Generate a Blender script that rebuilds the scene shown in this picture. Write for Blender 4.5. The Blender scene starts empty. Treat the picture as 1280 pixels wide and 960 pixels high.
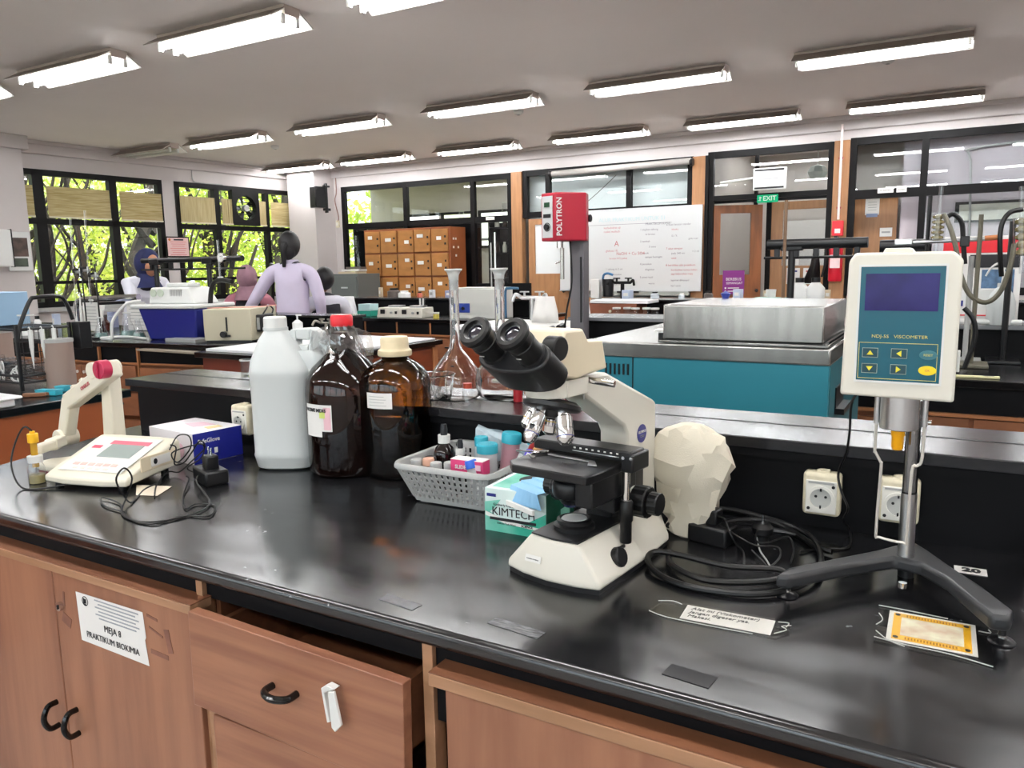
import bpy, math, random
from mathutils import Matrix, Vector, noise
random.seed(7)
S = bpy.context.scene
COL = S.collection
PI = math.pi

# ---------------- camera, world, sun, exposure ----------------
cd = bpy.data.cameras.new('camera'); cam = bpy.data.objects.new('camera', cd); COL.objects.link(cam)
cd.sensor_width = 36; cd.lens = 27.17; cd.clip_start = 0.02; cd.clip_end = 200
cam.matrix_world = Matrix([[0.86767, -0.060821, 0.493407, 0.0], [0.496874, 0.138646, -0.856676, 0.0], [-0.016305, 0.988473, 0.150519, 1.35], [0.0, 0.0, 0.0, 1.0]])
S.camera = cam
S.view_settings.view_transform = 'Standard'; S.view_settings.look = 'None'
S.view_settings.gamma = 1; S.view_settings.use_curve_mapping = False
S.view_settings.exposure = 0.86
TUBE = 38.0          # radiance of the fluorescent tubes
w = bpy.data.worlds.new('world'); S.world = w; w.use_nodes = True
nt = w.node_tree; nt.nodes.clear()
wo = nt.nodes.new('ShaderNodeOutputWorld'); bg = nt.nodes.new('ShaderNodeBackground')
sky = nt.nodes.new('ShaderNodeTexSky'); sky.sky_type = 'NISHITA'; sky.sun_disc = False
sky.sun_elevation = math.radians(52); sky.sun_rotation = math.radians(60); sky.air_density = 1.4; sky.dust_density = 3.0
mx = nt.nodes.new('ShaderNodeMixRGB'); mx.inputs[0].default_value = 0.75; mx.inputs[2].default_value = (0.9, 0.95, 1, 1)
ml = nt.nodes.new('ShaderNodeVectorMath'); ml.operation = 'SCALE'; ml.inputs['Scale'].default_value = 0.25
nt.links.new(sky.outputs[0], ml.inputs[0]); nt.links.new(ml.outputs[0], mx.inputs[1])
nt.links.new(mx.outputs[0], bg.inputs[0]); bg.inputs[1].default_value = 2.2
nt.links.new(bg.outputs[0], wo.inputs[0])
sd = bpy.data.lights.new('sun', 'SUN'); sd.energy = 6; sd.angle = 0.01; sd.color = (1, 0.96, 0.86)
sun = bpy.data.objects.new('sun', sd); COL.objects.link(sun)
sun.rotation_euler = Vector((-0.42, 0.30, -0.85)).to_track_quat('-Z', 'Y').to_euler()

# ---------------- mesh helpers ----------------
def rz(a): return Matrix.Rotation(a, 4, 'Z')
def T(x, y, z): return Matrix.Translation((x, y, z))
class G:
    def __init__(s, M=None): s.v = []; s.f = []; s.M = M
    def add(s, vs, fs):
        o = len(s.v)
        for p in vs:
            p = Vector(p); s.v.append(s.M @ p if s.M else p)
        for f in fs: s.f.append([o + i for i in f])
        return s
    def box(s, cx, cy, cz, sx, sy, sz, r=0):
        c, n = math.cos(r), math.sin(r); vs = []
        for k in (-.5, .5):
            for a, b in ((-.5, -.5), (.5, -.5), (.5, .5), (-.5, .5)):
                x, y = a * sx, b * sy; vs.append((cx + x * c - y * n, cy + x * n + y * c, cz + k * sz))
        return s.add(vs, [(3, 2, 1, 0), (4, 5, 6, 7), (0, 1, 5, 4), (1, 2, 6, 5), (2, 3, 7, 6), (3, 0, 4, 7)])
    def bb(s, x0, x1, y0, y1, z0, z1): return s.box((x0 + x1) / 2, (y0 + y1) / 2, (z0 + z1) / 2, abs(x1 - x0), abs(y1 - y0), abs(z1 - z0))
    def prism(s, poly, z0, z1, ax='z'):
        m = {'z': lambda p, h: (p[0], p[1], h), 'x': lambda p, h: (h, p[0], p[1]), 'y': lambda p, h: (p[0], h, p[1])}[ax]
        n = len(poly); a = [m(p, z0) for p in poly] + [m(p, z1) for p in poly]
        return s.add(a, [tuple(range(n))[::-1], tuple(range(n, 2 * n))] + [(i, (i + 1) % n, n + (i + 1) % n, n + i) for i in range(n)])
    def loft(s, rings, cap=True, closed=True):
        n = len(rings[0]); vs = [p for r in rings for p in r]; fs = []
        for k in range(len(rings) - 1):
            for i in range(n if closed else n - 1):
                j = (i + 1) % n; fs.append((k * n + i, k * n + j, (k + 1) * n + j, (k + 1) * n + i))
        if cap: fs += [tuple(range(n))[::-1], tuple(range((len(rings) - 1) * n, len(rings) * n))]
        return s.add(vs, fs)
    def cyl(s, p0, p1, r0, r1=None, n=16):
        r1 = r0 if r1 is None else r1; p0, p1 = Vector(p0), Vector(p1); d = (p1 - p0).normalized()
        u = d.orthogonal().normalized(); v = d.cross(u)
        R = lambda p, r: [p + (u * math.cos(2 * PI * i / n) + v * math.sin(2 * PI * i / n)) * r for i in range(n)]
        return s.loft([R(p0, r0), R(p1, r1)])
    def lathe(s, prof, c=(0, 0, 0), n=24, axis=None):
        Q = Matrix.Translation(c)
        if axis is not None: Q = Q @ Vector((0, 0, 1)).rotation_difference(Vector(axis).normalized()).to_matrix().to_4x4()
        vs = []; fs = []
        for r, z in prof:
            for i in range(n): a = 2 * PI * i / n; vs.append(Q @ Vector((max(r, 1e-5) * math.cos(a), max(r, 1e-5) * math.sin(a), z)))
        m = len(prof)
        for k in range(m - 1):
            for i in range(n): j = (i + 1) % n; fs.append((k * n + i, k * n + j, (k + 1) * n + j, (k + 1) * n + i))
        if prof[0] != prof[-1]:
            fs += [tuple(range(n))[::-1], tuple(range((m - 1) * n, m * n))]
        return s.add(vs, fs)
    def tube(s, pts, r, n=8, sub=6, closed=False):
        P = spline(pts, sub, closed) if sub > 1 else [Vector(p) for p in pts]
        m = len(P); d = [(P[min(i + 1, m - 1)] - P[max(i - 1, 0)]).normalized() for i in range(m)]
        u = d[0].orthogonal().normalized(); rings = []
        for i in range(m):
            u = (u - d[i] * u.dot(d[i])).normalized(); v = d[i].cross(u)
            rr = r if not callable(r) else r(i / (m - 1))
            rings.append([P[i] + (u * math.cos(2 * PI * k / n) + v * math.sin(2 * PI * k / n)) * rr for k in range(n)])
        return s.loft(rings)
    def ball(s, c, rx, ry=None, rz_=None, n=14, m=9):
        ry = ry or rx; rz_ = rz_ or rx; vs = []; fs = []
        for k in range(m + 1):
            t = PI * k / m
            for i in range(n):
                a = 2 * PI * i / n; q = max(math.sin(t), 1e-3); vs.append((c[0] + rx * q * math.cos(a), c[1] + ry * q * math.sin(a), c[2] - rz_ * math.cos(t)))
        for k in range(m):
            for i in range(n): j = (i + 1) % n; fs.append((k * n + i, k * n + j, (k + 1) * n + j, (k + 1) * n + i))
        return s.add(vs, fs)
    def quad(s, a, b, c, d): return s.add([a, b, c, d], [(0, 1, 2, 3)])
def spline(pts, sub=6, closed=False):
    P = [Vector(p) for p in pts]; n = len(P); out = []
    for i in range(n if closed else n - 1):
        if closed: a, b, c, d = P[i - 1], P[i], P[(i + 1) % n], P[(i + 2) % n]
        else: a, b, c, d = P[max(i - 1, 0)], P[i], P[i + 1], P[min(i + 2, n - 1)]
        for k in range(sub):
            t = k / sub; out.append(0.5 * ((2 * b) + (c - a) * t + (2 * a - 5 * b + 4 * c - d) * t * t + (3 * b - a - 3 * c + d) * t ** 3))
    out.append(P[0] if closed else P[-1]); return out
def obj(name, g, m, parent=None, bevel=0, smooth=True, seg=2, ang=35, label=None, kind=None, sub=0, loc=None, rot=None):
    me = bpy.data.meshes.new(name); me.from_pydata([tuple(p) for p in g.v], [], g.f); me.update()
    if m is not None: me.materials.append(m)
    if smooth:
        for p in me.polygons: p.use_smooth = True
        me.set_sharp_from_angle(angle=math.radians(ang))
    o = bpy.data.objects.new(name, me); COL.objects.link(o); o.parent = parent
    if loc: o.location = loc
    if rot: o.rotation_euler = rot
    if bevel:
        b = o.modifiers.new('bevel', 'BEVEL'); b.width = bevel; b.segments = seg; b.limit_method = 'ANGLE'; b.angle_limit = math.radians(30); b.harden_normals = False
    if sub:
        q = o.modifiers.new('sub', 'SUBSURF'); q.levels = sub; q.render_levels = sub
    if label: o['label'] = label
    if kind: o['kind'] = kind
    return o
ORD = ['first', 'second', 'third', 'fourth', 'fifth', 'sixth', 'seventh', 'eighth', 'ninth', 'tenth', 'eleventh', 'twelfth', 'thirteenth', 'fourteenth', 'fifteenth', 'sixteenth']
def tag(o, label, cat, group=None, kind=None):
    o['label'] = label; o['category'] = cat
    if group: o['group'] = group
    if kind: o['kind'] = kind
    return o
def thing(name, label, cat, loc=(0, 0, 0), r=0, group=None):
    o = bpy.data.objects.new(name, None); COL.objects.link(o); o.location = loc; o.rotation_euler = (0, 0, r); o.empty_display_size = .05
    return tag(o, label, cat, group)
def struct(name, g, m, bevel=0, parent=None, smooth=False):
    o = obj(name, g, m, parent, bevel, smooth)
    if parent is None: o['kind'] = 'structure'
    return o
def sroot(name):
    o = bpy.data.objects.new(name, None); COL.objects.link(o); o['kind'] = 'structure'; return o
def dup(root, loc, r=None, label=None, group=None):
    c0 = root.copy(); COL.objects.link(c0); c0.location = loc
    if r is not None: c0.rotation_euler = (0, 0, r)
    if label: c0['label'] = label
    if group: c0['group'] = group
    def rec(a, b):
        for ch in list(a.children):
            c = ch.copy(); COL.objects.link(c); c.parent = b; rec(ch, c)
    rec(root, c0); return c0
def text(s, size, m, parent, loc, rot=(0, 0, 0), align='CENTER', name='lettering', ex=0.0002, sx=1, bold=0, shear=0):
    c = bpy.data.curves.new(name, 'FONT'); c.body = s; c.size = size; c.extrude = ex; c.align_x = align; c.align_y = 'CENTER'
    c.resolution_u = 2; c.offset = bold; c.shear = shear
    c.materials.append(m); o = bpy.data.objects.new(name, c); COL.objects.link(o); o.parent = parent
    o.location = loc; o.rotation_euler = rot; o.scale = (sx, 1, 1); return o
FRONT = (PI / 2, 0, 0)       # text standing up and read from -Y
FLAT = (0, 0, 0)

# ---------------- materials ----------------
MAT = {}
def srgb(c):
    if isinstance(c, str): c = tuple(int(c[i:i + 2], 16) / 255 for i in (0, 2, 4))
    return tuple(x / 12.92 if x <= .04045 else ((x + .055) / 1.055) ** 2.4 for x in c) + (1,)
def mat(name, c, rough=.5, metal=0, spec=.5, trans=0, ior=1.45, alpha=1, coat=0, emis=None, es=0, nz=0, nscale=8, bump=0, bscale=60, stretch=(1, 1, 1), c2=None, sss=0, rvar=0):
    m = bpy.data.materials.new(name); m.use_nodes = True; n = m.node_tree.nodes; b = n['Principled BSDF']; L = m.node_tree.links
    b.inputs['Base Color'].default_value = srgb(c); b.inputs['Roughness'].default_value = rough; b.inputs['Metallic'].default_value = metal
    b.inputs['Specular IOR Level'].default_value = spec; b.inputs['Transmission Weight'].default_value = trans; b.inputs['IOR'].default_value = ior
    b.inputs['Alpha'].default_value = alpha; b.inputs['Coat Weight'].default_value = coat
    if sss: b.inputs['Subsurface Weight'].default_value = sss; b.inputs['Subsurface Radius'].default_value = (.02, .02, .02)
    if emis: b.inputs['Emission Color'].default_value = srgb(emis); b.inputs['Emission Strength'].default_value = es
    if nz or bump or rvar:
        tc = n.new('ShaderNodeTexCoord'); mp = n.new('ShaderNodeMapping'); mp.inputs['Scale'].default_value = stretch; L.new(tc.outputs['Object'], mp.inputs[0])
    if nz:
        t = n.new('ShaderNodeTexNoise'); t.inputs['Scale'].default_value = nscale; t.inputs['Detail'].default_value = 5; L.new(mp.outputs[0], t.inputs['Vector'])
        r = n.new('ShaderNodeValToRGB'); a = srgb(c); q = srgb(c2) if c2 else tuple(x * (1 - nz) for x in a[:3]) + (1,)
        r.color_ramp.elements[0].position = .35; r.color_ramp.elements[1].position = .65
        r.color_ramp.elements[0].color = q; r.color_ramp.elements[1].color = a
        L.new(t.outputs['Fac'], r.inputs[0]); L.new(r.outputs[0], b.inputs['Base Color'])
    if rvar:
        t = n.new('ShaderNodeTexNoise'); t.inputs['Scale'].default_value = nscale; t.inputs['Detail'].default_value = 6; L.new(mp.outputs[0], t.inputs['Vector'])
        r = n.new('ShaderNodeMapRange'); r.inputs[3].default_value = max(rough - rvar, .02); r.inputs[4].default_value = rough + rvar
        L.new(t.outputs['Fac'], r.inputs[0]); L.new(r.outputs[0], b.inputs['Roughness'])
    if bump:
        t = n.new('ShaderNodeTexNoise'); t.inputs['Scale'].default_value = bscale; t.inputs['Detail'].default_value = 4; L.new(mp.outputs[0], t.inputs['Vector'])
        q = n.new('ShaderNodeBump'); q.inputs['Strength'].default_value = bump; q.inputs['Distance'].default_value = .002
        L.new(t.outputs['Fac'], q.inputs['Height']); L.new(q.outputs[0], b.inputs['Normal'])
    MAT[name] = m; return m
def thin_glass(name, tint=(1, 1, 1), f=.08):
    m = bpy.data.materials.new(name); m.use_nodes = True; n = m.node_tree.nodes; L = m.node_tree.links; n.clear()
    o = n.new('ShaderNodeOutputMaterial'); t = n.new('ShaderNodeBsdfTransparent'); t.inputs[0].default_value = tint + (1,)
    g = n.new('ShaderNodeBsdfGlossy'); g.inputs['Roughness'].default_value = .01; x = n.new('ShaderNodeMixShader')
    fr = n.new('ShaderNodeLayerWeight'); fr.inputs[0].default_value = .5; pw = n.new('ShaderNodeMath'); pw.operation = 'POWER'; pw.inputs[1].default_value = 4
    ad = n.new('ShaderNodeMath'); ad.operation = 'MULTIPLY_ADD'; ad.inputs[1].default_value = .9 if f > -.01 else .35; ad.inputs[2].default_value = .04 + f
    L.new(fr.outputs['Facing'], pw.inputs[0]); L.new(pw.outputs[0], ad.inputs[0]); L.new(ad.outputs[0], x.inputs[0]); L.new(t.outputs[0], x.inputs[1]); L.new(g.outputs[0], x.inputs[2]); L.new(x.outputs[0], o.inputs[0])
    return m
def emit(name, c, s):
    m = bpy.data.materials.new(name); m.use_nodes = True; n = m.node_tree.nodes; n.clear()
    o = n.new('ShaderNodeOutputMaterial'); e = n.new('ShaderNodeEmission'); e.inputs[0].default_value = srgb(c); e.inputs[1].default_value = s
    m.node_tree.links.new(e.outputs[0], o.inputs[0]); return m
wall_m = mat('wall paint', 'c4bdbb', .7, nz=.05, nscale=1.5)
ceil_m = mat('ceiling paint', 'f0eae6', .8, nz=.04, nscale=.8)
black_frame = mat('black frame', '0e0c0d', .5, spec=.2)
post_wood = mat('varnished post wood', 'a97a52', .4, nz=.2, nscale=5, stretch=(6, 6, .5))
tape_m = thin_glass('clear tape', (.98, .98, .97), -.02)
far_wood = mat('locker plywood', 'a8662f', .45, nz=.3, nscale=4, stretch=(3, 3, 1.2))
red_wood = mat('red brown laminate', '7c3c22', .4, nz=.25, nscale=6, stretch=(1, 1, 6))
lam = mat('cabinet laminate', '996a50', .42, nz=1, nscale=3.2, stretch=(7, 7, .7), c2='835742', bump=.08, bscale=90)
lam_h = mat('drawer laminate', '9b6b51', .42, nz=1, nscale=3.6, stretch=(.7, 7, 11), c2='825540', bump=.08, bscale=90)
rail_w = mat('rail wood', 'a57c5e', .4, nz=1, nscale=4, stretch=(1, 8, 8), c2='8e6a4d')
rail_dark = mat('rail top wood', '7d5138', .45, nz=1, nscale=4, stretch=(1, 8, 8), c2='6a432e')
stain_w = mat('tape residue', '805444', .4, nz=.2, nscale=60)
black_top = mat('black enamel counter', '0b0b0d', .2)
black_pl = mat('black plastic', '141416', .35)
black_sat = mat('black satin panel', '060609', .55, spec=.2)
rubber = mat('rubber cable', '0b0b0c', .4)
white_pl = mat('white plastic', 'd4d5d2', .35)
cream = mat('cream enamel', 'd6d2c6', .35)
cream_y = mat('aged cream enamel', 'dccfb4', .35)
meter_w = mat('meter shell', 'd8d2c0', .35)
ivory = mat('socket ivory', 'd8cfb4', .4, nz=.15, nscale=40)
socket_w = mat('socket white', 'dcdad2', .4)
grey_pl = mat('grey plastic', 'a3a4a2', .45)
chrome = mat('chrome', 'e0e0e0', .12, 1)
steel = mat('brushed steel', 'b8b8b6', .3, 1, nz=.1, nscale=14, rvar=.1, stretch=(1, 6, 6))
alu = mat('dull aluminium', 'c4c5c6', .28, 1)
glass = mat('clear glass', 'ffffff', 0, trans=1, ior=1.47)
clearpl = thin_glass('clear film', (.95, .96, .97), .05)
pane = thin_glass('window pane', (.95, .97, .97), .0)
lens_m = mat('eyepiece lens', '1a1626', .03, spec=1, coat=1)
red = mat('red paint', 'a81e33', .35)
red_cap = mat('red cap', 'd0202c', .35)
paper = mat('white paper', 'dedcd8', .7)
ink = mat('black ink', '1c1c20', .6)
redink = mat('red ink', 'c65a5a', .6)
blueink = mat('pale blue ink', 'a9c4c8', .6)
navy = mat('navy print', '232a78', .5)
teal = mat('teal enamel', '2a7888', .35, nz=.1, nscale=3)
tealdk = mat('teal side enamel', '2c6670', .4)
# ---------------- room shell ----------------
CZ = 2.97; FY = 9.8
g = G().bb(-10.6, 3.8, -3.2, 9.8, -.1, 0); struct('floor', g, mat('floor tile', 'b3aea8', .35, nz=.1, nscale=3))
g = G().bb(-10.6, 3.8, -3.2, 12.9, CZ, CZ + .15); struct('ceiling', g, ceil_m)
g = G().bb(3.6, 3.8, -3.2, 12.9, 0, CZ); struct('wall_right', g, wall_m)
g = G().bb(-10.6, 3.8, -3.4, -3.2, 0, .95).bb(-10.6, 3.8, -3.4, -3.2, 2.6, CZ).bb(-10.6, -9, -3.4, -3.2, .9, 2.65).bb(3, 3.8, -3.4, -3.2, .9, 2.65).bb(-3.3, -2.7, -3.4, -3.2, .9, 2.65); struct('wall_back', g, wall_m)
for i, (a, b) in enumerate(((-9, -3.3), (-2.7, 3))):  # unseen windows, added to brighten the room and give the counter reflections
    r = sroot('window_%d' % (11 + i)); obj('pane', G().bb(a, b, -3.31, -3.305, .95, 2.6), pane, r, smooth=False)
    g = G().bb(a, b, -3.34, -3.27, .95, 1.02).bb(a, b, -3.34, -3.27, 2.53, 2.6)
    for k in range(5): x = a + .03 + (b - a - .06) * k / 4; g.bb(x - .04, x + .04, -3.34, -3.27, .95, 2.6)
    obj('window_frame', g, black_frame, r, smooth=False)
struct('ground_back', G().bb(-20, 20, -30, -3.4, -.5, -.4), mat('paved yard', 'b4b0a4', .9))
# far wall: piers, band above the frames, low wall under the glazing
g = G().bb(-9.75, -8.77, FY, FY + .12, 0, CZ).bb(-8.77, 3.6, FY, FY + .12, 2.66, CZ).bb(-8.77, -5.58, FY, FY + .12, 0, .95).bb(-4.62, -2.97, FY, FY + .12, 0, .9).bb(-.40, 3.6, FY, FY + .12, 0, .95)
struct('wall_far', g, wall_m)
g = G().bb(-9.75, 3.6, FY - .05, FY, CZ - .16, CZ).bb(-9.75, 3.6, FY - .08, FY, CZ - .05, CZ); struct('trim_1', g, wall_m, .01)
# corner column with its capital
g = G().bb(-9.52, -8.94, 9.35, FY, 0, CZ - .001); struct('wall_column', g, wall_m)
# black frames of the far glazing (front face near FY)
def bars(name, xs, zs, x0, x1, z0, z1, w=.07, y=FY - .03, d=.07):
    g = G()
    for x in xs: g.bb(x - w / 2, x + w / 2, y, y + d, z0, z1)
    for z, h in zs: g.bb(x0, x1, y + .005, y + d - .005, z - h / 2, z + h / 2)
    return g
def glazing(n, xs, zs, x0, x1, z0, z1, panes):
    r = sroot('window_%d' % n)
    obj('window_frame', bars('', xs, zs, x0, x1, z0, z1), black_frame, r, smooth=False)
    for a in panes: obj('pane', G().bb(a[0], a[1], FY, FY + .006, a[2], a[3]), pane, r, smooth=False)
    return r
glazing(3, (-8.73, -7.48, -6.25, -5.62), ((2.62, .08), (2.03, .09)), -8.77, -5.58, .95, 2.66,
        [(-8.7, -7.5, 2.07, 2.58), (-7.45, -6.28, 2.07, 2.58), (-6.22, -5.65, 2.07, 2.58), (-8.7, -7.5, .98, 1.99), (-6.22, -5.65, .98, 1.99)])
glazing(4, (-5.37, -5.01, -3.82, -3.0), ((2.63, .08), (2.06, .08)), -5.41, -2.97, 2.02, 2.67,
        [(-5.34, -5.04, 2.1, 2.59), (-4.98, -3.85, 2.1, 2.59), (-3.79, -3.03, 2.1, 2.59)])
glazing(5, (-2.74, -1.35), ((2.66, .08), (2.14, .06)), -2.78, -1.32, 0, 2.7, [(-2.7, -1.38, 2.17, 2.62)])
glazing(6, (-1.12, -.40, .9, 2.2, 3.4), ((2.68, .08), (2.09, .1), (1.0, .08)), -1.155, 3.6, .95, 2.72,
        [(-1.08, -.44, 2.14, 2.64), (-.37, .87, 2.14, 2.64), (.93, 2.17, 2.14, 2.64), (-.37, .87, 1.04, 2.04), (.93, 2.17, 1.04, 2.04)])
g = G()
for i, (a, b, z0, z1) in enumerate(((-5.575, -5.407, 0, 2.66), (-2.965, -2.79, 0, 2.66), (-1.32, -1.155, 0, 2.7))):
    struct('trim_%d' % (i + 2), G().bb(a, b, FY - .06, FY + .06, z0, z1), post_wood, .004)
struct('trim_5', G().bb(-2.80, -2.76, FY - .07, FY + .02, 0, 2.66), black_frame)
# rooms seen through the far glazing
lab_back = mat('back room wall', 'bdb6b0', .8)
g = G().bb(-10.6, 3.8, 12.7, 12.8, 0, CZ).bb(-10.6, 3.8, FY, 12.8, -.1, 0).bb(-5.55, -5.45, FY + .12, 12.7, 0, CZ).bb(-2.97, -2.87, FY + .12, 12.7, 0, CZ).bb(-1.28, -1.2, FY + .12, 12.7, 0, CZ)
struct('wall_back_rooms', g, lab_back)
g = G().bb(-5.4, -3.0, FY + .17, FY + .2, 0, 2.9); struct('wall_frosted_partition', g, mat('frosted white board', 'e2e6e6', .4))
struct('wall_added_dark_sheet', G().bb(-8.72, -6.25, 9.97, 10.0, 0, 2.0), black_sat)  # black sheet added so the store room looks dark through the lower panes
# bright strip windows of the store room
for i, (a, b) in enumerate(((-9.6, -8.9), (-8.75, -8.1), (-7.9, -7.0), (-6.9, -6.15))):
    r = sroot('window_%d' % (7 + i)); obj('pane', G().bb(a, b, 12.66, 12.69, 1.75, 2.35), emit('daylit store window %d' % i, ('ffffff', 'e6efc0', 'f2f6e4', 'dfe89a')[i], 1.5), r, smooth=False)
    obj('window_frame', G().bb(a - .05, a, 12.62, 12.7, 1.7, 2.4).bb(a, b + .05, 12.62, 12.7, 2.35, 2.4).bb(a - .05, b, 12.62, 12.7, 1.7, 1.75), black_frame, r, smooth=False)
t = thing('storage_box', 'black case on the store room sill seen through the far left transom', 'box', (-8.25, 11.2, 1.82)); obj('body', G().box(0, 0, .1, .5, .3, .2), black_pl, t, .01); obj('handle', G().tube([(-.08, -.16, .12), (0, -.19, .14), (.08, -.16, .12)], .01), grey_pl, t)
tag(obj('shelf_board', G().bb(-8.7, -6.1, 11.0, 11.4, 1.79, 1.82), grey_pl), 'grey shelf board high in the store room behind the far left panes', 'shelf')
for i, (x, r0, h) in enumerate(((-7.35, .05, .45), (-7.1, .04, .3), (-6.75, .07, .36), (-6.5, .06, .55))):
    o = obj('glass_cylinder', G().lathe([(r0, 0), (r0, .02), (r0 * .8, .03), (r0 * .8, h), (r0 * .9, h + .01)], (x, 11.15, 1.82), 12), clearpl)
    tag(o, 'glass cylinder ' + ('with wide foot and medium height', 'shortest of the row', 'squat and broad beside the tall one', 'tallest, at the right end')[i] + ' on the store room shelf', 'glassware', 'glassware on the store room shelf')
# dark shelf unit seen in the third bay
t = thing('glassware_cabinet', 'dark open shelf unit of glassware behind the right pane of the locker bay', 'cabinet', (-5.93, 10.2, 0))
obj('carcass', G().bb(-.32, .32, .3, .34, 0, 2.02).bb(-.32, -.29, 0, .34, 0, 2.02).bb(.29, .32, 0, .34, 0, 2.02), black_frame, t, smooth=False)
for k in range(5): obj('shelf', G().bb(-.29, .29, 0, .3, .4 + .38 * k, .42 + .38 * k), black_frame, t, smooth=False)
jm = mat('brown jar', '3a2a22', .2); jr = mat('jar label', 'b9b4a8', .6)
for k in range(14):
    x = -6.18 + .13 * (k % 4) + random.random() * .03; z = .8 + .38 * (k // 4)
    o = obj('reagent_jar', G().lathe([(.035, 0), (.037, .1), (.02, .13), (.022, .16), (0, .16)], (x, 10.33, z), 10), jm if k % 3 else jr)
    tag(o, 'small reagent jar, %s from the left on the %s shelf of the dark glassware unit' % (ORD[k % 4], ('lowest', 'second', 'third', 'top')[k // 4]), 'jar', 'reagent jars in the dark shelf unit')
# ---------------- window wall (turned 4.3 degrees) ----------------
WA = math.radians(4.28)
WM = T(-9.64, 9.8, 0) @ Matrix.Rotation(PI / 2 - WA + PI, 4, 'Z')    # local +x runs from the far corner towards the camera, local +y into the garden
WM = Matrix(((-math.sin(WA), -math.cos(WA), 0, -9.64), (-math.cos(WA), math.sin(WA), 0, 9.8), (0, 0, 1, 0), (0, 0, 0, 1)))
# window spans in u (0 = far corner)
W1 = (2.551, 6.2); W2 = (.02, 2.355)
g = G(WM).bb(-.2, 13.2, 0, .2, 2.62, CZ).bb(-.2, 13.2, 0, .2, 0, .95).bb(W2[1], W1[0], 0, .2, .9, 2.7).bb(W1[1], 13.2, 0, .2, .9, 2.7).bb(-.2, .0, 0, .2, .9, 2.7)
struct('wall_left', g, wall_m)
struct('trim_6', G(WM).bb(-.2, 13.2, -.05, 0, CZ - .16, CZ).bb(-.2, 13.2, -.08, 0, CZ - .05, CZ), wall_m, .01)
struct('wall_pier', G().bb(-9.99, -9.72, 3.6, 5.33, 0, CZ - .001), wall_m)
struct('trim_7', G().bb(-9.99, -9.66, 3.6, 5.39, CZ - .16, CZ), wall_m, .01)
def wwin(n, u0, u1, mull):
    r = sroot('window_%d' % n); g = G(WM); w = .06
    for u, ww in mull: g.bb(u - ww / 2, u + ww / 2, -.02, .07, .95, 2.62)
    g.bb(u0, u0 + .07, -.02, .07, .95, 2.62).bb(u1 - .07, u1, -.02, .07, .95, 2.62).bb(u0, u1, -.02, .07, 2.56, 2.63).bb(u0, u1, -.02, .07, 1.965, 2.035).bb(u0, u1, -.02, .07, .93, 1.0).bb(u0, u1, -.015, .06, 1.22, 1.26)
    obj('window_frame', g, black_frame, r, smooth=False)
    es = [u0] + [u for u, _ in mull] + [u1]
    for a, b in zip(es, es[1:]):
        for z0, z1 in ((1.0, 1.965), (2.035, 2.56)): obj('pane', G(WM).bb(a + .03, b - .03, .03, .036, z0, z1), pane, r, smooth=False)
    obj('window_sill', G(WM).bb(u0, u1, -.1, .05, .88, .93), grey_pl, r, smooth=False)
    return es
e1 = wwin(1, W1[0], W1[1], ((3.261, .1), (4.205, .13), (5.5, .08)))
e2 = wwin(2, W2[0], W2[1], ((0.755, .07), (1.675, .09)))
# woven blinds, lowered half way on the upper panes
def blind_mat(name, base, alt, vert):
    m = mat(name, base, .8, nz=1, nscale=4, stretch=(30, 30, 1) if vert else (1, 1, 26), c2=alt)
    n = m.node_tree.nodes; L = m.node_tree.links; b = n['Principled BSDF']; out = n['Material Output']
    tr = n.new('ShaderNodeBsdfTranslucent'); mx_ = n.new('ShaderNodeMixShader'); mx_.inputs[0].default_value = .22
    L.new(b.inputs['Base Color'].links[0].from_socket, tr.inputs[0]); L.new(b.outputs[0], mx_.inputs[1]); L.new(tr.outputs[0], mx_.inputs[2]); L.new(mx_.outputs[0], out.inputs[0]); return m
bm1 = blind_mat('woven blind', 'c0ae86', '9c8858', False); bm2 = blind_mat('ribbed blind', 'c4b48e', 'ab986e', True)
fan_u = (0.957, 1.412)
spans = [(e1[0] + .04, e1[1] - .07, bm1, 'beside the pier between the windows'), (e1[1] + .07, e1[2] - .08, bm1, 'in the widest bay of the left window'), (e1[2] + .08, e1[3] - .05, bm1, 'in the bay at the wall pier'),
         (e2[2] + .06, e2[3] - .05, bm2, 'left bay of the fan window'), (fan_u[1] + .02, e2[2] - .06, bm2, 'narrow strip left of the extractor fan'), (e2[1] + .05, fan_u[0] - .02, bm2, 'narrow strip right of the extractor fan'), (e2[0] + .07, e2[1] - .05, bm1, 'nearest the room corner')]
for a, b, m, l in spans:
    t = thing('window_blind', 'beige woven blind half lowered, ' + l, 'blind', (0, 0, 0), 0, 'blinds on the upper window panes')
    g = G(WM); n = 14; vs = []
    for i in range(n + 1):
        u = a + (b - a) * i / n
        for z in (2.06, 2.43): vs.append((u, -.045 + .006 * math.sin(i * 2.3), z))
    fs = [(2 * i, 2 * i + 2, 2 * i + 3, 2 * i + 1) for i in range(n)]
    g.add(vs, fs); obj('cloth', g, m, t); obj('bottom_rail', G(WM).bb(a, b, -.055, -.035, 2.045, 2.065), ivory, t, smooth=False)
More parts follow.
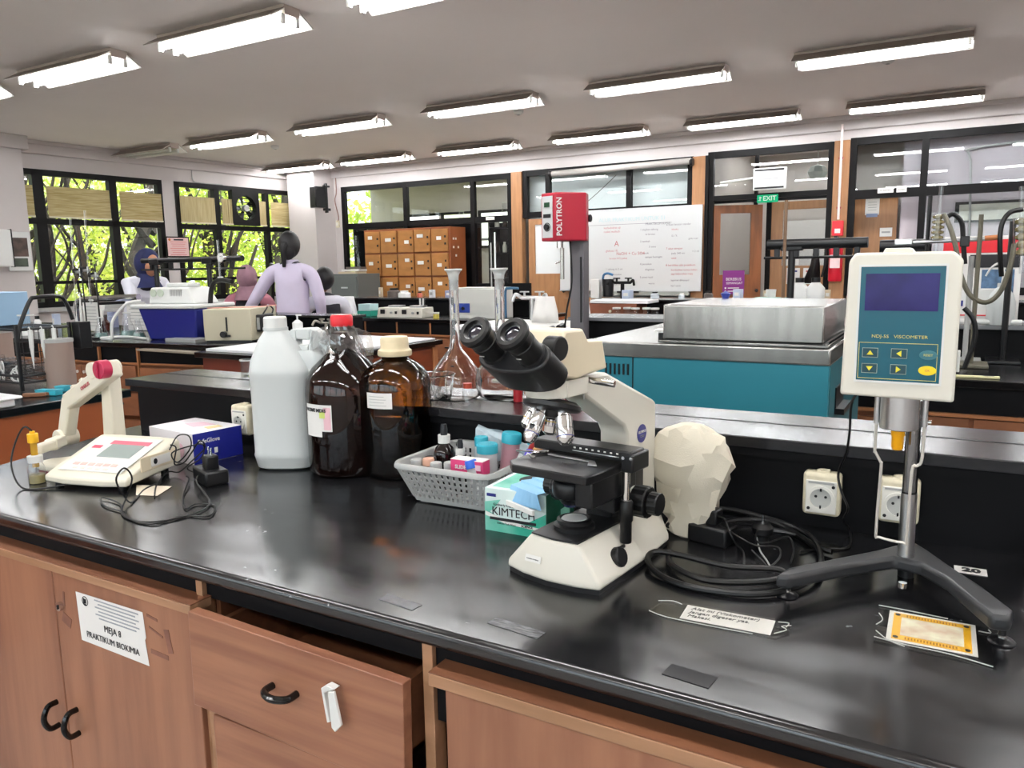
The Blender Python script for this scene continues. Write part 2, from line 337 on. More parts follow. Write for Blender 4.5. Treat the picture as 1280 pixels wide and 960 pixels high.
# extractor fan
fm = WM @ T((fan_u[0] + fan_u[1]) / 2, 0, 2.31)
t = thing('extractor_fan', 'round black extractor fan in a square panel of the window', 'fan')
n = 24; rr = .185; ring = [(rr * math.cos(2 * PI * i / n), rr * math.sin(2 * PI * i / n)) for i in range(n)]
def sq(a): k = max(abs(math.cos(a)), abs(math.sin(a))); return (.245 * math.cos(a) / k, .265 * math.sin(a) / k)
g = G(fm); vs = [];
for y in (-.06, .04):
    vs += [(p[0], y, p[1]) for p in ring] + [(sq(2 * PI * i / n)[0], y, sq(2 * PI * i / n)[1]) for i in range(n)]
fs = []
for i in range(n):
    j = (i + 1) % n; fs += [(i, j, n + j, n + i), (2 * n + i, 3 * n + i, 3 * n + j, 2 * n + j), (n + i, n + j, 3 * n + j, 3 * n + i), (j, i, 2 * n + i, 2 * n + j)]
g.add(vs, fs); obj('panel', g, black_frame, t, smooth=False)
for k in range(6): obj('louvre', G(fm).box(0, .02, -.15 + .06 * k, 2 * math.sqrt(rr ** 2 - (-.15 + .06 * k) ** 2), .045, .012), black_pl, t, smooth=False)
obj('motor', G(fm).cyl((0, -.07, 0), (0, .0, 0), .05), grey_pl, t)
for k in range(5):
    a = 2 * PI * k / 5; u = Vector((math.cos(a), 0, math.sin(a))); v = Vector((-math.sin(a), 0, math.cos(a)))
    obj('blade', G(fm).add([u * .05 - v * .02, u * .05 + v * .02 + Vector((0, .02, 0)), u * .17 + v * .06 + Vector((0, .02, 0)), u * .17 - v * .03], [(0, 1, 2, 3)]), black_pl, t, smooth=False)
# framed sheet between the windows
sx = (2.446, 1.701)
t = thing('wall_notice', 'pink printed notice in a thin black frame between the two windows', 'notice'); Q = WM @ T(sx[0], -.12, sx[1])
obj('frame', G(Q).box(0, 0, 0, .36, .02, .29), black_frame, t, smooth=False); obj('sheet', G(Q).box(0, -.012, 0, .325, .006, .255), mat('pink notice', 'd9b6b4', .6), t, smooth=False)
for k in range(7): obj('print_line', G(Q).box(0, -.016, .07 - .03 * k, .25 - .03 * (k % 3), .002, .006), redink, t, smooth=False)
obj('emblem', G(Q).cyl((.13, -.015, .1), (.13, -.018, .1), .018), mat('orange emblem', 'c8702c', .6), t); obj('headline', G(Q).box(-.01, -.016, .1, .15, .002, .02), ink, t, smooth=False)
# things on the wall pier at the left edge
t = thing('picture_frame', 'framed dark photograph on the white pier at the left edge', 'picture', (-9.70, 5.17, 1.62), -PI / 2)
obj('frame', G().box(0, 0, 0, .27, .02, .46), white_pl, t, .004); obj('photograph', G().box(0, .012, .05, .2, .004, .22), mat('photo print', '5e4a40', .4, nz=.6, nscale=12), t, smooth=False); obj('mount', G().box(0, .0115, -.13, .17, .004, .1), mat('green print', '4d5a4c', .4, nz=.5, nscale=14), t, smooth=False)
t = thing('wall_cabinet', 'white metal cabinet cut off by the left edge of the picture', 'cabinet', (-9.58, 4.72, 1.45)); obj('body', G().box(0, 0, .2, .26, .5, .42), white_pl, t, .004); obj('door', G().box(.135, 0, .2, .01, .47, .4), white_pl, t, .003); obj('seal', G().box(.1, .252, .2, .08, .006, .43), black_pl, t, smooth=False)
# loudspeaker on the column
t = thing('wall_speaker', 'small black loudspeaker on a bracket on the corner column', 'speaker', (-8.732, 9.22, 2.3), -.25)
obj('cabinet', G().prism([(-.09, -.1), (.09, -.1), (.07, .08), (-.07, .08)], 0, .32), black_pl, t, .006); obj('grille', G().box(0, -.104, .16, .15, .01, .28), rubber, t, smooth=False); obj('badge', G().box(0, -.11, .03, .03, .004, .012), chrome, t, smooth=False)
obj('bracket', G().bb(-.02, .02, .08, .2, -.04, .0).bb(-.02, .02, .08, .2, .32, .35).bb(-.03, .03, .12, .15, -.07, .38), black_pl, t, .004)
tag(obj('speaker_cable', G().tube([(-9.02, 9.34, 2.62), (-9.03, 9.34, 2.8), (-9.02, 9.34, 2.93)], .007), grey_pl), 'thin grey cable running up from the loudspeaker to the ceiling', 'cable')
tag(obj('wall_cable', G().tube([(-8.87, 9.77, 2.93), (-8.86, 9.77, 2.6), (-8.9, 9.77, 2.45), (-8.84, 9.77, 2.2), (-8.86, 9.77, 2.12)], .008), mat('brown cable', '8b6a60', .6)), 'brown cable hanging on the wall right of the loudspeaker column', 'cable')
t = thing('wall_outlet', 'small ivory outlet at the end of the brown hanging cable', 'socket', (-8.87, 9.78, 2.08)); obj('plate', G().box(0, 0, 0, .07, .03, .12), ivory, t, .01); obj('switch', G().box(0, -.02, 0, .03, .015, .05), socket_w, t, .003)
tag(obj('window_wire', G(WM).tube([(2.05, -.01, 2.9), (2.05, -.01, 2.68), (1.95, -.01, 2.64), (1.55, -.01, 2.64)], .008), grey_pl), 'grey wire dropping from the cornice to the fan window', 'cable')
# ---------------- ceiling lights ----------------
tube_on = emit('fluorescent tube', 'fbfdff', TUBE); tube_off = mat('unlit tube', 'cfcfca', .3)
refl = mat('lamp reflector', 'ece9e4', .35); lampb = mat('lamp housing', 'b3a69d', .4)
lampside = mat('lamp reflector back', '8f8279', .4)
def ceiling_light(label, on=True, L=1.22):
    t = thing('ceiling_light', label, 'light', (0, 0, 0), 0, 'twin tube ceiling lights')
    h = L / 2
    obj('housing', G().prism([(-.07, -.001), (.07, -.001), (.06, -.06), (-.06, -.06)], -h, h, 'x'), lampb, t, .003, smooth=False)
    for s in (-1, 1):
        q = [(s * .062, -.03), (s * .175, -.095), (s * .177, -.091), (s * .066, -.024)]
        obj('reflector', G().prism(q, -h, h, 'x'), refl, t, smooth=False)
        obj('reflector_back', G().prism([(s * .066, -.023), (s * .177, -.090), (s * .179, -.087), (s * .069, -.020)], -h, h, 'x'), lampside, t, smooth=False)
    for s in (-1, 1):
        obj('tube', G().cyl((-h + .04, s * .06, -.088), (h - .04, s * .06, -.088), .013, n=10), tube_on if on else tube_off, t)
        for e in (-1, 1): obj('tube_holder', G().box(e * (h - .025), s * .06, -.082, .022, .03, .06), white_pl, t, .002, smooth=False)
    return t
proto = ceiling_light('first'); proto_off = ceiling_light('unlit twin tube light near the left window wall', False)
rows = [(-1.9, (-7.8, -4.3, -2.6, -.9, .85, 2.5)), (.95, (-6.05, -4.3, -2.6, -.9, .85, 2.5)), (3.76, (-7.8, -6.06, -4.31, -2.6, -.86, .85, 2.5)), (6.72, (-9.38, -7.8, -6.02, -4.17, -2.38, -.62, 1.1, 2.8)), (9.02, (-8.95, -7.42, -5.68, -3.92, -2.2, -.5, 1.2))]
names = {(2, 0): 'lit ceiling light mostly beyond the left edge of the picture', (2, 1): 'bright ceiling light in the top left corner', (2, 2): 'largest bright ceiling light, above the left windows', (2, 3): 'ceiling light cut off by the top edge of the picture',
 (3, 1): 'lit ceiling light above the left window, right of the unlit one', (3, 2): 'lit ceiling light above the fan window', (3, 3): 'lit ceiling light at the middle of the ceiling above the lockers', (3, 4): 'lit ceiling light above the whiteboard, in the middle row', (3, 5): 'large ceiling light at the top right, near the smoke detector', (3, 6): 'ceiling light beyond the right edge in the middle row',
 (4, 0): 'lit ceiling light closest to the loudspeaker column', (4, 1): 'lit ceiling light in the last row above the left end of the lockers', (4, 2): 'lit ceiling light in the last row right above the locker bay', (4, 3): 'lit ceiling light in the last row above the projector screen', (4, 4): 'lit ceiling light in the last row above the exit sign', (4, 5): 'lit ceiling light in the last row above the fire pipe and notice door', (4, 6): 'ceiling light beyond the right edge in the last row'}
ex = {0: 'back', 1: 'front'}; first = True
for i, (y, xs) in enumerate(rows):
    for k, x in enumerate(xs):
        if (i, k) == (3, 0): proto_off.location = (x, y, CZ); continue
        lab = names.get((i, k), 'ceiling light behind the camera')
        if first: proto.location = (x, y, CZ); proto['label'] = lab; first = False
        else: dup(proto, (x, y, CZ), label=lab)
for i, p in enumerate(((-7.9094, 7.5954, 2.96), (-4.1231, 7.3882, 2.96), (-0.6069, 7.2474, 2.96))):
    t = thing('smoke_detector', 'round white smoke detector on the ceiling ' + ('near the loudspeaker column', 'below the middle ceiling light', 'beside the large light at the top right')[i], 'detector', (p[0], p[1], CZ))
    obj('body', G().lathe([(0, -.045), (.03, -.045), (.05, -.03), (.055, 0), (0, 0)], n=18), white_pl, t); obj('lens', G().cyl((0, 0, -.05), (0, 0, -.04), .015, n=10), grey_pl, t)
# ---------------- garden ----------------
gr = mat('garden ground', 'a5a878', .9, nz=.3, nscale=2); g = G().bb(-60, -10.2, -30, 60, -.6, -.5); o = struct('ground', g, gr)
def leaf_mat(name, c, c2):
    m = mat(name, c, .6, nz=1, nscale=1.2, c2=c2); n = m.node_tree.nodes; L = m.node_tree.links; b = n['Principled BSDF']; out = n['Material Output']
    tr = n.new('ShaderNodeBsdfTranslucent'); x = n.new('ShaderNodeMixShader'); x.inputs[0].default_value = .5
    L.new(b.inputs['Base Color'].links[0].from_socket, tr.inputs[0]); L.new(b.outputs[0], x.inputs[1]); L.new(tr.outputs[0], x.inputs[2]); L.new(x.outputs[0], out.inputs[0]); return m
lf = [leaf_mat('leaf yellow green', 'dbe070', 'a4b53c'), leaf_mat('leaf mid green', 'b4c654', '7c9436'), leaf_mat('leaf pale', 'eceeb4', 'b9c26e')]
bark = mat('bark', '2f2822', .9, nz=.4, nscale=10)
R = random.Random(3)
def tree(x, y, h, n, spread, m, label, lean=0):
    t = thing('garden_tree', label, 'tree', (x, y, -.5), 0, 'trees outside the windows')
    pts = [(0, 0, 0), (.15 * lean, .1, h * .25), (-.1 + .2 * lean, -.15, h * .5), (.1, .35 * lean, h * .75), (0, .5 * lean, h)]
    obj('trunk', G().tube(pts, lambda s: .17 * (1 - .6 * s), 7), bark, t)
    for k in range(9):
        a = R.random() * 6.28; z = h * (.22 + .07 * k); b = [(0, 0, z), (.35 * math.cos(a), .45 * math.sin(a), z + .35), (.6 * math.cos(a + .3), .9 * math.sin(a + .3), z + .8 + R.random() * .5)]
        b[0] = tuple(Vector(pts[1]).lerp(Vector(pts[3]), k / 9)); b = [b[0]] + [(b[0][0] + q[0], b[0][1] + q[1], b[0][2] + q[2] - z) for q in b[1:]]
        obj('branch', G().tube(b, lambda s: .065 * (1 - .7 * s) + .01, 5), bark, t)
    g = G()
    for k in range(n):
        c = Vector((-abs(R.gauss(0, spread * .6)) + .1, R.gauss(0, spread), abs(R.gauss(h * .62, h * .32)))); s = .025 + R.random() * .045
        u = Vector((R.gauss(0, 1), R.gauss(0, 1), R.gauss(0, 1))).normalized(); v = u.orthogonal().normalized() * .45
        g.add([c - u * s, c + v * s, c + u * s, c - v * s], [(0, 1, 2, 3)])
    obj('foliage', g, m, t, smooth=False, kind='stuff')
def sapling(x, y, sd, label):
    t = thing('garden_tree', label, 'tree', (x, y, -.5), 0, 'bare trunks outside the windows'); Q = random.Random(sd); p = [Vector((0, 0, 0))]
    for k in range(6): p.append(p[-1] + Vector((Q.uniform(-.05, .05), Q.uniform(-.22, .22), .62)))
    obj('trunk', G().tube(p, lambda s: .075 * (1 - .6 * s), 7), bark, t)
    for k in range(7):
        b0 = p[1 + k % 5].lerp(p[2 + k % 5], Q.random()); sg = Q.choice((-1, 1)); obj('branch', G().tube([b0, b0 + Vector((0, sg * .25, .3)), b0 + Vector((.05, sg * .38, .75)), b0 + Vector((0, sg * .7, 1.2))], lambda s: .032 * (1 - .75 * s), 5), bark, t)
for i, (x, y, l) in enumerate(((-11.5, 5.9, 'dark forked trunk close behind the left bay of the left window'), (-11.7, 6.5, 'dark bent trunk behind the widest pane'), (-11.6, 7.25, 'dark trunk just left of the navy headscarf'), (-11.9, 8.9, 'thin dark trunk behind the fan window'))): sapling(x, y, 20 + i, l)
tree(-12.6, 5.6, 4.2, 4420, 1.2, lf[0], 'tree with twisting dark trunk close behind the left window', 1)
tree(-13.2, 7.3, 4.6, 4420, 1.3, lf[2], 'pale leaved tree behind the middle of the left window', -1)
tree(-12.9, 9.0, 4.0, 4420, 1.2, lf[0], 'yellow green tree behind the pier between the windows', .6)
tree(-13.4, 11.2, 4.4, 5100, 1.3, lf[1], 'deeper green tree seen under the extractor fan', -.6)
tree(-14.2, 13.6, 4.6, 5100, 1.5, lf[0], 'tree seen beside the room corner', .4)
tree(-15.5, 6.5, 5.2, 5780, 1.9, lf[1], 'bushy green tree in the second row behind the left window', .5)
tree(-15.8, 10.0, 5.4, 5780, 1.9, lf[2], 'pale bushy tree in the second row behind both windows', -.4)
tree(-17, 14.5, 5.6, 5780, 2.2, lf[0], 'yellow green tree in the second row at the right', .3)
g = G()
for k in range(9000):
    c = Vector((-18.5 + R.gauss(0, .5), R.uniform(0, 24), R.uniform(-.4, 3.0) + R.random() * 1.2)); s = .08 + R.random() * .1
    u = Vector((R.gauss(0, 1), R.gauss(0, 1), R.gauss(0, 1))).normalized(); v = u.orthogonal().normalized() * .5
    g.add([c - u * s, c + v * s, c + u * s, c - v * s], [(0, 1, 2, 3)])
tag(obj('hedge', g, lf[1], smooth=False), 'long sunlit hedge behind the garden trees', 'hedge', None, 'stuff')
# ---------------- our bench ----------------
def counter_material():
    m = mat('black counter top', '101012', .22, spec=.9); n = m.node_tree.nodes; L = m.node_tree.links; b = n['Principled BSDF']
    tc = n.new('ShaderNodeTexCoord'); mp = n.new('ShaderNodeMapping'); mp.inputs['Scale'].default_value = (2, 5, 1); mp.inputs['Rotation'].default_value = (0, 0, .5); L.new(tc.outputs['Object'], mp.inputs[0])
    t = n.new('ShaderNodeTexNoise'); t.inputs['Scale'].default_value = 3; t.inputs['Detail'].default_value = 3; t.inputs['Roughness'].default_value = .5; L.new(mp.outputs[0], t.inputs['Vector'])
    r = n.new('ShaderNodeMapRange'); r.inputs[1].default_value = .3; r.inputs[2].default_value = .7; r.inputs[3].default_value = .14; r.inputs[4].default_value = .26; L.new(t.outputs['Fac'], r.inputs[0]); L.new(r.outputs[0], b.inputs['Roughness'])
    bp = n.new('ShaderNodeBump'); bp.inputs['Strength'].default_value = .05; bp.inputs['Distance'].default_value = .001; L.new(t.outputs['Fac'], bp.inputs['Height']); 
    # dried splashes and scratches
    s = n.new('ShaderNodeTexNoise'); s.inputs['Scale'].default_value = 55; s.inputs['Detail'].default_value = 3; L.new(tc.outputs['Object'], s.inputs['Vector'])
    a = n.new('ShaderNodeMapRange'); a.inputs[1].default_value = .69; a.inputs[2].default_value = .76; L.new(s.outputs['Fac'], a.inputs[0])
    q = n.new('ShaderNodeTexNoise'); q.inputs['Scale'].default_value = 4; L.new(tc.outputs['Object'], q.inputs['Vector'])
    c = n.new('ShaderNodeMapRange'); c.inputs[1].default_value = .5; c.inputs[2].default_value = .62; L.new(q.outputs['Fac'], c.inputs[0])
    mu = n.new('ShaderNodeMath'); mu.operation = 'MULTIPLY'; L.new(a.outputs[0], mu.inputs[0]); L.new(c.outputs[0], mu.inputs[1])
    x = n.new('ShaderNodeMixRGB'); x.inputs[1].default_value = srgb('141416'); x.inputs[2].default_value = srgb('7d7f84'); L.new(mu.outputs[0], x.inputs[0]); L.new(x.outputs[0], b.inputs['Base Color'])
    return m
ctop = counter_material(); edge_m = mat('counter edge', '17181a', .38, spec=.5); ledge_m = mat('ledge top', '1b1b1e', .2, spec=.5, nz=.3, nscale=4, stretch=(1, 12, 1), bump=.15, bscale=30)
ZT = .85
poly = [(-2.12, .82), (1.3, .82), (1.3, 2.45), (-2.36, 2.45), (-2.33, 1.515)]
t = thing('worktop', 'long black glossy laboratory worktop in the foreground', 'worktop', (0, 0, 0))
obj('top', G().prism(poly, ZT - .028, ZT), ctop, t, .010, seg=3)

# base cabinets
DY = .825
def front_panel(x0, x1, z0, z1, y, m, name, parent, th=.02, bev=.002): return obj(name, G().bb(x0, x1, y, y + th, z0, z1), m, parent, bev)
def bow(parent, c, horiz, m=black_pl):
    p = [(-.026, 0, 0), (-.024, -.02, 0), (0, -.03, 0), (.024, -.02, 0), (.026, 0, 0)]
    if not horiz: p = [(0, q[1], q[0]) for q in p]
    return obj('handle', G().tube([(c[0] + q[0], c[1] + q[1], c[2] + q[2]) for q in p], .006, 10), m, parent)
hm = mat('black lacquered handle', '0a0a0a', .12)
t = thing('base_cabinet', 'brown two door cabinet under the left end of the worktop, with the printed sheet', 'cabinet', (0, 0, 0), 0, 'base cabinets of the foreground bench')
obj('carcass', G().bb(-2.05, -1.13, .86, 1.45, 0, .80), lam, t, smooth=False); obj('apron', G().bb(-2.09, -1.129, .842, .86, .70, .8205), black_sat, t, smooth=False)
obj('rail', G().bb(-2.05, -1.10, .80, .845, .772, .788), rail_w, t, .001)
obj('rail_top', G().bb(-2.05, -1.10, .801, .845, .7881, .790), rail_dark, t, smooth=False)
gx = -1.559
for a, b, hx in ((-2.04, gx - .0015, (-1.5926, 0.82, 0.4337)), (gx + .0015, -1.125, (-1.5206, 0.82, 0.4371))):
    d = front_panel(a, b, .12, .771, DY, lam, 'door', t); bow(d, (hx[0], DY, hx[2]), False, hm)
k = (-1.5356, 0.825, 0.686); lk = obj('lock', G().cyl((k[0], DY, k[2]), (k[0], DY - .008, k[2]), .009), chrome, t); obj('key_slot', G().box(k[0], DY - .009, k[2], .002, .002, .009), black_pl, lk, smooth=False)
obj('post', G().bb(-1.128, -1.112, .836, .862, .1, .8210), rail_w, t, .001)
# printed sheet on the door
sg = (-1.3779, 0.825, 0.6774); sh = thing('door_notice', 'white printed sheet taped to the left cabinet door, with large capitals and a round crest', 'sign', (sg[0] + .003, DY - .001, sg[2]), 0)
obj('sheet', G().add([(-.104, 0, .051), (.106, 0, .053), (.11, 0, .004), (.106, 0, -.002), (.112, 0, -.052), (-.1, 0, -.05)], [(0, 5, 4, 3, 2, 1)]), paper, sh, smooth=False)
text('MEJA 8', .019, ink, sh, (.008, -.0012, -.008), FRONT, sx=.95); text('PRAKTIKUM BIOKIMIA', .0175, ink, sh, (.004, -.0012, -.032), FRONT, sx=.95)
obj('logo_ring', G().lathe([(.0085, 0), (.0085, .0004), (.0100, .0004), (.0100, 0), (.0085, 0)], (-.074, -.0005, .037), 20, (0, -1, 0)), ink, sh); obj('crest_mark', G().box(-.0775, -.001, .037, .003, .0006, .011).box(-.0725, -.001, .037, .005, .0006, .009).box(-.074, -.001, .030, .008, .0006, .002), ink, sh, smooth=False)
for i in range(6): obj('small_print', G().box(.025, -.0006, .046 - .0072 * i, .135 - .02 * (i % 2), .0004, .0026), mat('grey print %d' % i, '9a9ea3', .7), sh, smooth=False)
#obj('tape', G().box(0, -.0014, .008, .2, .0004, .022), thin_glass('yellow tape', (.93, .88, .75), .03), sh, smooth=False)
for nm, a, b, c, d in (('tape_residue', -1.37, .735, .010, .06), ('tape_residue', -1.30, .622, .055, .013), ('tape_residue', -1.265, .66, .018, .055), ('tape_residue', -1.535, .66, .03, .03), ('tape_residue', -1.32, .715, .04, .006), ('tape_residue', -1.545, .725, .006, .03)):
    pass
res = [( (-1.2355, 0.825, 0.6991), .04, .004, .3), ((-1.2297, 0.825, 0.6568), .05, .009, .05), ((-1.2007, 0.825, 0.6888), .014, .045, -.2), ((-1.2434, 0.825, 0.7253), .03, .005, .15), ((-1.5211, 0.825, 0.6584), .03, .022, .4), ((-1.5241, 0.825, 0.7038), .006, .03, .1)]
tr = thing('tape_residue', 'brown scraps of old tape around the printed door sheet', 'tape', (0, 0, 0))
for p, a, b, r in res: obj('scrap', G(T(p[0], DY - .0006, p[2]) @ Matrix.Rotation(r, 4, 'Y')).box(0, 0, 0, a, .0006, b), stain_w, tr, smooth=False)
# open drawer unit
t = thing('base_cabinet', 'brown drawer unit in the middle, its upper drawer slightly pulled out', 'cabinet', (0, 0, 0), 0, 'base cabinets of the foreground bench')
obj('apron', G().bb(-1.111, -.638, .845, .86, .785, .8205), black_sat, t, smooth=False); obj('carcass', G().bb(-1.11, -1.10, .862, 1.45, 0, .80).bb(-.648, -.638, .862, 1.45, 0, .80).bb(-1.11, -.638, 1.44, 1.45, .1, .8), rail_dark, t, smooth=False)
d = obj('drawer', G(T(-.873, 0, .69) @ Matrix.Rotation(.022, 4, 'Y') @ T(.873, 0, -.69)).bb(-1.101, -.645, .795, .815, .605, .777), lam_h, t, .0015)
obj('drawer_box', G().bb(-1.085, -.665, .815, 1.3, .63, .64).bb(-1.085, -1.073, .815, 1.3, .63, .75).bb(-.677, -.665, .815, 1.3, .63, .75), rail_dark, d, smooth=False)
h = (-0.8782, 0.795, 0.6995); bow(d, (h[0], .795, h[2]), True, hm)
d = obj('drawer', G().bb(-1.058, -.645, .797, .817, .32, .603), lam_h, t, .0015)
obj('drawer_box', G().bb(-1.04, -.665, .817, 1.3, .33, .34).bb(-1.04, -1.028, .817, 1.3, .33, .56), rail_dark, d, smooth=False)
obj('post', G().bb(-.637, -.619, .834, .862, .1, .8210), rail_w, t, .001)
obj('side_strip', G().bb(-1.11, -1.075, .83, .85, .1, .60), rail_w, t, .001)
c = (-0.7664, 0.793, 0.7069)
t2 = thing('adhesive_hook', 'white plastic clip hook stuck on the open drawer front', 'hook', (c[0], .793, c[2]), 0)
hq = Matrix.Rotation(-.12, 4, 'Y')
obj('arm', G(hq).prism([(-.0, .028), (.012, .03), (.017, -.022), (.003, -.034), (-.003, -.028)], -.016, -.011, 'y'), white_pl, t2, .001)
obj('backplate', G(hq).prism([(-.016, .03), (-.004, .036), (.012, .032), (.0, .028), (-.011, .024), (-.008, -.022), (-.014, -.024)], -.013, 0, 'y'), white_pl, t2, .001)
# right cabinet
t = thing('base_cabinet', 'brown cabinet right of the post, under a projecting light wood rail', 'cabinet', (0, 0, 0), 0, 'base cabinets of the foreground bench')
obj('carcass', G().bb(-.615, 1.25, .86, 1.45, 0, .80), lam, t, smooth=False); obj('apron', G().bb(-.618, 1.29, .842, .86, .70, .8205), black_sat, t, smooth=False)
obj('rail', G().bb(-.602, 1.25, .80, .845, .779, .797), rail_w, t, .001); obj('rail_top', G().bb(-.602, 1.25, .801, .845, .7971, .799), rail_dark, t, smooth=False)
front_panel(-.592, .02, .12, .778, DY, lam, 'door', t); front_panel(.024, .62, .12, .778, DY, lam, 'door', t)
# upstand and double ledge
t = thing('reagent_ledge', 'raised black ledge with polished top running along the back of the worktop', 'shelf', (0, 0, 0))
obj('upstand', G().bb(-2.25, 1.3, 1.515, 1.72, ZT, .995), black_sat, t, smooth=False)
obj('ledge_slab', G().bb(-2.275, 1.3, 1.49, 1.632, .995, 1.018), ledge_m, t, .002); obj('slab_gap', G().bb(-2.27, 1.3, 1.630, 1.638, .994, 1.0185), black_sat, t, smooth=False); obj('ledge_slab', G().bb(-2.275, 1.3, 1.638, 1.755, .995, 1.018), ledge_m, t, .002)
obj('lip', G().bb(-2.262, 1.3, 1.498, 1.515, .978, .995), black_sat, t, smooth=False)
# sockets
def socket(label, loc, w=.066, h=.082, dd=.032, plug=True):
    t = thing('power_socket', label, 'socket', loc, 0, 'surface sockets on the upstand')
    obj('box', G().box(0, -dd / 2, 0, w, dd, h), ivory, t, .008, seg=3)
    obj('face', G().box(0, -dd - .001, -.004, w - .012, .003, h - .02), socket_w, t, .003)
    obj('lid_hinge', G().cyl((-.006, -dd * .5, h / 2 + .001), (.012, -dd * .5, h / 2 + .001), .004).lathe([(.012, 0), (.011, .003), (0, .004)], (0, -dd / 2, h / 2), 16), ivory, t)
    rr = obj('socket_ring', G().lathe([(.0185, -.0), (.0235, 0), (.0235, .004), (.0185, .004), (.0185, 0)], (0, -dd - .002, -.006), 28, (0, -1, 0)), socket_w, t)
    obj('well', G().cyl((0, -dd - .0028, -.006), (0, -dd - .0022, -.006), .0186, n=28), mat('socket well grey', 'b3b4b0', .5) if 'socket well grey' not in MAT else MAT['socket well grey'], rr)
    for s in (-1, 1): obj('pin_hole', G().cyl((s * .0085, -dd - .0036, -.003), (s * .0085, -dd - .003, -.003), .0026, n=12), black_pl, rr)
    for s in (-1, 1): obj('earth_clip', G().box(0, -dd - .0045, -.006 + s * .0165, .003, .003, .006), black_pl, rr, smooth=False)
    for s in (-1, 1): obj('screw', G().cyl((s * .021, -dd - .0036, -.005 + s * .022), (s * .021, -dd - .0026, -.005 + s * .022), .003, n=12), black_pl, t)
    obj('label_slot', G().box(0, -dd - .003, h / 2 - .018, .045, .001, .004), grey_pl, t, smooth=False)
    return t
a = (-0.1973, 1.48, 0.9222); socket('ivory surface socket on the upstand left of the viscometer pole', (a[0], 1.515, a[2]))
a = (-0.0687, 1.48, 0.9266); socket('ivory surface socket on the upstand partly behind the viscometer pole', (a[0], 1.515, a[2]))
a = (-1.7341, 1.48, 0.935); socket('ivory surface socket on the upstand between the glove carton and the white jug', (a[0] + .005, 1.515, a[2]), .07, .085, .05)
# ---------------- pH meter ----------------
t = thing('ph_meter', 'cream bench meter with sloping face, grey display and pink key print', 'meter', (-1.748, 1.012, ZT), math.radians(13))
t.scale = (.93, .92, 1)
prof = [(0, .010), (0, .026), (.02, .035), (.2, .090), (.215, .086), (.215, .03), (.2, .022)]
g = G(); rings = []
for x, k in ((-.128, .90), (-.118, .97), (-.06, 1), (.06, 1), (.118, .97), (.128, .90)):
    rings.append([(x, (0.012 if abs(x) > .1 else 0 if abs(x) > .05 else -.004) * (1 if p[0] < .03 else 0) + p[0], .022 + (p[1] - .022) * k) for p in prof])
obj('shell', G().loft(rings), meter_w, t, .004, seg=2)
Ms = T(0, .02, .0362) @ Matrix.Rotation(math.atan2(.055, .18), 4, 'X')
obj('overlay', G(Ms).box(0, .09, .0003, .2, .165, .0008), white_pl, t, .002, smooth=False)
obj('display', G(Ms).box(.018, .105, .0012, .105, .062, .0016), mat('lcd glass', '8f9a97', .12, spec=.8), t, .001)
obj('display_band', G(Ms).box(.018, .145, .001, .125, .018, .0012), mat('pink band', 'd8687c', .4), t, smooth=False)
obj('badge', G(Ms).box(-.072, .12, .001, .028, .013, .0012), mat('red badge', 'd0405a', .4), t, smooth=False)
pk = mat('pink key print', 'dfb0a8', .5)
for i in range(6): obj('key', G(Ms).box(-.065 + .024 * i, .038 + .0 * i, .001, .018, .011, .0014), pk, t, .002)
for i in range(5): obj('key', G(Ms).box(-.053 + .024 * i, .02, .001, .014, .007, .0012), mat('pale key print', 'e4d3c8', .5) if i == 0 else MAT['pale key print'], t, .002)
obj('side_panel', G().box(.1285, .13, .05, .004, .13, .036), MAT['aged cream enamel'], t, .002); obj('rating_label', G().box(.131, .135, .05, .0012, .07, .022), paper, t, smooth=False); obj('label_mark', G().cyl((.1316, .115, .05), (.132, .115, .05), .007, n=12), ink, t)
for x in (-.1, .1):
    for y in (.03, .18): obj('foot', G().cyl((x, y, 0), (x, y, .022), .01), rubber, t)
# electrode arm
ax = (-1.8668, 1.19, 1.0931)
t = thing('electrode_stand', 'cream jointed electrode arm with red pivot knob standing behind the meter', 'stand', (0, 0, 0))
yA = 1.19
def ya(px_): return px_
base_c = Vector((-1.95, 1.16, ZT))
obj('base', G().prism([(-2.005, 1.05), (-1.90, 1.05), (-1.76, 1.19), (-1.80, 1.27), (-1.93, 1.22), (-2.01, 1.09)], ZT + .008, ZT + .03), meter_w, t, .008, seg=3)
obj('base_pad', G().prism([(-2.0, 1.055), (-1.90, 1.055), (-1.77, 1.19), (-1.81, 1.26), (-1.93, 1.215)], ZT, ZT + .009), mat('maroon pad', '6a1c30', .5), t, smooth=False)
pA = Vector((-1.9222, 1.22, 0.8965)); pB = Vector((-1.918, 1.22, 1.0821))
pA.z = ZT + .03
obj('post', G().prism([(pA.x - .028, pA.z), (pA.x + .024, pA.z), (pB.x + .018, pB.z), (pB.x - .018, pB.z)], 1.20, 1.235, 'y'), meter_w, t, .004)
obj('hinge', G().cyl((pB.x, 1.165, pB.z + .02), (pB.x, 1.24, pB.z + .02), .022, n=24), meter_w, t, .002)
kn = Vector((-1.8453, 1.165, 1.1117)); k = obj('knob', G().cyl((kn.x, 1.14, kn.z), (kn.x, 1.166, kn.z), .0235, n=24).box(kn.x, 1.137, kn.z, .008, .006, .04), mat('raspberry knob', 'b02c4c', .35), t, .002)
def seg(name, a, b, w, h):
    a, b = Vector(a), Vector(b); d = b - a; L_ = d.length; ang = math.atan2(d.z, d.x)
    return obj(name, G(T(*a) @ Matrix.Rotation(-ang, 4, 'Y')).box(L_ / 2, 0, 0, L_, w, h), meter_w, t, .005, seg=2)
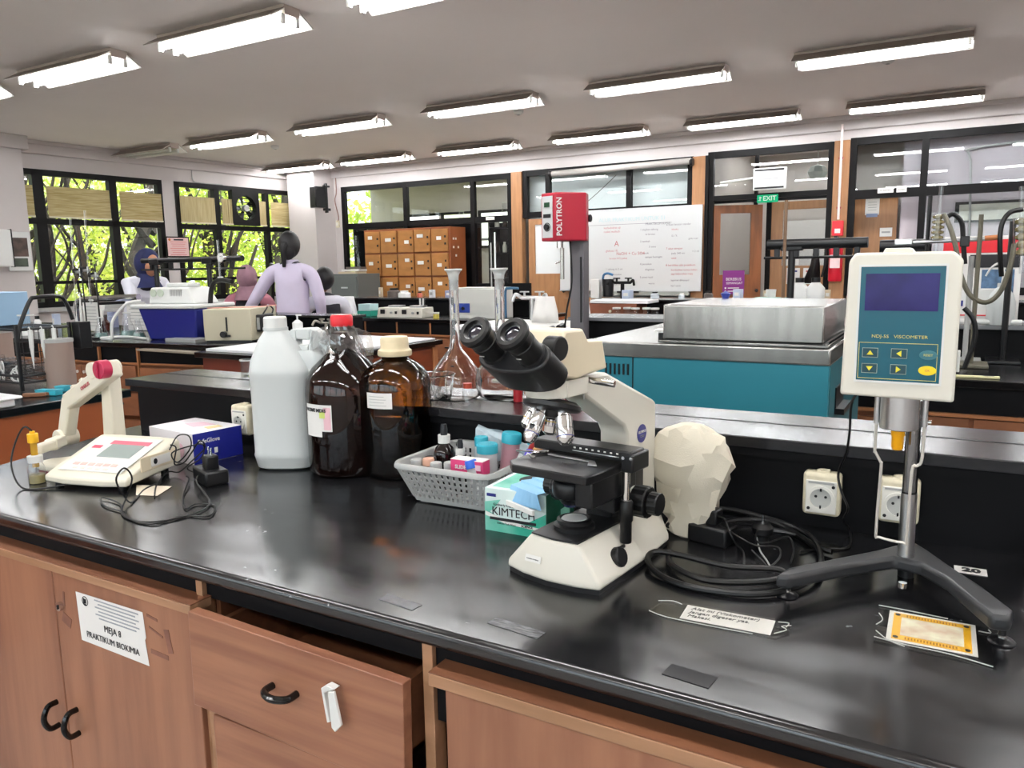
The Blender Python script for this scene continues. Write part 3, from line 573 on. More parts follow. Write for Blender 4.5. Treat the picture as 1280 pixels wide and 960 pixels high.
q0 = (kn.x - .0, 1.185, kn.z); q1 = (-2.0549, 1.185, 1.0094); q2 = (-2.0919, 1.185, 0.9045)
seg('upper_arm', q0, q1, .036, .044); seg('elbow', (q1[0] + .006, 1.185, q1[2] + .01), q2, .034, .036)
obj('joint', G().cyl((q2[0], 1.16, q2[2] + .004), (q2[0], 1.21, q2[2] + .004), .024, n=24), meter_w, t, .002)
for f in (.35, .6, .8): p = Vector(q0).lerp(Vector(q1), f); obj('clip', G(T(p.x - .013, 1.185, p.z + .022) @ Matrix.Rotation(-math.atan2(q1[2] - q0[2], q1[0] - q0[0]), 4, 'Y')).box(0, 0, 0, .014, .02, .01), meter_w, t, .002)
p = Vector(q0).lerp(Vector(q1), .5); text('OHAUS', .013, red, t, (p.x, 1.166, p.z), (PI / 2, math.atan2(q0[2] - q1[2], q0[0] - q1[0]) * -1, 0), bold=.0003)
q3 = (-1.9953, 1.09, 0.9165); q4 = (-1.932, 1.02, 0.9257)
def link(a, b, name, w=.03, h=.026):
    a, b = Vector(a), Vector(b); d = (b - a); Q = T(*((a + b) / 2)) @ Vector((1, 0, 0)).rotation_difference(d.normalized()).to_matrix().to_4x4(); obj(name, G(Q).box(0, 0, 0, d.length + .012, w, h), meter_w, t, .005)
link((q2[0] - .01, 1.18, q2[2] - .004), q3, 'lower_arm', .03, .03); link(q3, q4, 'clamp', .026, .024)
e = (-1.9061, 1.0, 0.9603); ez = e[2]
t = thing('ph_electrode', 'yellow electrode held by the clamp above the glass vial', 'electrode', (e[0], 1.0, 0))
b_ = (-1.9076, 0.9966, 0.85)
obj('cap', G().cyl((0, 0, ez - .01), (0, 0, ez + .012), .012).cyl((0, 0, ez + .012), (0, 0, ez + .018), .006), mat('electrode yellow', 'e8b21c', .35), t, .001)
obj('body', G().cyl((0, 0, ez - .07), (0, 0, ez - .01), .0075), mat('amber tube', 'b98e2c', .2), t); obj('tip', G().cyl((0, 0, .875), (0, 0, ez - .07), .006), clearpl, t)
t = thing('storage_vial', 'small clear glass vial with white collar under the yellow electrode', 'vial', (e[0], 1.0, ZT))
obj('glass', G().lathe([(.0, 0), (.018, 0), (.019, .003), (.019, .04), (.014, .05), (.014, .054), (.0165, .054)], n=20), clearpl, t); obj('liquid', G().cyl((0, 0, .002), (0, 0, .022), .0175, n=20), mat('pale yellow liquid', 'c9be8c', .1, trans=.6), t); obj('collar', G().lathe([(.0085, .052), (.0165, .052), (.017, .068), (.0085, .07), (.0085, .052)], n=20), white_pl, t)
cbl = [(e[0], 1.0, ez + .018), (e[0] - .015, .99, ez + .028), (e[0] - .04, .98, ez - .01), (e[0] - .03, .96, .90), (e[0] + .02, .95, .856), (e[0] + .07, .97, .853), (e[0] + .12, 1.02, .86)]
tag(obj('electrode_cable', G().tube(cbl, .0022, 6), rubber), 'thin black cable looping from the yellow electrode to the meter', 'cable')
# vial label slip and cables by the meter
sl = (-1.5961, 1.0922, 0.85)
tag(obj('paper_slip', G(T(sl[0], sl[1], ZT + .001) @ rz(-.5)).prism([(-.06, -.03), (.03, -.04), (.065, .0), (.0, .04)], 0, .0008), mat('cream slip', 'd8ccb8', .7), smooth=False), 'small cream paper slip lying under the black cables', 'paper')
ad = (-1.5461, 1.2083, 0.85)
t = thing('power_adapter', 'black power adapter with two upright pins in front of the glove carton', 'adapter', (-1.53, 1.20, ZT), -.35)
obj('body', G().box(0, 0, .018, .095, .055, .034), black_pl, t, .005); obj('plug_block', G().box(.005, .0, .05, .034, .03, .034), black_pl, t, .004)
for s in (-1, 1): obj('pin', G().cyl((.005 + s * .0095, 0, .067), (.005 + s * .0095, 0, .085), .0022, n=8), chrome, t)
def C3(*a): return list(a)
cords = [
 ('long black cord looping towards the counter front', .0019, [(-1.56, 1.22, .875), (-1.5133, 1.1455, 0.87), (-1.3696, 1.0657, 0.855), (-1.3526, 0.9733, 0.853), (-1.404, 0.9246, 0.853), (-1.4954, 0.9473, 0.853), (-1.5307, 0.9818, 0.87), (-1.4907, 0.9727, 0.92), (-1.4772, 0.9484, 0.95), (-1.4749, 0.9272, 0.93), (-1.5467, 0.9869, 0.87), (-1.5399, 0.9995, 0.853), (-1.6069, 1.0754, 0.853), (-1.6011, 1.1031, 0.86)]),
 ('black cord looping in front of the glove carton', .0017, [(-1.5748, 1.1275, 0.94), (-1.6062, 1.1746, 0.96), (-1.5405, 1.1562, 0.97), (-1.5438, 1.1604, 0.94), (-1.5927, 1.1588, 0.9), (-1.6165, 1.1631, 0.92), (-1.5619, 1.1789, 0.94), (-1.5066, 1.1674, 0.95), (-1.545, 1.1899, 0.91), (-1.6276, 1.2097, 0.87), (-1.5893, 1.2113, 0.86), (-1.55, 1.2, .87)]),
 ('black cord tangled behind the meter', .0017, [(-1.578, 1.1329, 0.95), (-1.5753, 1.1451, 0.94), (-1.5862, 1.1452, 0.9), (-1.5785, 1.1657, 0.9), (-1.5423, 1.1627, 0.93), (-1.5112, 1.1631, 0.96), (-1.5124, 1.1756, 0.94), (-1.6093, 1.2112, 0.89), (-1.646, 1.1998, 0.86), (-1.6716, 1.1871, 0.86), (-1.6095, 1.1108, 0.855), (-1.5386, 1.0535, 0.853)]),
 ('black cord running from the adapter to the front loop', .0019, [(-1.58, 1.17, .865), (-1.5606, 1.1615, 0.86), (-1.4793, 1.0833, 0.853), (-1.3931, 1.0234, 0.853), (-1.402, 1.0564, 0.853), (-1.3561, 1.067, 0.853), (-1.3062, 1.0141, 0.853), (-1.3542, 0.9897, 0.853), (-1.3685, 0.9263, 0.853), (-1.4673, 0.9321, 0.853), (-1.553, 0.98, 0.853), (-1.6277, 0.9877, 0.855), (-1.5738, 0.9567, 0.853), (-1.4923, 0.9488, 0.853)])]
for l, r, p in cords: tag(obj('black_cable', G().tube(p, r, 6, 5), rubber), l, 'cord', 'tangled cords by the meter')
# glove carton
t = thing('glove_carton', 'white and deep blue carton of gloves behind the meter', 'box', (-1.80, 1.372, ZT), math.radians(0))
W = [(-1.903, 1.305), (-1.699, 1.285), (-1.683, 1.43), (-1.89, 1.445)]
bw = mat('carton white', 'e4e0e4', .5); bbl = mat('carton blue', '1c2488', .4)
W = [(x + 1.80, y - 1.372) for x, y in W]
obj('body', G().prism(W, 0, .083), bw, t, .001, smooth=False)
def face_quad(a, b, z0, z1, m, name, off=.0008, u0=0, u1=1):
    a, b = Vector((a[0], a[1], 0)), Vector((b[0], b[1], 0)); d = (b - a); n_ = Vector((d.y, -d.x, 0)).normalized() * off
    p, q = a + d * u0 + n_, a + d * u1 + n_
    return obj(name, G().quad((p.x, p.y, z0), (q.x, q.y, z0), (q.x, q.y, z1), (p.x, p.y, z1)), m, t, smooth=False)
face_quad(W[1], W[2], .001, .082, bbl, 'blue_end')
ang = math.atan2(W[2][1] - W[1][1], W[2][0] - W[1][0]); mid = ((W[1][0] + W[2][0]) / 2 + .0016, (W[1][1] + W[2][1]) / 2)
text('SafeGlove', .016, paper, t, (mid[0], mid[1] - .03, .06), (PI / 2, 0, ang), bold=.0002); text('Nitrile', .009, paper, t, (mid[0], mid[1] + .04, .063), (PI / 2, 0, ang))
for dx, dz in ((-.01, .03), (.02, .035), (.04, .028)): obj('hand_mark', G(T(mid[0], mid[1] + dx, dz) @ rz(ang - 0)).box(0, -.001, 0, .01, .0006, .014), paper, t, smooth=False)
ang2 = math.atan2(W[1][1] - W[0][1], W[1][0] - W[0][0]); text('NEW Comfortable Gloves', .0105, mat('violet print', '5a3a86', .5), t, (-.02, W[0][1] + .007, .063), (PI / 2, 0, ang2), bold=.0001)
obj('pink_print', G(T(.045, W[1][1] + .002, .035) @ rz(ang2)).prism([(.02 * math.cos(i * .5), .02 * math.sin(i * .5)) for i in range(12)], -.001, 0, 'y'), mat('pink print', 'e0bcc8', .5), t, smooth=False)
obj('top_print', G().prism([(-.04, 0), (.02, -.02), (.05, .03), (-.01, .04)], .083, .0836), MAT['pink print'], t, smooth=False); obj('top_print', G().prism([(.05, -.01), (.08, -.02), (.09, .02), (.06, .03)], .083, .0836), mat('gold print', 'd8c48a', .5), t, smooth=False)
# ---------------- jugs and bottles ----------------
hdpe = mat('milky plastic', 'c6cac9', .35, sss=.3)
def superr(rx, ry, z, cx=0, cy=0, n=28, e=.55):
    o = []
    for i in range(n):
        a = 2 * PI * i / n; c_, s_ = math.cos(a), math.sin(a); o.append((cx + rx * math.copysign(abs(c_) ** e, c_), cy + ry * math.copysign(abs(s_) ** e, s_), z))
    return o
j = (-1.4371, 1.3359, 0.85)
t = thing('plastic_jug', 'milky white jug with screw cap and moulded handle beside the dark brown bottle', 'jug', (j[0] - .045, j[1] + .075, ZT), math.radians(28))
R_ = [(.062, .058, .0), (.075, .07, .006), (.08, .075, .03), (.082, .077, .037), (.08, .075, .044), (.081, .076, .235), (.083, .078, .245), (.081, .076, .255), (.075, .07, .275), (.05, .045, .325), (.03, .03, .348), (.026, .026, .352)]
obj('body', G().loft([superr(a, b, z, -.018 * max(0, (z - .255) / .1), 0, 28, .62 if z < .3 else .9) for a, b, z in R_]), hdpe, t, ang=50)
obj('neck_ring', G().lathe([(.026, .35), (.031, .35), (.031, .357), (.026, .357), (.026, .35)], (-.018, 0, 0), 24), hdpe, t); obj('cap', G().lathe([(.0, .356), (.029, .356), (.029, .38), (.026, .384), (0, .384)], (-.018, 0, 0), 28), white_pl, t)
JM = (T(j[0] - .045, j[1] + .075, ZT) @ rz(math.radians(28))).inverted() @ T(-1.43, 1.435, ZT) @ rz(math.radians(14))
obj('shoulder', G(JM).loft([superr(a, b, z, 0, 0, 28, .65) for a, b, z in [(.05, .025, .2), (.064, .036, .22), (.07, .042, .25), (.066, .04, .285), (.06, .034, .30)]]), hdpe, t, ang=50)
hq = [(-.066, .285), (-.052, .325), (-.03, .352), (.03, .356), (.05, .345), (.062, .31), (.068, .285)]
hi = [(-.018, .312), (.018, .312), (.022, .325), (-.016, .327)]
obj('handle', G(JM).prism([hq[0], hq[1], hq[2], (-.016, .3535), hi[3], hi[0], (-.018, .285)], -.018, .018, 'y').prism([(.018, .285), hi[1], hi[2], (.022, .3555), hq[3], hq[4], hq[5], hq[6]], -.018, .018, 'y').prism([(-.016, .3535), hi[3], hi[2], (.022, .3555)], -.018, .018, 'y').prism([(-.018, .285), hi[0], hi[1], (.018, .285)], -.018, .018, 'y'), hdpe, t, .004)

amber = mat('amber glass', '8a4a12', .02, trans=1, ior=1.48); liq = mat('dark brown liquid', '0c0504', .08)
amber_d = mat('dark brown glass', '2b120c', .03, trans=.85, ior=1.48)
def bottle(t, prof, m, lv, rin, sc=.93):
    obj('glass', G().lathe(prof, n=40), m, t, ang=60)
    obj('liquid', G().lathe([(0, .006), (rin * .9, .006), (rin, .02), (rin, lv), (0, lv)], n=32), liq, t, ang=60)
J = (-1.305, 1.435)
t = thing('reagent_bottle', 'large dark brown bottle with red cap and white label between jug and amber bottle', 'bottle', (J[0], J[1], ZT), math.radians(0))
pr = [(0, 0), (.085, 0), (.094, .01), (.096, .03), (.097, .20), (.093, .235), (.078, .262), (.05, .288), (.033, .305), (.027, .318), (.026, .34), (0, .34)]
bottle(t, pr, amber_d, .19, .09)
obj('faceted_neck', G().lathe([(.029, .31), (.031, .318), (.029, .345), (.025, .348)], n=8), amber_d, t, smooth=False)
obj('cap', G().lathe([(0, .362), (.026, .362), (.027, .366), (.027, .385), (.024, .39), (0, .39)], n=28), red_cap, t)
film = thin_glass('cling film', (.9, .9, .9), .12)
g = G(); rings = []; RR = random.Random(5)
for k in range(7):
    z = .366 - .012 * k; rings.append([((.026 + .0016 * k + (.006 * k if (i % 4 == 0) else 0) + RR.random() * .004 * k) * math.cos(2 * PI * i / 26), (.026 + .0014 * k + RR.random() * .003 * k) * math.sin(2 * PI * i / 26), z + (.004 * math.sin(i * 1.7)) * k / 3) for i in range(26)])
g.loft(rings, cap=False); obj('cling_film', g, film, t, smooth=False)
g = G(); rings = []
for s in (-1, 1):
    rings = []
    for k in range(6):
        c0 = Vector((s * (.03 + .012 * k), -.005, .352 - .009 * k)); h = .010 + .006 * k
        rings.append([(c0.x, c0.y + .012 * math.cos(a) * (1 + RR.random() * .5), c0.z + h * math.sin(a) + RR.random() * .006) for a in [2 * PI * i / 10 for i in range(10)]])
    obj('film_wing', G().loft(rings), film, t, smooth=False)
def curved_label(t, R0, a0, a1, z0, z1, m, name='label', n=8):
    g = G(); vs = []
    for i in range(n + 1):
        a = a0 + (a1 - a0) * i / n
        for z in (z0, z1): vs.append((R0 * math.cos(a), R0 * math.sin(a), z))
    return obj(name, g.add(vs, [(2 * i, 2 * i + 2, 2 * i + 3, 2 * i + 1) for i in range(n)]), m, t)
dirc = math.atan2(-J[1], -J[0])      # towards the viewer side of the room
d0 = dirc - 1.25
curved_label(t, .0982, d0 + .05, d0 + .90, .118, .182, paper); curved_label(t, .0986, d0 + .68, d0 + .87, .122, .176, mat('pink label end', 'dfb4bc', .6), 'label_stamp'); curved_label(t, .0988, d0 + .56, d0 + .72, .15, .166, mat('yellow green print', 'c4d070', .6), 'label_stamp')
for i, ch in enumerate('FILTRAT MEDIS'):
    a = d0 + .1 + i * .052; text(ch, .0115, ink, t, (.0992 * math.cos(a), .0992 * math.sin(a), .168), (PI / 2, 0, a + PI / 2), bold=.0004)
curved_label(t, .0985, d0 + .05, d0 + .62, .104, .15, paper, 'label_flap')
A = (-1.172, 1.47)
t = thing('reagent_bottle', 'amber glass bottle with cream cap, half full, beside the dark brown bottle', 'bottle', (A[0], A[1], ZT))
pr = [(0, 0), (.074, 0), (.082, .008), (.084, .02), (.084, .215), (.081, .24), (.068, .262), (.05, .276), (.035, .283), (.032, .29), (.032, .30), (0, .30)]
bottle(t, pr, amber, .155, .079)
obj('cap', G().lathe([(0, .292), (.040, .292), (.0415, .296), (.0405, .305), (.036, .308), (.034, .312), (.034, .332), (.031, .338), (0, .338)], n=36), mat('cream cap', 'd8c8a4', .4, nz=.12, nscale=30), t)
dA = math.atan2(-A[1], -A[0]); curved_label(t, .0848, dA - .95, dA - .13, .175, .212, paper)
for k in range(4): curved_label(t, .0852, dA - .85, dA - .3 - .06 * (k % 2), .182 + .007 * k, .1832 + .007 * k, grey_pl, 'print_line')
# ---------------- microscope ----------------
t = thing('microscope', 'cream and black binocular microscope standing on the worktop', 'microscope', (-.535, 1.035, ZT), math.radians(-8))
def seg2(y): return 0
bot = [(-.090, .008), (-.05, -.004), (0, -.009), (.05, -.004), (.090, .008), (.086, .15), (.075, .27), (.04, .305), (-.04, .305), (-.075, .27), (-.086, .15)]
top = [(-.047, .016), (-.025, .010), (0, .008), (.025, .010), (.047, .016), (.05, .15), (.045, .26), (.033, .30), (-.033, .30), (-.045, .26), (-.05, .15)]
mid = [(a[0] * .97 + b[0] * .03, a[1] * .97 + b[1] * .03) for a, b in zip(bot, top)]
obj('base', G().loft([[(x, y, .008) for x, y in bot], [(x, y, .02) for x, y in mid], [(x, y, .07) for x, y in top]]), cream, t, .005, seg=3)
obj('base_sole', G().prism([(x * .96, y * .98 + .003) for x, y in bot], 0, .008), black_pl, t, smooth=False)
obj('base_plate', G().prism([(-.045, .016), (0, .010), (.045, .016), (.047, .2), (-.047, .2)], .0705, .0735), black_pl, t, .001)
obj('field_lens_ring', G().lathe([(.0, .0735), (.034, .0735), (.034, .080), (.029, .083), (.029, .089), (.024, .091), (.0225, .088), (0, .088)], (0, .075, 0), 40), black_pl, t)
obj('field_lens', G().lathe([(0, .0885), (.0222, .0885), (.02, .0905), (0, .092)], (0, .075, 0), 32), mat('frosted lens', 'b9bcbc', .25), t)
obj('name_label', G(T(-.027, -.0035, .038) @ Matrix.Rotation(-.33, 4, 'X')).box(0, -.001, 0, .03, .0012, .011), paper, t, smooth=False); text('Praktikum Biokimia', .003, ink, t, (-.027, -.0058, .038), (PI / 2 - .33, 0, 0))
# side power knob
obj('lamp_knob', G().lathe([(0, 0), (.014, 0), (.0165, .003), (.0165, .012), (.014, .015), (0, .015)], (.071, .085, .034), 18, (1, 0, .35)), black_pl, t, smooth=False)
obj('lamp_knob_arm', G().box(.066, .105, .04, .01, .03, .012), black_pl, t, .002)
# arm, one continuous casting
arm = [(.305, .0), (.305, .251), (.292, .259), (.131, .326), (-.02, .332), (-.02, .308), (.05, .304), (.085, .285), (.19, .226), (.2, .21), (.2, .07), (.22, .0)]
g = G(); 
rings = [[(x, y, z) for y, z in arm] for x in (-.03, .03)]
g.prism([(y, z) for y, z in arm], -.028, .028, 'x'); obj('arm', g, cream, t, .005, seg=2, smooth=True)
obj('head_mount', G().loft([[(.037 * math.cos(2 * PI * i / 24), .037 * math.sin(2 * PI * i / 24) + .006, z) for i in range(24)] for z in (.303, .330)]).bb(-.038, .038, -.0, .06, .303, .330), cream, t, .002)
obj('arm_seam', G().box(.0285, .06, .31, .0008, .0018, .036), grey_pl, t, smooth=False)
obj('clamp_pin', G().cyl((.028, .068, .322), (.075, .075, .318), .0055), chrome, t)
b = obj('maker_badge', G().lathe([(0, 0), (.0165, 0), (.0165, .0008), (0, .0008)], (.0282, .25, .203), 28, (1, 0, 0)), mat('badge blue', '26277c', .35), t)
text('OLYMPUS', .0062, paper, t, (.0293, .25, .206), (PI / 2, 0, PI / 2), bold=.0002); text('CX21', .0062, MAT['grey plastic'], t, (.0293, .25, .198), (PI / 2, 0, PI / 2))
# binocular head
hd = [[(-.047, -.045, .333), (.047, -.045, .333), (.04, .10, .333), (-.04, .10, .333)],
      [(-.05, -.05, .345), (.05, -.05, .345), (.045, .112, .338), (-.045, .112, .338)],
      [(-.05, -.02, .406), (.05, -.02, .406), (.042, .045, .400), (-.042, .045, .400)]]
g = G().add([(-.05, -.062, .345), (.05, -.062, .345), (.046, .012, .331), (-.046, .012, .331), (-.05, -.022, .407), (.05, -.022, .407), (.04, .055, .386), (-.04, .055, .386), (.036, .105, .382), (-.036, .105, .382), (.04, .112, .336), (-.04, .112, .336), (.04, .04, .405), (-.04, .04, .405)],
            [(0, 1, 5, 4), (0, 3, 2, 1), (3, 11, 10, 2), (4, 5, 12, 13), (13, 12, 6, 7), (7, 6, 8, 9), (9, 8, 10, 11), (1, 2, 5), (2, 12, 5), (2, 6, 12), (2, 10, 8), (2, 8, 6), (0, 4, 3), (3, 4, 13), (3, 13, 7), (3, 9, 11), (3, 7, 9)])
obj('head', g, cream_y, t, .004, seg=2, ang=20)
obj('head_ring', G().lathe([(0, 0), (.036, 0), (.036, .003), (0, .003)], (0, -.01, .329), 32), grey_pl, t)
edir = Vector((0, -.067, .050)).normalized()
for s in (-1, 1):
    ctr = Vector((s * .033, -.128, .411))
    L0 = lambda d: ctr - edir * d
    ax_ = edir
    # barrel housing: flattened box that carries the tube
    tb = obj('eye_tube', G().lathe([(0, 0), (.0235, 0), (.0245, .004), (.0245, .05), (.0215, .054), (.0215, .062), (.0195, .066), (0, .066)], L0(.12), 32, ax_), black_pl, t, ang=40)
    ep = obj('eyepiece', G().lathe([(.0, 0), (.0195, 0), (.0195, .03), (.0205, .031), (.0205, .037), (.0195, .038), (.0215, .052), (.0245, .056), (.0245, .062), (.0215, .066), (.0155, .066), (.0145, .058), (.0, .058)], L0(.062), 36, ax_), rubber, t, ang=30)
    obj('eye_lens', G().lathe([(0, 0), (.0125, 0), (.0105, .0025), (.006, .004), (0, .0045)], L0(.0045), 28, ax_), lens_m, ep)
    obj('lens_bezel', G().lathe([(.0122, 0), (.0145, 0), (.0145, .002), (.0122, .002), (.0122, 0)], L0(.0045), 28, ax_), chrome, ep)
    obj('diopter_mark', G(T(*(L0(.035))) @ Vector((0, 0, 1)).rotation_difference(ax_).to_matrix().to_4x4()).box(s * 0, -.0207, 0, .008, .0006, .0012), paper, ep, smooth=False)
g = G(); c0 = Vector((0, -.045, .346))
for s in (-1, 1): pass
rings = []
for d in (-.012, .0, .03, .048):
    c1 = c0 + edir * d; up = Vector((1, 0, 0)).cross(edir); rr = []
    for i in range(28):
        a = 2 * PI * i / 28; rr.append(c1 + Vector((1, 0, 0)) * (.062 * math.copysign(abs(math.cos(a)) ** .8, math.cos(a))) + up * (.028 * math.copysign(abs(math.sin(a)) ** .8, math.sin(a))))
    rings.append(rr)
obj('tube_bridge', G().loft(rings), black_pl, t, .003)
obj('head_dial', G().cyl((.028, -.035, .382), (.052, -.036, .382), .018, n=24), black_pl, t, .002)
# nosepiece and objectives
nd = Vector((0, -.30, -1)).normalized(); nc = Vector((.002, .012, .290))
obj('nosepiece', G().lathe([(0, -.006), (.036, -.006), (.045, 0), (.045, .006), (.041, .009), (.024, .012), (.018, .022), (0, .022)], nc, 40, nd), black_pl, t)
def objective(az, Ln, r, bands, kk='objective'):
    a = az; side = Vector((math.cos(a), math.sin(a), 0)); q = Vector((0, 0, 1)).rotation_difference(nd); base = nc + (q @ (side * .025)) + nd * .012
    dirn = (nd + (q @ side) * .33).normalized()
    o = obj(kk, G().lathe([(0, 0), (r * .8, 0), (r * .8, .006), (r, .008), (r, Ln * .5), (r * .97, Ln * .51), (r * .97, Ln * .53), (r, Ln * .54), (r, Ln * .82), (r * .7, Ln * .95), (r * .5, Ln), (0, Ln)], base, 24, dirn), chrome, t)
    obj('colour_ring', G().lathe([(r * 1.01, Ln * bands), (r * 1.015, Ln * bands), (r * 1.015, Ln * bands + .0012), (r * 1.01, Ln * bands + .0012)], base, 24, dirn), mat('ring yellow', 'c8a83a', .4) if az < 0 and 'ring yellow' not in MAT else (MAT.get('ring yellow') if az < 0 else MAT['navy print']), o)
objective(math.radians(-120), .036, .0145, .3); objective(math.radians(95), .056, .0115, .72); objective(math.radians(10), .050, .0135, .75); objective(math.radians(-200), .034, .012, .5)
# stage
obj('stage', G().prism([(-.07, .0), (.07, .0), (.073, .02), (.073, .14), (-.09, .14), (-.09, .02)], .172, .186), black_pl, t, .002)
obj('slide_carrier', G().box(.0, .115, .2, .19, .045, .018), black_pl, t, .003)
obj('carrier_end', G().box(.088, .118, .19, .022, .055, .03), black_pl, t, .003)
obj('scale_strip', G().box(.03, .0915, .1985, .088, .001, .0016), chrome, t, smooth=False)
for k in range(8): obj('scale_mark', G().box(-.01 + .0115 * k, .0915, .2035, .0035, .0012, .0022), paper, t, smooth=False)
for x in (.082, .096): obj('screw', G().cyl((x, .0925, .199), (x, .089, .199), .0028, n=12), chrome, t)
obj('slide_holder', G().prism([(-.055, .088), (.035, .082), (.052, .06), (.038, .055), (.028, .074), (-.055, .078)], .187, .1895), alu, t, .0005)
obj('clip_finger', G().tube([(-.06, .083, .1905), (-.072, .07, .1905), (-.07, .05, .1905), (-.052, .038, .1905)], .0026, 8), chrome, t)
obj('clip_lever', G().tube([(-.058, .085, .192), (-.085, .062, .193), (-.10, .05, .195)], .0016, 6), chrome, t)
obj('stage_opening', G().lathe([(.0, 0), (.015, 0), (.015, .0006), (0, .0006)], (0, .065, .1861), 24), rubber, t)
obj('stage_bracket', G().bb(.03, .062, .03, .17, .125, .172).bb(-.035, .06, .10, .2, .10, .172), black_pl, t, .003)
obj('stage_slide', G().bb(-.026, .026, .15, .2, .04, .172), black_pl, t, .003)
obj('condenser', G().lathe([(0, .118), (.016, .118), (.02, .126), (.028, .13), (.0305, .136), (.0305, .152), (.028, .156), (.02, .158), (.02, .17), (0, .17)], (0, .065, 0), 40), black_pl, t)
obj('condenser_lens', G().lathe([(0, .112), (.012, .113), (.016, .118), (0, .118)], (0, .065, 0), 28), mat('coated lens', '28305a', .05, spec=1), t)
# knobs
def knob(name, c, r, w, m, sgn=1, n=36):
    g = G(); prof = []; rings = []
    for x, k in ((0, .93), (.002, 1), (w - .002, 1), (w, .93)):
        rings.append([(c[0] + sgn * x, c[1] + r * k * (1 - (.035 if i % 2 else 0)) * math.cos(2 * PI * i / n), c[2] + r * k * (1 - (.035 if i % 2 else 0)) * math.sin(2 * PI * i / n)) for i in range(n)])
    return obj(name, g.loft(rings), m, t, smooth=False)
for sgn in (1, -1):
    obj('focus_boss', G().cyl((sgn * .028, .16, .11), (sgn * .07, .16, .11), .024, n=28), cream if sgn > 0 else cream, t)
    cf = knob('coarse_focus_knob', (sgn * .066, .16, .11), .027, .027, rubber, sgn); ff = knob('fine_focus_knob', (sgn * .094, .16, .11), .0195, .018, rubber, sgn)
obj('stage_knob_shaft', G().cyl((.072, .118, .11), (.072, .118, .172), .0065), chrome, t)
obj('stage_knob', G().lathe([(0, .05), (.009, .05), (.0095, .053), (.0095, .085), (.0115, .088), (.0115, .118), (.009, .122), (0, .122)], (.072, .118, 0), 24), rubber, t)
# crumpled cloth cover hung behind
g = G(); RR = random.Random(11); cc = Vector((-.408, 1.36, ZT)); vs = []; fs = []; n, m = 44, 14
pr = [(.035, .0), (.05, .010), (.046, .025), (.05, .045), (.058, .07), (.066, .095), (.072, .12), (.074, .145), (.070, .168), (.060, .187), (.044, .201), (.024, .210), (.006, .213)]
rings = []; n = 19
for k, (r, z) in enumerate(pr):
    off = .5 * (k % 2); row = []
    for i in range(n):
        a = 2 * PI * (i + off) / n; q = 1 + RR.uniform(-.11, .11) + .2 * noise.noise((math.cos(a) * 2.2, math.sin(a) * 2.2, z * 18)); row.append((r * q * math.cos(a) , r * q * math.sin(a) * .62, z + RR.uniform(-.007, .007) * (0 < k < 11)))
    rings.append(row)
cov = thing('dust_cover', 'crumpled off white cloth cover bundled up behind the microscope', 'cover', (cc.x, cc.y, ZT), math.radians(-10))
clothm = mat('cover cloth', 'ddd5c2', .85, nz=.08, nscale=9, bump=.35, bscale=500)
obj('cloth', G().loft(rings), clothm, cov, ang=20)
cl_ = cov.children[0] if cov.children else None
pass
# ---------------- basket and contents ----------------
B = (-.905, 1.385)
t = thing('plastic_basket', 'grey perforated plastic basket full of bottles and tubes', 'basket', (B[0], B[1], ZT), math.radians(1))
bx0, by0 = .088, .088; tx0, ty0, H = .118, .122, .09
def rrect(hx, hy, z, r, n=4):
    o = []
    for cx, cy, a0 in ((hx - r, hy - r, 0), (-hx + r, hy - r, 90), (-hx + r, -hy + r, 180), (hx - r, -hy + r, 270)):
        for i in range(n + 1): a = math.radians(a0 + 90 * i / n); o.append((cx + r * math.cos(a), cy + r * math.sin(a), z))
    return o
obj('floor', G().prism([(p[0], p[1]) for p in rrect(bx0, by0, 0, .02)], .003, .006), grey_pl, t)
def side_open(hx0, hy0, hx1, hy1):
    # four walls as lattices: horizontal bands joined by ribs, holes left open
    g = G(); lev = [(0.0, .10), (.20, .255), (.355, .41), (.51, .565), (.665, .72), (.83, 1.0)]
    def P(f, side, u):
        hx = hx0 + (hx1 - hx0) * f; hy = hy0 + (hy1 - hy0) * f; z = .004 + (H - .004) * f
        return {0: (u * hx, -hy, z), 1: (hx, u * hy, z), 2: (-u * hx, hy, z), 3: (-hx, -u * hy, z)}[side]
    for side in range(4):
        for a, b in lev: g.add([P(a, side, -.97), P(a, side, .97), P(b, side, .97), P(b, side, -.97)], [(0, 1, 2, 3)])
        n = 15
        for i in range(n + 1):
            u = -.97 + 1.94 * i / n; w_ = .035 if 0 < i < n else .06
            g.add([P(.1, side, max(-1, u - w_)), P(.1, side, min(1, u + w_)), P(.84, side, min(1, u + w_)), P(.84, side, max(-1, u - w_))], [(0, 1, 2, 3)])
    return g
o = obj('lattice', side_open(bx0, by0, tx0, ty0), grey_pl, t, smooth=False); sm = o.modifiers.new('thick', 'SOLIDIFY'); sm.thickness = .0022
g = G(); A1 = rrect(tx0 + .003, ty0 + .003, H + .001, .03); A2 = rrect(tx0 + .009, ty0 + .009, H - .003, .034); A3 = rrect(tx0 + .009, ty0 + .009, H - .009, .034); A4 = rrect(tx0 - .001, ty0 - .001, H - .002, .028); A5 = rrect(tx0 + .006, ty0 + .006, H + .002, .032)
g.loft([A4, A1, A5, A2, A3], cap=False); obj('rim', g, grey_pl, t)
for sx_, sy_ in ((-1, -1), (1, -1), (1, 1), (-1, 1)): obj('foot', G().box(sx_ * .07, sy_ * .075, .0015, .02, .014, .003), grey_pl, t, .001)
blk = mat('dropper rubber', '1c1e22', .5); dkb = mat('dark dropper glass', '140b0a', .05); tealc = mat('teal cap', '2f9db0', .35); bluec = mat('blue cap', '2a5ec4', .35); pinkl = mat('rose powder', 'b98a94', .3)
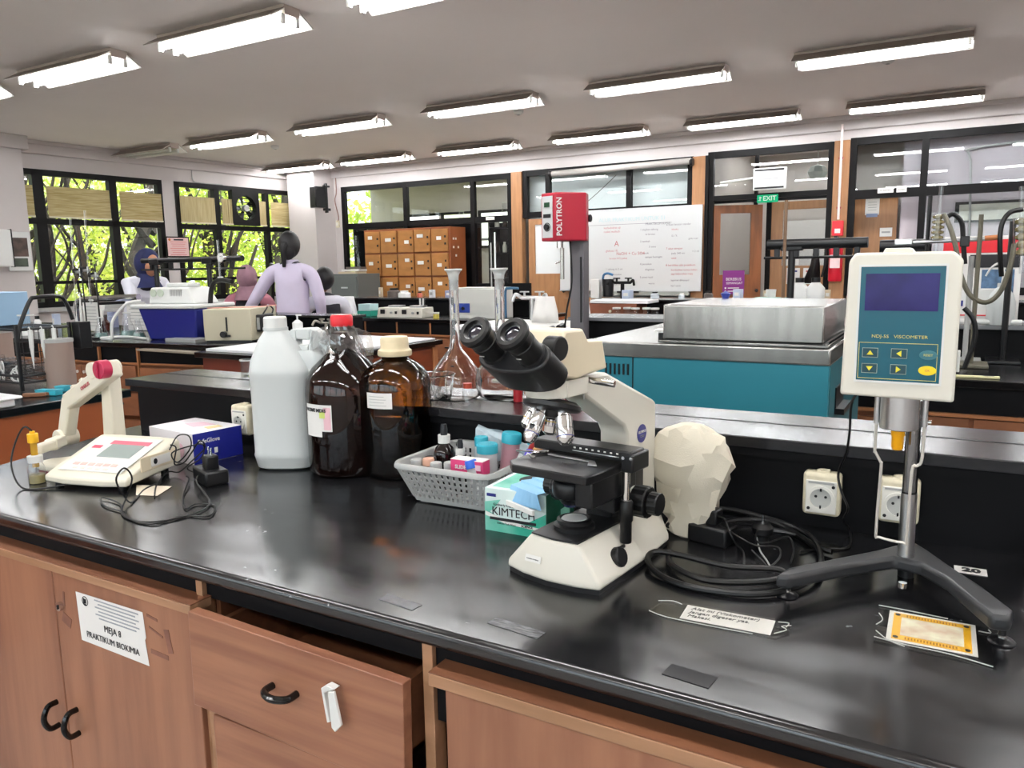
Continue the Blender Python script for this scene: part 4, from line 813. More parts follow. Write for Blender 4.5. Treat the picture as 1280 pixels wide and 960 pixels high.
def dropper(x, y, r, h, label):
    q = thing('dropper_bottle', label, 'bottle', (x, y, ZT + .007)); obj('glass', G().lathe([(0, 0), (r, 0), (r, h * .55), (r * .8, h * .64), (r * .45, h * .70), (r * .45, h * .72), (0, h * .72)], n=24), dkb, q)
    obj('collar', G().lathe([(0, h * .71), (r * .56, h * .71), (r * .56, h * .83), (0, h * .83)], n=20), white_pl, q); obj('bulb', G().lathe([(0, h * .82), (r * .32, h * .82), (r * .34, h * .9), (r * .26, h * .99), (0, h)], n=16), blk, q)
dropper(-.975, 1.385, .0245, .150, 'taller black dropper bottle with white collar in the grey basket'); dropper(-.925, 1.375, .0185, .122, 'shorter dark brown dropper bottle beside the taller one in the basket')
def jar(x, y, r, h, capm, bodym, label, tilt=0, z=.008, ta=0):
    q = thing('sample_jar', label, 'jar', (x, y, ZT + z)); q.rotation_euler = (tilt, ta, 0); obj('body', G().lathe([(0, 0), (r * .92, 0), (r, h * .1), (r, h * .86), (0, h * .86)], n=24), bodym, q); obj('lid', G().lathe([(0, h * .82), (r * 1.12, h * .82), (r * 1.12, h * .97), (r * 1.0, h), (0, h)], n=28), capm, q); return q
milk = mat('milky jar', 'd8dbdb', .3, trans=.3)
jar(-.865, 1.39, .021, .112, tealc, milk, 'clear jar with teal lid in the middle of the basket', z=.01); jar(-.85, 1.445, .020, .125, tealc, pinkl, 'jar of rose powder with teal lid in the basket', z=.012, tilt=-.05, ta=.1); jar(-.905, 1.43, .014, .115, tealc, milk, 'narrow tube with teal lid behind the dropper bottles', z=.01)
jar(-.838, 1.315, .0115, .093, bluec, milk, 'small tube with bright blue lid leaning at the basket front corner', z=.012, ta=-.25); jar(-.80, 1.40, .010, .108, mat('violet cap', '4b3fb0', .35), milk, 'thin tube with violet lid leaning right in the basket', z=.012, ta=.35)
for i, (x, y) in enumerate(((-1.0, 1.315), (-.972, 1.32), (-.945, 1.31), (-.985, 1.345), (-.92, 1.325))):
    jar(x, y, .0115, .082 if i != 1 else .086, (grey_pl, mat('salmon lid', 'c79a84', .5), grey_pl, black_pl, grey_pl)[i], clearpl, 'short glass vial with ' + ('grey lid at the left front of the basket', 'salmon lid at the basket front', 'grey lid right of the salmon lidded vial', 'dark lid behind the salmon lidded vial', 'grey lid against the pink slide carton')[i], z=.007)
t = thing('slide_carton', 'pink and white carton of slides at the basket front', 'box', (-.868, 1.325, ZT + .068), math.radians(2))
obj('body', G().box(0, 0, .018, .078, .03, .03), mat('carton pink', 'd03f74', .45), t, .0006); obj('top', G().box(0, 0, .0335, .078, .03, .001), paper, t, smooth=False); text('SLIDES', .011, paper, t, (-.012, -.0156, .018), FRONT, bold=.0003); obj('print', G().box(.026, -.0154, .02, .016, .0006, .012), MAT['pink print'], t, smooth=False)
redt = mat('red stopper', '9c2f2c', .4)
for i, (x, y, a, m, l) in enumerate(((-.79, 1.43, .5, redt, 'glass tube with dark red stopper leaning on the basket right side'), (-.77, 1.46, .62, redt, 'glass tube with dark red stopper, farthest right in the basket'), (-.80, 1.46, .45, tealc, 'tube with square teal cap between the two red stoppered tubes'))):
    q = thing('stoppered_tube', l, 'tube', (x - .03, y, ZT + .03)); q.rotation_euler = (0, a, 0)
    obj('glass', G().cyl((0, 0, 0), (0, 0, .085), .007), clearpl, q); obj('stopper', G().cyl((0, 0, .08), (0, 0, .112), .0085, n=16) if m is redt else G().box(0, 0, .1, .022, .016, .026), m, q, .002)
tag(obj('wooden_clip', G(T(-.755, 1.42, ZT + .10) @ Matrix.Rotation(.25, 4, 'Y')).tube([(-.012, 0, -.05), (-.012, 0, 0), (-.004, 0, .016), (.012, 0, .02), (.03, 0, .022)], .0065, 8), mat('light wood', 'c99a62', .5)), 'curved light wooden tube holder leaning at the right corner of the basket', 'clip')
g = G(); RR = random.Random(4)
for i in range(8):
    pass
rings = []
for k in range(9):
    x = -.955 + .02 * k; rings.append([(x, 1.475 - .01 * math.sin(k), ZT + .06), (x, 1.50 + .004 * RR.random(), ZT + .137 - .006 * k + .008 * RR.random()), (x, 1.485, ZT + .128 - .006 * k)])
tag(obj('plastic_bag', G().loft(rings, cap=False), mat('pale film', 'bfd0d8', .25, trans=.2, nz=.2, nscale=30), smooth=False), 'crinkled pale blue plastic bag standing at the back of the basket', 'bag')
for i in range(4):
    x = -.79 + .012 * i; tag(obj('pipette_tip', G().tube([(x - .02, 1.36 + .01 * i, ZT + .04), (x + .02, 1.37 + .012 * i, ZT + .112)], lambda s: .002 + .003 * s, 8, 2), milk), 'thin clear pipette, %s from the left of those leaning in the basket right side' % ORD[i], 'pipette', 'pipettes in the basket')
# ---------------- tissue carton and face mask ----------------
K = (-0.6915, 1.2154, 0.85)
t = thing('tissue_carton', 'green and white wipes carton in front of the basket', 'box', (-.698, 1.275, ZT), math.radians(1))
gm = mat('carton green', '2fa58a', .45, nz=1, nscale=9, c2='8fcdbd'); gd = mat('carton dark green', '0b4f3c', .4)
obj('body', G().bb(-.065, .065, -.062, .062, 0, .084), mat('carton pale', 'd6e6e2', .5), t, .001)
F = -.0628
obj('green_wave', G().prism([(-.065, .0), (.065, .0), (.065, .048), (.03, .028), (-.02, .022), (-.065, .042)], F, F + .0005, 'y'), gm, t, smooth=False)
obj('green_wave', G().prism([(-.065, .03), (-.065, .056), (-.03, .064), (-.045, .045)], F - .0002, F + .0003, 'y'), gm, t, smooth=False)
obj('white_swirl', G().prism([(-.064, .03), (-.02, .018), (.05, .014), (.05, .019), (-.015, .024), (-.064, .038)], F - .0004, F, 'y'), paper, t, smooth=False)
text('KIMTECH', .0225, ink, t, (-.003, F - .0008, .040), FRONT, sx=.98); text('Kimberly-Clark', .007, ink, t, (-.024, F - .0008, .0535), FRONT)
obj('black_bar', G().box(-.013, F - .0006, .0255, .082, .0006, .0055), ink, t, smooth=False); text('SCIENCE', .0062, ink, t, (.026, F - .0008, .0185), FRONT, bold=.0002); obj('black_bar', G().box(.033, F - .0006, .0255, .024, .0006, .0055), ink, t, smooth=False); text('Delicate Task Wipes', .0048, ink, t, (-.018, F - .0008, .0175), FRONT)
obj('blue_logo', G().box(-.05, F - .0006, .071, .02, .0006, .006), navy, t, smooth=False)
obj('dark_side', G().box(.0653, 0, .042, .0006, .122, .082), gd, t, smooth=False); obj('side_swirl', G().box(.0658, .02, .03, .0006, .04, .02), gm, t, smooth=False)
obj('top_print', G().bb(-.055, .055, -.05, .055, .0842, .0846), gm, t, smooth=False); obj('opening', G().lathe([(0, 0), (.03, 0), (.03, .0005), (0, .0005)], (.0, .02, .0848), 24), ink, t)
q = thing('face_mask', 'pale blue surgical face mask lying over the carton top edge', 'mask', (-.655, 1.235, ZT + .087), -.45)
mk = mat('mask blue', '8fc0e4', .7); g = G(); rings = []
for k in range(9):
    x = -.045 + .0105 * k; rings.append([(x, -.042 + .002 * k, -.026), (x, -.034, .0045), (x, -.012, .006), (x, -.010, .009), (x, .014, .007), (x, .016, .010), (x, .04, .006)])
o = obj('fabric', G().loft(rings, cap=False, closed=False), mk, q, smooth=False); sm = o.modifiers.new('th', 'SOLIDIFY'); sm.thickness = .0012
obj('white_edge', G().bb(-.045, .04, -.047, -.041, -.032, -.022), paper, q, .001)
obj('ear_loop', G().tube([(-.04, -.04, -.02), (-.055, -.045, -.03), (-.06, -.03, -.01), (-.045, -.01, .008)], .0012, 6), paper, q)
# ---------------- viscometer ----------------
vx, vy = -.048, 1.30
t = thing('viscometer', 'cream digital viscometer head on a grey pole with a dark two legged base', 'viscometer', (0, 0, 0))
dk = mat('dark grey casting', '2b2c2e', .36)
leg = [(-.06, 1.345), (-.04, 1.352), (-.02, 1.345), (.105, 1.145), (.108, 1.115), (.07, 1.10), (.058, 1.108), (-.035, 1.24), (-.06, 1.24), (-.165, 1.125), (-.185, 1.12), (-.207, 1.142), (-.205, 1.162)]
pole = Vector((-.046, 1.30, 0))
obj('base', G().prism([p[:2] for p in ((-0.0406, 1.3791, 0.892), (-0.0882, 1.3058, 0.892), (-0.1441, 1.2347, 0.892), (-0.1971, 1.1674, 0.892), (-0.2079, 1.1276, 0.892), (-0.1872, 1.1317, 0.892), (-0.1193, 1.2185, 0.892), (-0.0602, 1.282, 0.892), (-0.0248, 1.2748, 0.892), (0.0098, 1.2313, 0.892), (0.0619, 1.119, 0.892), (0.0847, 1.1233, 0.892), (0.0896, 1.152, 0.892), (0.057, 1.218, 0.892), (0.0174, 1.2826, 0.892), (-0.0162, 1.343, 0.892))][::-1], ZT + .024, ZT + .045), dk, t, .006, seg=3)
for c in ((-0.1967, 1.1664, 0.853)[:2], (0.0778, 1.1457, 0.853)[:2]):
    obj('levelling_foot', G().lathe([(0, 0), (.0155, 0), (.0165, .002), (.013, .005), (.005, .007), (.005, .028), (0, .028)], (c[0], c[1], ZT), 24), black_pl, t); obj('foot_nut', G().cyl((c[0], c[1], ZT + .006), (c[0], c[1], ZT + .011), .006, n=6), chrome, t)
obj('rear_foot', G().cyl((-.045, 1.33, ZT), (-.045, 1.33, ZT + .028), .012), black_pl, t); obj('base_screw', G().cyl((-.045, 1.232, ZT + .018), (-.045, 1.232, ZT + .026), .006), chrome, t)
pt = (-0.0496, 1.315, 1.1315)
obj('pole', G().cyl((pole.x, pole.y, ZT + .04), (pole.x, pole.y, ZT + .145), .0115, n=24), alu, t); obj('pole_seam', G().cyl((pole.x, pole.y, ZT + .145), (pole.x, pole.y, ZT + .148), .0108, n=24), black_pl, t); obj('pole', G().cyl((pole.x, pole.y, ZT + .148), (pole.x, pole.y, 1.14), .0105, n=24), mat('polished pole', '8d8e90', .2, 1), t)
hx = -.068; hy0, hy1 = 1.235, 1.33; hz0, hz1 = 1.152, 1.361; hw = .0725
hp = [(hx - hw - .004, hz0 + .0), (hx + hw, hz0 - .002), (hx + hw, hz1 - .012), (hx + hw - .012, hz1), (hx - hw + .008, hz1), (hx - hw - .004 + .004, hz1 - .012)]
fr = [(p[0], hy0, p[1]) for p in hp]; bk = [(hx + (p[0] - hx) * .96 + .003, hy1, 1.26 + (p[1] - 1.26) * .97) for p in hp]
obj('housing', G().loft([fr, [(p[0], hy0 + .012, p[2]) for p in fr], bk]), cream, t, .004, seg=3)
obj('top_lug', G().prism([(hx - .03, hz1 - .002), (hx + .012, hz1 - .002), (hx + .006, hz1 + .006), (hx - .026, hz1 + .006)], hy0 + .01, hy1 - .02, 'y'), cream, t, .001)
pn = mat('panel petrol', '0f5668', .25); px0, px1, pz0, pz1 = hx - .0555, hx + .0525, 1.176, 1.341
F = hy0
g = G(); ins = [(px0, pz0), (px1, pz0), (px1, pz1), (px0, pz1)]
obj('panel_rim', G().bb(px0 - .003, px1 + .003, F - .0015, F + .001, pz0 - .003, pz0).bb(px0 - .003, px1 + .003, F - .0015, F + .001, pz1, pz1 + .003).bb(px0 - .003, px0, F - .0015, F + .001, pz0, pz1).bb(px1, px1 + .003, F - .0015, F + .001, pz0, pz1), white_pl, t, smooth=False)
obj('panel', G().bb(px0, px1, F - .0006, F + .0002, pz0, pz1), pn, t, smooth=False)
obj('display', G().bb(px0 + .007, px1 - .007, F - .0012, F - .0006, 1.278, 1.331), mat('display glass', '2a2466', .12, spec=.3, nz=.4, nscale=12), t, smooth=False)
ylw = mat('yellow print', 'cfc66a', .5); ylb = mat('arrow yellow', 'e0d43c', .5)
text('NDJ-5S   VISCOMETER', .0065, ylw, t, (hx - .001, F - .001, 1.241), FRONT, sx=1.15)
def frame(x0, x1, z0, z1, w, y, m, name):
    return obj(name, G().bb(x0, x1, y, y + .0006, z0, z0 + w).bb(x0, x1, y, y + .0006, z1 - w, z1).bb(x0, x0 + w, y, y + .0006, z0, z1).bb(x1 - w, x1, y, y + .0006, z0, z1), m, t, smooth=False)
frame(px0 + .002, px1 - .004, pz0 + .003, 1.232, .0007, F - .0012, ylw, 'key_border')
btn = mat('button dark', '0c3f4c', .3)
for i, (bx_, bz_, d) in enumerate(((hx - .038, 1.217, 0), (hx - .0, 1.217, 1), (hx - .038, 1.194, 2), (hx + .0, 1.194, 3))):
    b = obj('arrow_key', G().bb(bx_ - .010, bx_ + .010, F - .0016, F - .0006, bz_ - .0065, bz_ + .0065), btn, t, .001)
    frame(bx_ - .0105, bx_ + .0105, bz_ - .007, bz_ + .007, .0006, F - .0018, mat('key line', '9fb0a0', .5) if i == 0 else MAT['key line'], 'key_outline')
    tri = [(-.0045, -.003), (.0045, -.003), (0, .0035)]; a = (0, PI / 2, PI, -PI / 2)[d]
    obj('arrow', G().prism([(bx_ + p[0] * math.cos(a) - p[1] * math.sin(a), bz_ + p[0] * math.sin(a) + p[1] * math.cos(a)) for p in tri], F - .0026, F - .0018, 'y'), ylb, b, smooth=False)
def oval(cx, cz, m, name, s, tm):
    b = obj(name, G().prism([(cx + .0115 * math.cos(2 * PI * i / 24), cz + .0068 * math.sin(2 * PI * i / 24)) for i in range(24)], F - .0018, F - .0006, 'y'), m, t, .0004); text(s, .0045, tm, t, (cx, F - .0022, cz), FRONT); return b
oval(hx + .037, 1.216, mat('reset key', '35707c', .3), 'reset_key', 'RESET', ylw); oval(hx + .037, 1.194, mat('ok key', 'ecd21e', .3), 'ok_key', 'OK', redink)
obj('side_switch', G().bb(hx + hw + .0, hx + hw + .004, hy0 + .03, hy0 + .05, 1.19, 1.22), white_pl, t, .001)
cy_ = 1.275; cx_ = -0.0651
obj('gearbox_cylinder', G().cyl((cx_, cy_, 1.10), (cx_, cy_, 1.155), .0265, n=40), alu, t, .001)
obj('spindle_cap', G().lathe([(0, 1.068), (.0065, 1.068), (.0082, 1.072), (.0082, 1.088), (.0095, 1.090), (.0095, 1.1), (0, 1.1)], (cx_ , cy_ - .004, 0), 20), mat('orange cap', 'f0a818', .35), t)
wire = mat('guard wire', 'cfcac2', .35, .4)
xl, xr = cx_ - .0305, cx_ + .034
obj('guard_loop', G().tube([(xl, cy_, 1.15), (xl, cy_, 1.066), (xl + .001, cy_, 1.06), (xl + .009, cy_, 1.045), (xl + .010, cy_, 1.035), (xl + .008, cy_, .935), (xl + .013, cy_, .926), (xl + .045, cy_, .923), (xl + .05, cy_, .93), (xl + .052, cy_, 1.035), (xr - .006, cy_, 1.045), (xr, cy_, 1.06), (xr, cy_, 1.15)], .0022, 8, 4), wire, t)
obj('guard_clamp', G().cyl((xl, cy_, 1.105), (xl, cy_, 1.15), .0042).cyl((xr, cy_, 1.105), (xr, cy_, 1.15), .0042), alu, t); obj('guard_screw', G().cyl((xr + .004, cy_, 1.112), (xr + .009, cy_, 1.112), .0028), chrome, t)
vc = [(-0.1429, 1.4, 1.1175), (-0.1496, 1.44, 1.0539), (-0.1552, 1.46, 1.013), (-0.1684, 1.475, 0.9681), (-0.1615, 1.475, 0.9344), (-0.1495, 1.475, 0.906), (-0.1581, 1.49, 0.8775), (-0.1474, 1.5, 0.8577), (-0.1402, 1.4156, 0.853), (-0.182, 1.3853, 0.853), (-0.2099, 1.3536, 0.853)]
obj('mains_cord', G().tube([(-.11, 1.33, 1.16)] + vc, .0022, 6), rubber, t)
# ---------------- cables between microscope and viscometer ----------------
def zc(a, b): return None
tag(obj('thick_cable', G().tube([(-.44, 1.335, .870), (-0.4404, 1.4593, 0.86), (-0.3825, 1.5117, 0.86), (-0.2921, 1.4905, 0.86), (-0.218, 1.4416, 0.86), (-0.1771, 1.35, 0.86), (-0.168, 1.2312, 0.86), (-0.2204, 1.1438, 0.857), (-0.3096, 1.116, 0.856), (-0.3785, 1.132, 0.856), (-0.419, 1.1699, 0.862), (-0.4209, 1.2062, 0.866), (-0.378, 1.2118, 0.866), (-0.296, 1.2049, 0.864), (-0.2231, 1.2278, 0.864), (-0.2119, 1.2083, 0.86), (-0.2494, 1.1676, 0.86), (-0.3173, 1.1426, 0.86), (-0.3811, 1.1796, 0.86), (-0.4042, 1.2325, 0.86)], .0052, 8, 6), rubber), 'thick black mains cable coiled in large loops between the microscope and the viscometer', 'cable')
tag(obj('thick_cable', G().tube([(-0.3846, 1.3773, 0.858), (-0.3456, 1.4592, 0.858), (-0.2826, 1.4807, 0.858), (-0.2164, 1.4154, 0.858), (-0.1874, 1.3763, 0.858), (-0.1599, 1.3648, 0.858)], .0052, 8, 6), rubber), 'shorter thick black cable arching along the upstand behind the coils', 'cable')
q = thing('power_adapter', 'black power adapter with upright pins behind the thick coiled cable', 'adapter', (-.36, 1.345, ZT), -.2)
obj('body', G().box(0, 0, .017, .075, .05, .033), black_pl, q, .004); obj('plug_block', G().box(-.0, .005, .046, .022, .028, .028), black_pl, q, .003)
for s in (-1, 1): obj('pin', G().cyl((s * .004 - .002, .005 - s * .008, .058), (s * .004 - .002, .005 - s * .008, .078), .0022, n=8), chrome, q)
pp = (-0.281, 1.3886, 0.862)
q = thing('mains_plug', 'black round mains plug lying on the cable coil below the left socket', 'plug', (pp[0], pp[1], ZT + .0), .4)
obj('body', G().lathe([(0, .012), (.016, .012), (.019, .016), (.019, .026), (.012, .034), (0, .036)], n=24), black_pl, q); obj('pin', G().cyl((0, 0, .034), (0, 0, .048), .0024, n=8), chrome, q); obj('strain_relief', G().tube([(.012, 0, .02), (.035, -.006, .02), (.055, -.01, .016)], lambda s: .007 - .004 * s, 8, 3), black_pl, q); obj('underside', G().cyl((0, 0, 0), (0, 0, .012), .012), black_pl, q)
for i, (l, p) in enumerate((('thin black wire arching over the adapter to the front', [(-.36, 1.34, .9), (-0.337, 1.3338, 0.9), (-0.3172, 1.2956, 0.89), (-0.3059, 1.2964, 0.87), (-0.2944, 1.3011, 0.856), (-0.2806, 1.2487, 0.854)]),
    ('thin black wire looping right of the adapter', [(-.345, 1.34, .885), (-0.3011, 1.3036, 0.88), (-0.2739, 1.3042, 0.87), (-0.24, 1.3132, 0.87), (-0.2325, 1.2965, 0.86), (-0.241, 1.2559, 0.856), (-0.2575, 1.2731, 0.858), (-0.2805, 1.305, 0.86)]),
    ('thin black wire below the plug', [(-0.2835, 1.3587, 0.88), (-0.2791, 1.3279, 0.87), (-0.2591, 1.3293, 0.87), (-0.2341, 1.3737, 0.87), (-0.2201, 1.3507, 0.858), (-0.2145, 1.2909, 0.854)]),
    ('paired grey wire across the middle of the coil', [(-0.2815, 1.3447, 0.87), (-0.2684, 1.3112, 0.86), (-0.2515, 1.2819, 0.856), (-0.2413, 1.2641, 0.853), (-0.2327, 1.2532, 0.853)]))):
    tag(obj('thin_wire', G().tube(p, .0016, 6), grey_pl if i == 3 else rubber), l, 'wire', 'thin wires beside the adapter')
# ---------------- notes taped on the worktop ----------------
def card(name, label, p, w, h, r, m):
    q = thing(name, label, 'card', (p[0], p[1], ZT + .0008), r); obj('sheet', G().box(0, 0, 0, w, h, .0006), m, q, smooth=False); return q
p = (-0.2552, 1.0426, 0.85)
q = card('handwritten_note', 'handwritten white paper strip taped in front of the viscometer', p, .124, .047, math.radians(3), paper)
for i, s_ in enumerate(('Alat ini (Viskometer)', 'Jangan digeser yaa.', 'Makasi.')): text(s_, .0115, ink, q, (-.054, .0135 - .0125 * i, .0006), (0, 0, .02), 'LEFT', shear=.25, sx=.98)
g = G(); obj('tape', G().prism([(-.11, -.022), (-.065, -.03), (.07, -.03), (.085, -.01), (.08, .03), (-.06, .028), (-.1, .018)], .0005, .0008), tape_m, q, smooth=False)
scm = mat('scratched tape edge', 'b9bab5', .3)
for pts in ([(-.108, -.02, .001), (-.08, -.03, .001), (-.02, -.032, .001), (.04, -.031, .001)], [(-.105, .018, .001), (-.085, .026, .001), (-.07, .02, .001)], [(.066, -.018, .001), (.08, .0, .001), (.072, .008, .001), (.084, .016, .001)], [(.066, .02, .001), (.08, .022, .001), (.078, .008, .001)]): obj('tape_edge', G().tube(pts, .0007, 4, 3), scm, q, smooth=False)
p = (-0.0034, 1.1324, 0.85)
q = card('orange_bordered_card', 'small printed card with an orange border taped near the viscometer foot', p, .106, .098, math.radians(1), paper)
org = mat('card orange', 'e2ab1e', .5); obj('border', G().bb(-.047, .047, -.043, .043, .0003, .0007), org, q, smooth=False); obj('picture', G().bb(-.037, .038, -.029, .030, .0006, .001), mat('card picture', 'd8d6bc', .5, nz=1, nscale=35, c2='c4a890'), q, smooth=False)
for s in (-1, 1):
    for k in range(17): obj('border_letter', G().box(-.030 + .0037 * k, s * .0365, .001, .002, .006, .0004), mat('card ink', '9a6a18', .5) if 'card ink' not in MAT else MAT['card ink'], q, smooth=False)
    for s2 in (-1, 1): obj('corner_mark', G().lathe([(0, 0), (.0035, 0), (.0035, .0005), (0, .0005)], (s2 * .042, s * .037, .0008), 8), ink, q)
obj('tape', G().prism([(-.067, -.062), (.072, -.07), (.068, .05), (.05, .055), (-.06, .055)], .0008, .0011), tape_m, q, smooth=False)
for pts in ([(-.068, .058, .001), (-.03, .057, .001), (.02, .053, .001)], [(-.067, -.05, .001), (-.03, -.056, .001), (.02, -.058, .001), (.068, -.07, .001)], [(-.066, .03, .001), (-.06, .01, .001), (-.067, -.01, .001)], [(-.066, -.03, .001), (-.05, -.052, .001), (-.03, -.062, .001)], [(.056, .03, .001), (.07, .03, .001), (.068, .04, .001)]): obj('tape_edge', G().tube(pts, .0008, 4, 3), scm, q, smooth=False)
p = (0.045, 1.3986, 0.85)
q = card('number_tag', 'white tag with a bold black number behind the viscometer leg', p, .046, .03, math.radians(2), paper); text('20', .024, ink, q, (.001, 0, .0006), FLAT, bold=.0012, sx=1.1)
# dark tape patches and scratches near the front edge
tag(obj('tape_patch', G(T(*(-0.7041, 0.872, 0.85)) @ rz(-.1)).box(0, 0, .0004, .07, .022, .0006), mat('grey tape film', '55565a', .3, nz=.3, nscale=80), smooth=False), 'grey film of old tape on the counter front, left of the microscope', 'tape')
tag(obj('tape_patch', G(T(*(-0.5076, 0.8813, 0.85)) @ rz(-.1)).box(0, 0, .0004, .085, .022, .0006), mat('scratched film', '6a6b6e', .35, nz=1, nscale=60, c2='1a1a1c', stretch=(1, 5, 1)), smooth=False), 'scratched silvery tape residue below the microscope base', 'tape')
tag(obj('tape_patch', G(T(*(-0.2568, 0.8702, 0.85)) @ rz(-.1)).box(0, 0, .0004, .06, .03, .0006), mat('dark film', '1f2024', .12), smooth=False), 'dark square of tape on the counter in front of the handwritten note', 'tape')
for i, (pp, l) in enumerate(((((-0.1077, 0.9395, 0.85)), 'left'), (((-0.0651, 1.0053, 0.85)), 'right'))): pass
# pink thing cut by the right edge
e = (0.1209, 1.4924, 0.85)
tag(obj('paper_box', G(T(e[0] + .03, 1.42, ZT) @ rz(.1)).box(0, 0, .035, .05, .05, .07), mat('pink white check', 'd8b0bc', .5, nz=1, nscale=60, c2='f0e6ea'), smooth=False), 'pink and white paper box cut off at the right edge', 'box')
# ---------------- glassware on the ledge ----------------
LZ = 1.0185
water = mat('water', 'f4f8fa', 0, trans=1, ior=1.33)
def flask(c, label, s=1.0, r=0):
    q = thing('volumetric_flask', label, 'flask', (c[0], c[1], LZ))
    pr = [(0, 0), (.045, 0), (.058, .008), (.064, .028), (.066, .048), (.058, .075), (.036, .105), (.018, .128), (.0125, .145), (.012, .29), (.0125, .302)]
    full = pr + [(a - .0016, z) for a, z in reversed(pr[1:])] ; full = [(max(a, 0), z if z > 0 else 0) for a, z in full]
    out = [(a * s, z * s) for a, z in pr]; inn = [(max(a - .0018, 0) * s, (z + (.002 if z < .01 else 0)) * s) for a, z in reversed(pr)]
    obj('glass', G().lathe(out + inn, n=36), glass, q, ang=60)
    obj('stopper', G().lathe([(0, .275), (.009, .275), (.0105, .30), (.0125, .303), (.0135, .312), (.017, .320), (.022, .324), (.022, .328), (0, .328)], n=24), white_pl, q)
    return q
flask((-1.0884, 1.6074, 1.0185), 'clear volumetric flask with white stopper left of the eyepieces'); f2 = (-1.0001, 1.6738, 1.0185); flask((f2[0] + .004, f2[1], 0), 'clear volumetric flask with white stopper partly behind the eyepieces')
dcen = (-1.1377, 1.572, 1.0185)
q = thing('glass_dish', 'wide clear glass dish between the amber bottle and the first flask', 'dish', (dcen[0] - .01, 1.59, LZ)); pr = [(0, 0), (.04, 0), (.046, .004), (.055, .06), (.058, .063)]
obj('glass', G().lathe(pr + [(a - .002, z + .002) for a, z in reversed(pr[1:])] + [(0, .002)], n=36), glass, q, ang=60)
v = (-1.0122, 1.5423, 1.0185)
q = thing('glass_vial', 'small clear vial with red lid in front of the first flask', 'vial', (v[0], v[1], LZ)); obj('glass', G().lathe([(0, 0), (.0135, 0), (.0135, .035), (.010, .040), (.010, .044)], n=20), clearpl, q); obj('lid', G().lathe([(0, .043), (.0105, .043), (.0105, .055), (0, .055)], n=20), mat('brick red lid', 'a2402c', .4), q)
v = (-0.928, 1.6295, 1.0185)
q = thing('gas_tap', 'red upright gas tap with a brass nozzle beside the second flask', 'tap', (v[0], v[1] + .01, LZ)); rdp = mat('tap red', '961c26', .3)
obj('stem', G().cyl((0, 0, 0), (0, 0, .045), .0115).cyl((0, 0, .045), (0, 0, .075), .0155), rdp, q, .002); obj('lever', G().box(.022, 0, .062, .03, .012, .012), rdp, q, .003)
obj('nozzle', G().tube([(-.01, 0, .062), (-.03, -.004, .058), (-.05, -.008, .052), (-.065, -.01, .05)], lambda s: .0085 - .004 * s, 10, 3), mat('brass nozzle', '8a7a5c', .3, .8), q)
q = thing('white_tissue', 'folded white tissue lying on the ledge under the flasks', 'tissue', (v[0] - .07, v[1] + .03, LZ), .1); obj('sheet', G().box(0, 0, .001, .09, .05, .002), paper, q, smooth=False)
# ---------------- other benches ----------------
lam_b = mat('far cabinet laminate', '945f40', .45, nz=.22, nscale=3, stretch=(2, 2, 6)); edge_b = mat('bench edge wood', 'a06a44', .45); endp = mat('orange end panel', '96502c', .4, nz=.15, nscale=3)
wt = mat('white tray plastic', 'e4e4e6', .4)
def bench(label, x0, x1, y0, y1, n, handle=True, drawers=True, z=.85, side=None, grp='laboratory benches behind'):
    t = thing('lab_bench', label, 'bench', (0, 0, 0), 0, grp)
    obj('worktop', G().bb(x0, x1, y0, y1, z - .035, z), black_top, t, .004)
    obj('apron', G().bb(x0 + .03, x1 - .03, y0 + .03, y1 - .03, z - .15, z - .035), black_sat, t, smooth=False)
    obj('carcass', G().bb(x0 + .03, x1 - .03, y0 + .04, y1 - .04, 0, z - .15), side or lam_b, t, smooth=False); obj('end_panel', G().bb(x1 - .03, x1 - .015, y0 + .04, y1 - .04, 0, z - .036), side or endp, t, smooth=False)
    obj('rail', G().bb(x0 + .03, x1 - .03, y0 + .01, y0 + .04, z - .165, z - .15), edge_b, t, smooth=False)
    w_ = (x1 - x0 - .06) / n
    for i in range(n):
        a = x0 + .03 + w_ * i
        obj('post', G().bb(a - .008, a + .008, y0 + .022, y0 + .04, .08, z - .036), edge_b, t, smooth=False)
        if drawers and i % 2 == 0:
            for k in range(3):
                d = obj('drawer', G().bb(a + .015, a + w_ - .015, y0 + .02, y0 + .04, .1 + .19 * k, .28 + .19 * k), lam_b, t, .002)
                if handle: obj('handle', G().box(a + w_ / 2, y0 + .012, .2 + .19 * k, .05, .018, .014), black_pl, d, smooth=False)
        else:
            for k in range(2):
                d = obj('door', G().bb(a + .012 + k * w_ / 2, a + (k + 1) * w_ / 2 - .005, y0 + .02, y0 + .04, .1, z - .17), lam_b, t, .002)
                if handle: obj('handle', G().cyl((a + w_ / 2 + (k - .5) * .06, y0 + .005, .55), (a + w_ / 2 + (k - .5) * .06, y0 + .02, .55), .012, n=8), white_pl, d)
    return t
bench('bench with a black drying rack cut off by the left edge', -7.0, -3.09, -.6, 2.05, 5, side=endp)
t = thing('lab_bench', 'long bench carrying the blue tub and the beige box, with chamfered right end', 'bench', (0, 0, 0), 0, 'laboratory benches behind')
pol = [(-9.2, 3.22), (-5.47, 3.39), (-4.32, 3.58), (-4.22, 3.86), (-4.22, 4.6), (-9.2, 4.6)]
obj('worktop', G().prism(pol, .815, .85), black_top, t, .004)
def inset(p, d): 
    c = Vector((sum(q[0] for q in p) / len(p), sum(q[1] for q in p) / len(p))); return [(q[0] + math.copysign(d, c.x - q[0]), q[1] + math.copysign(d, c.y - q[1])) for q in p]
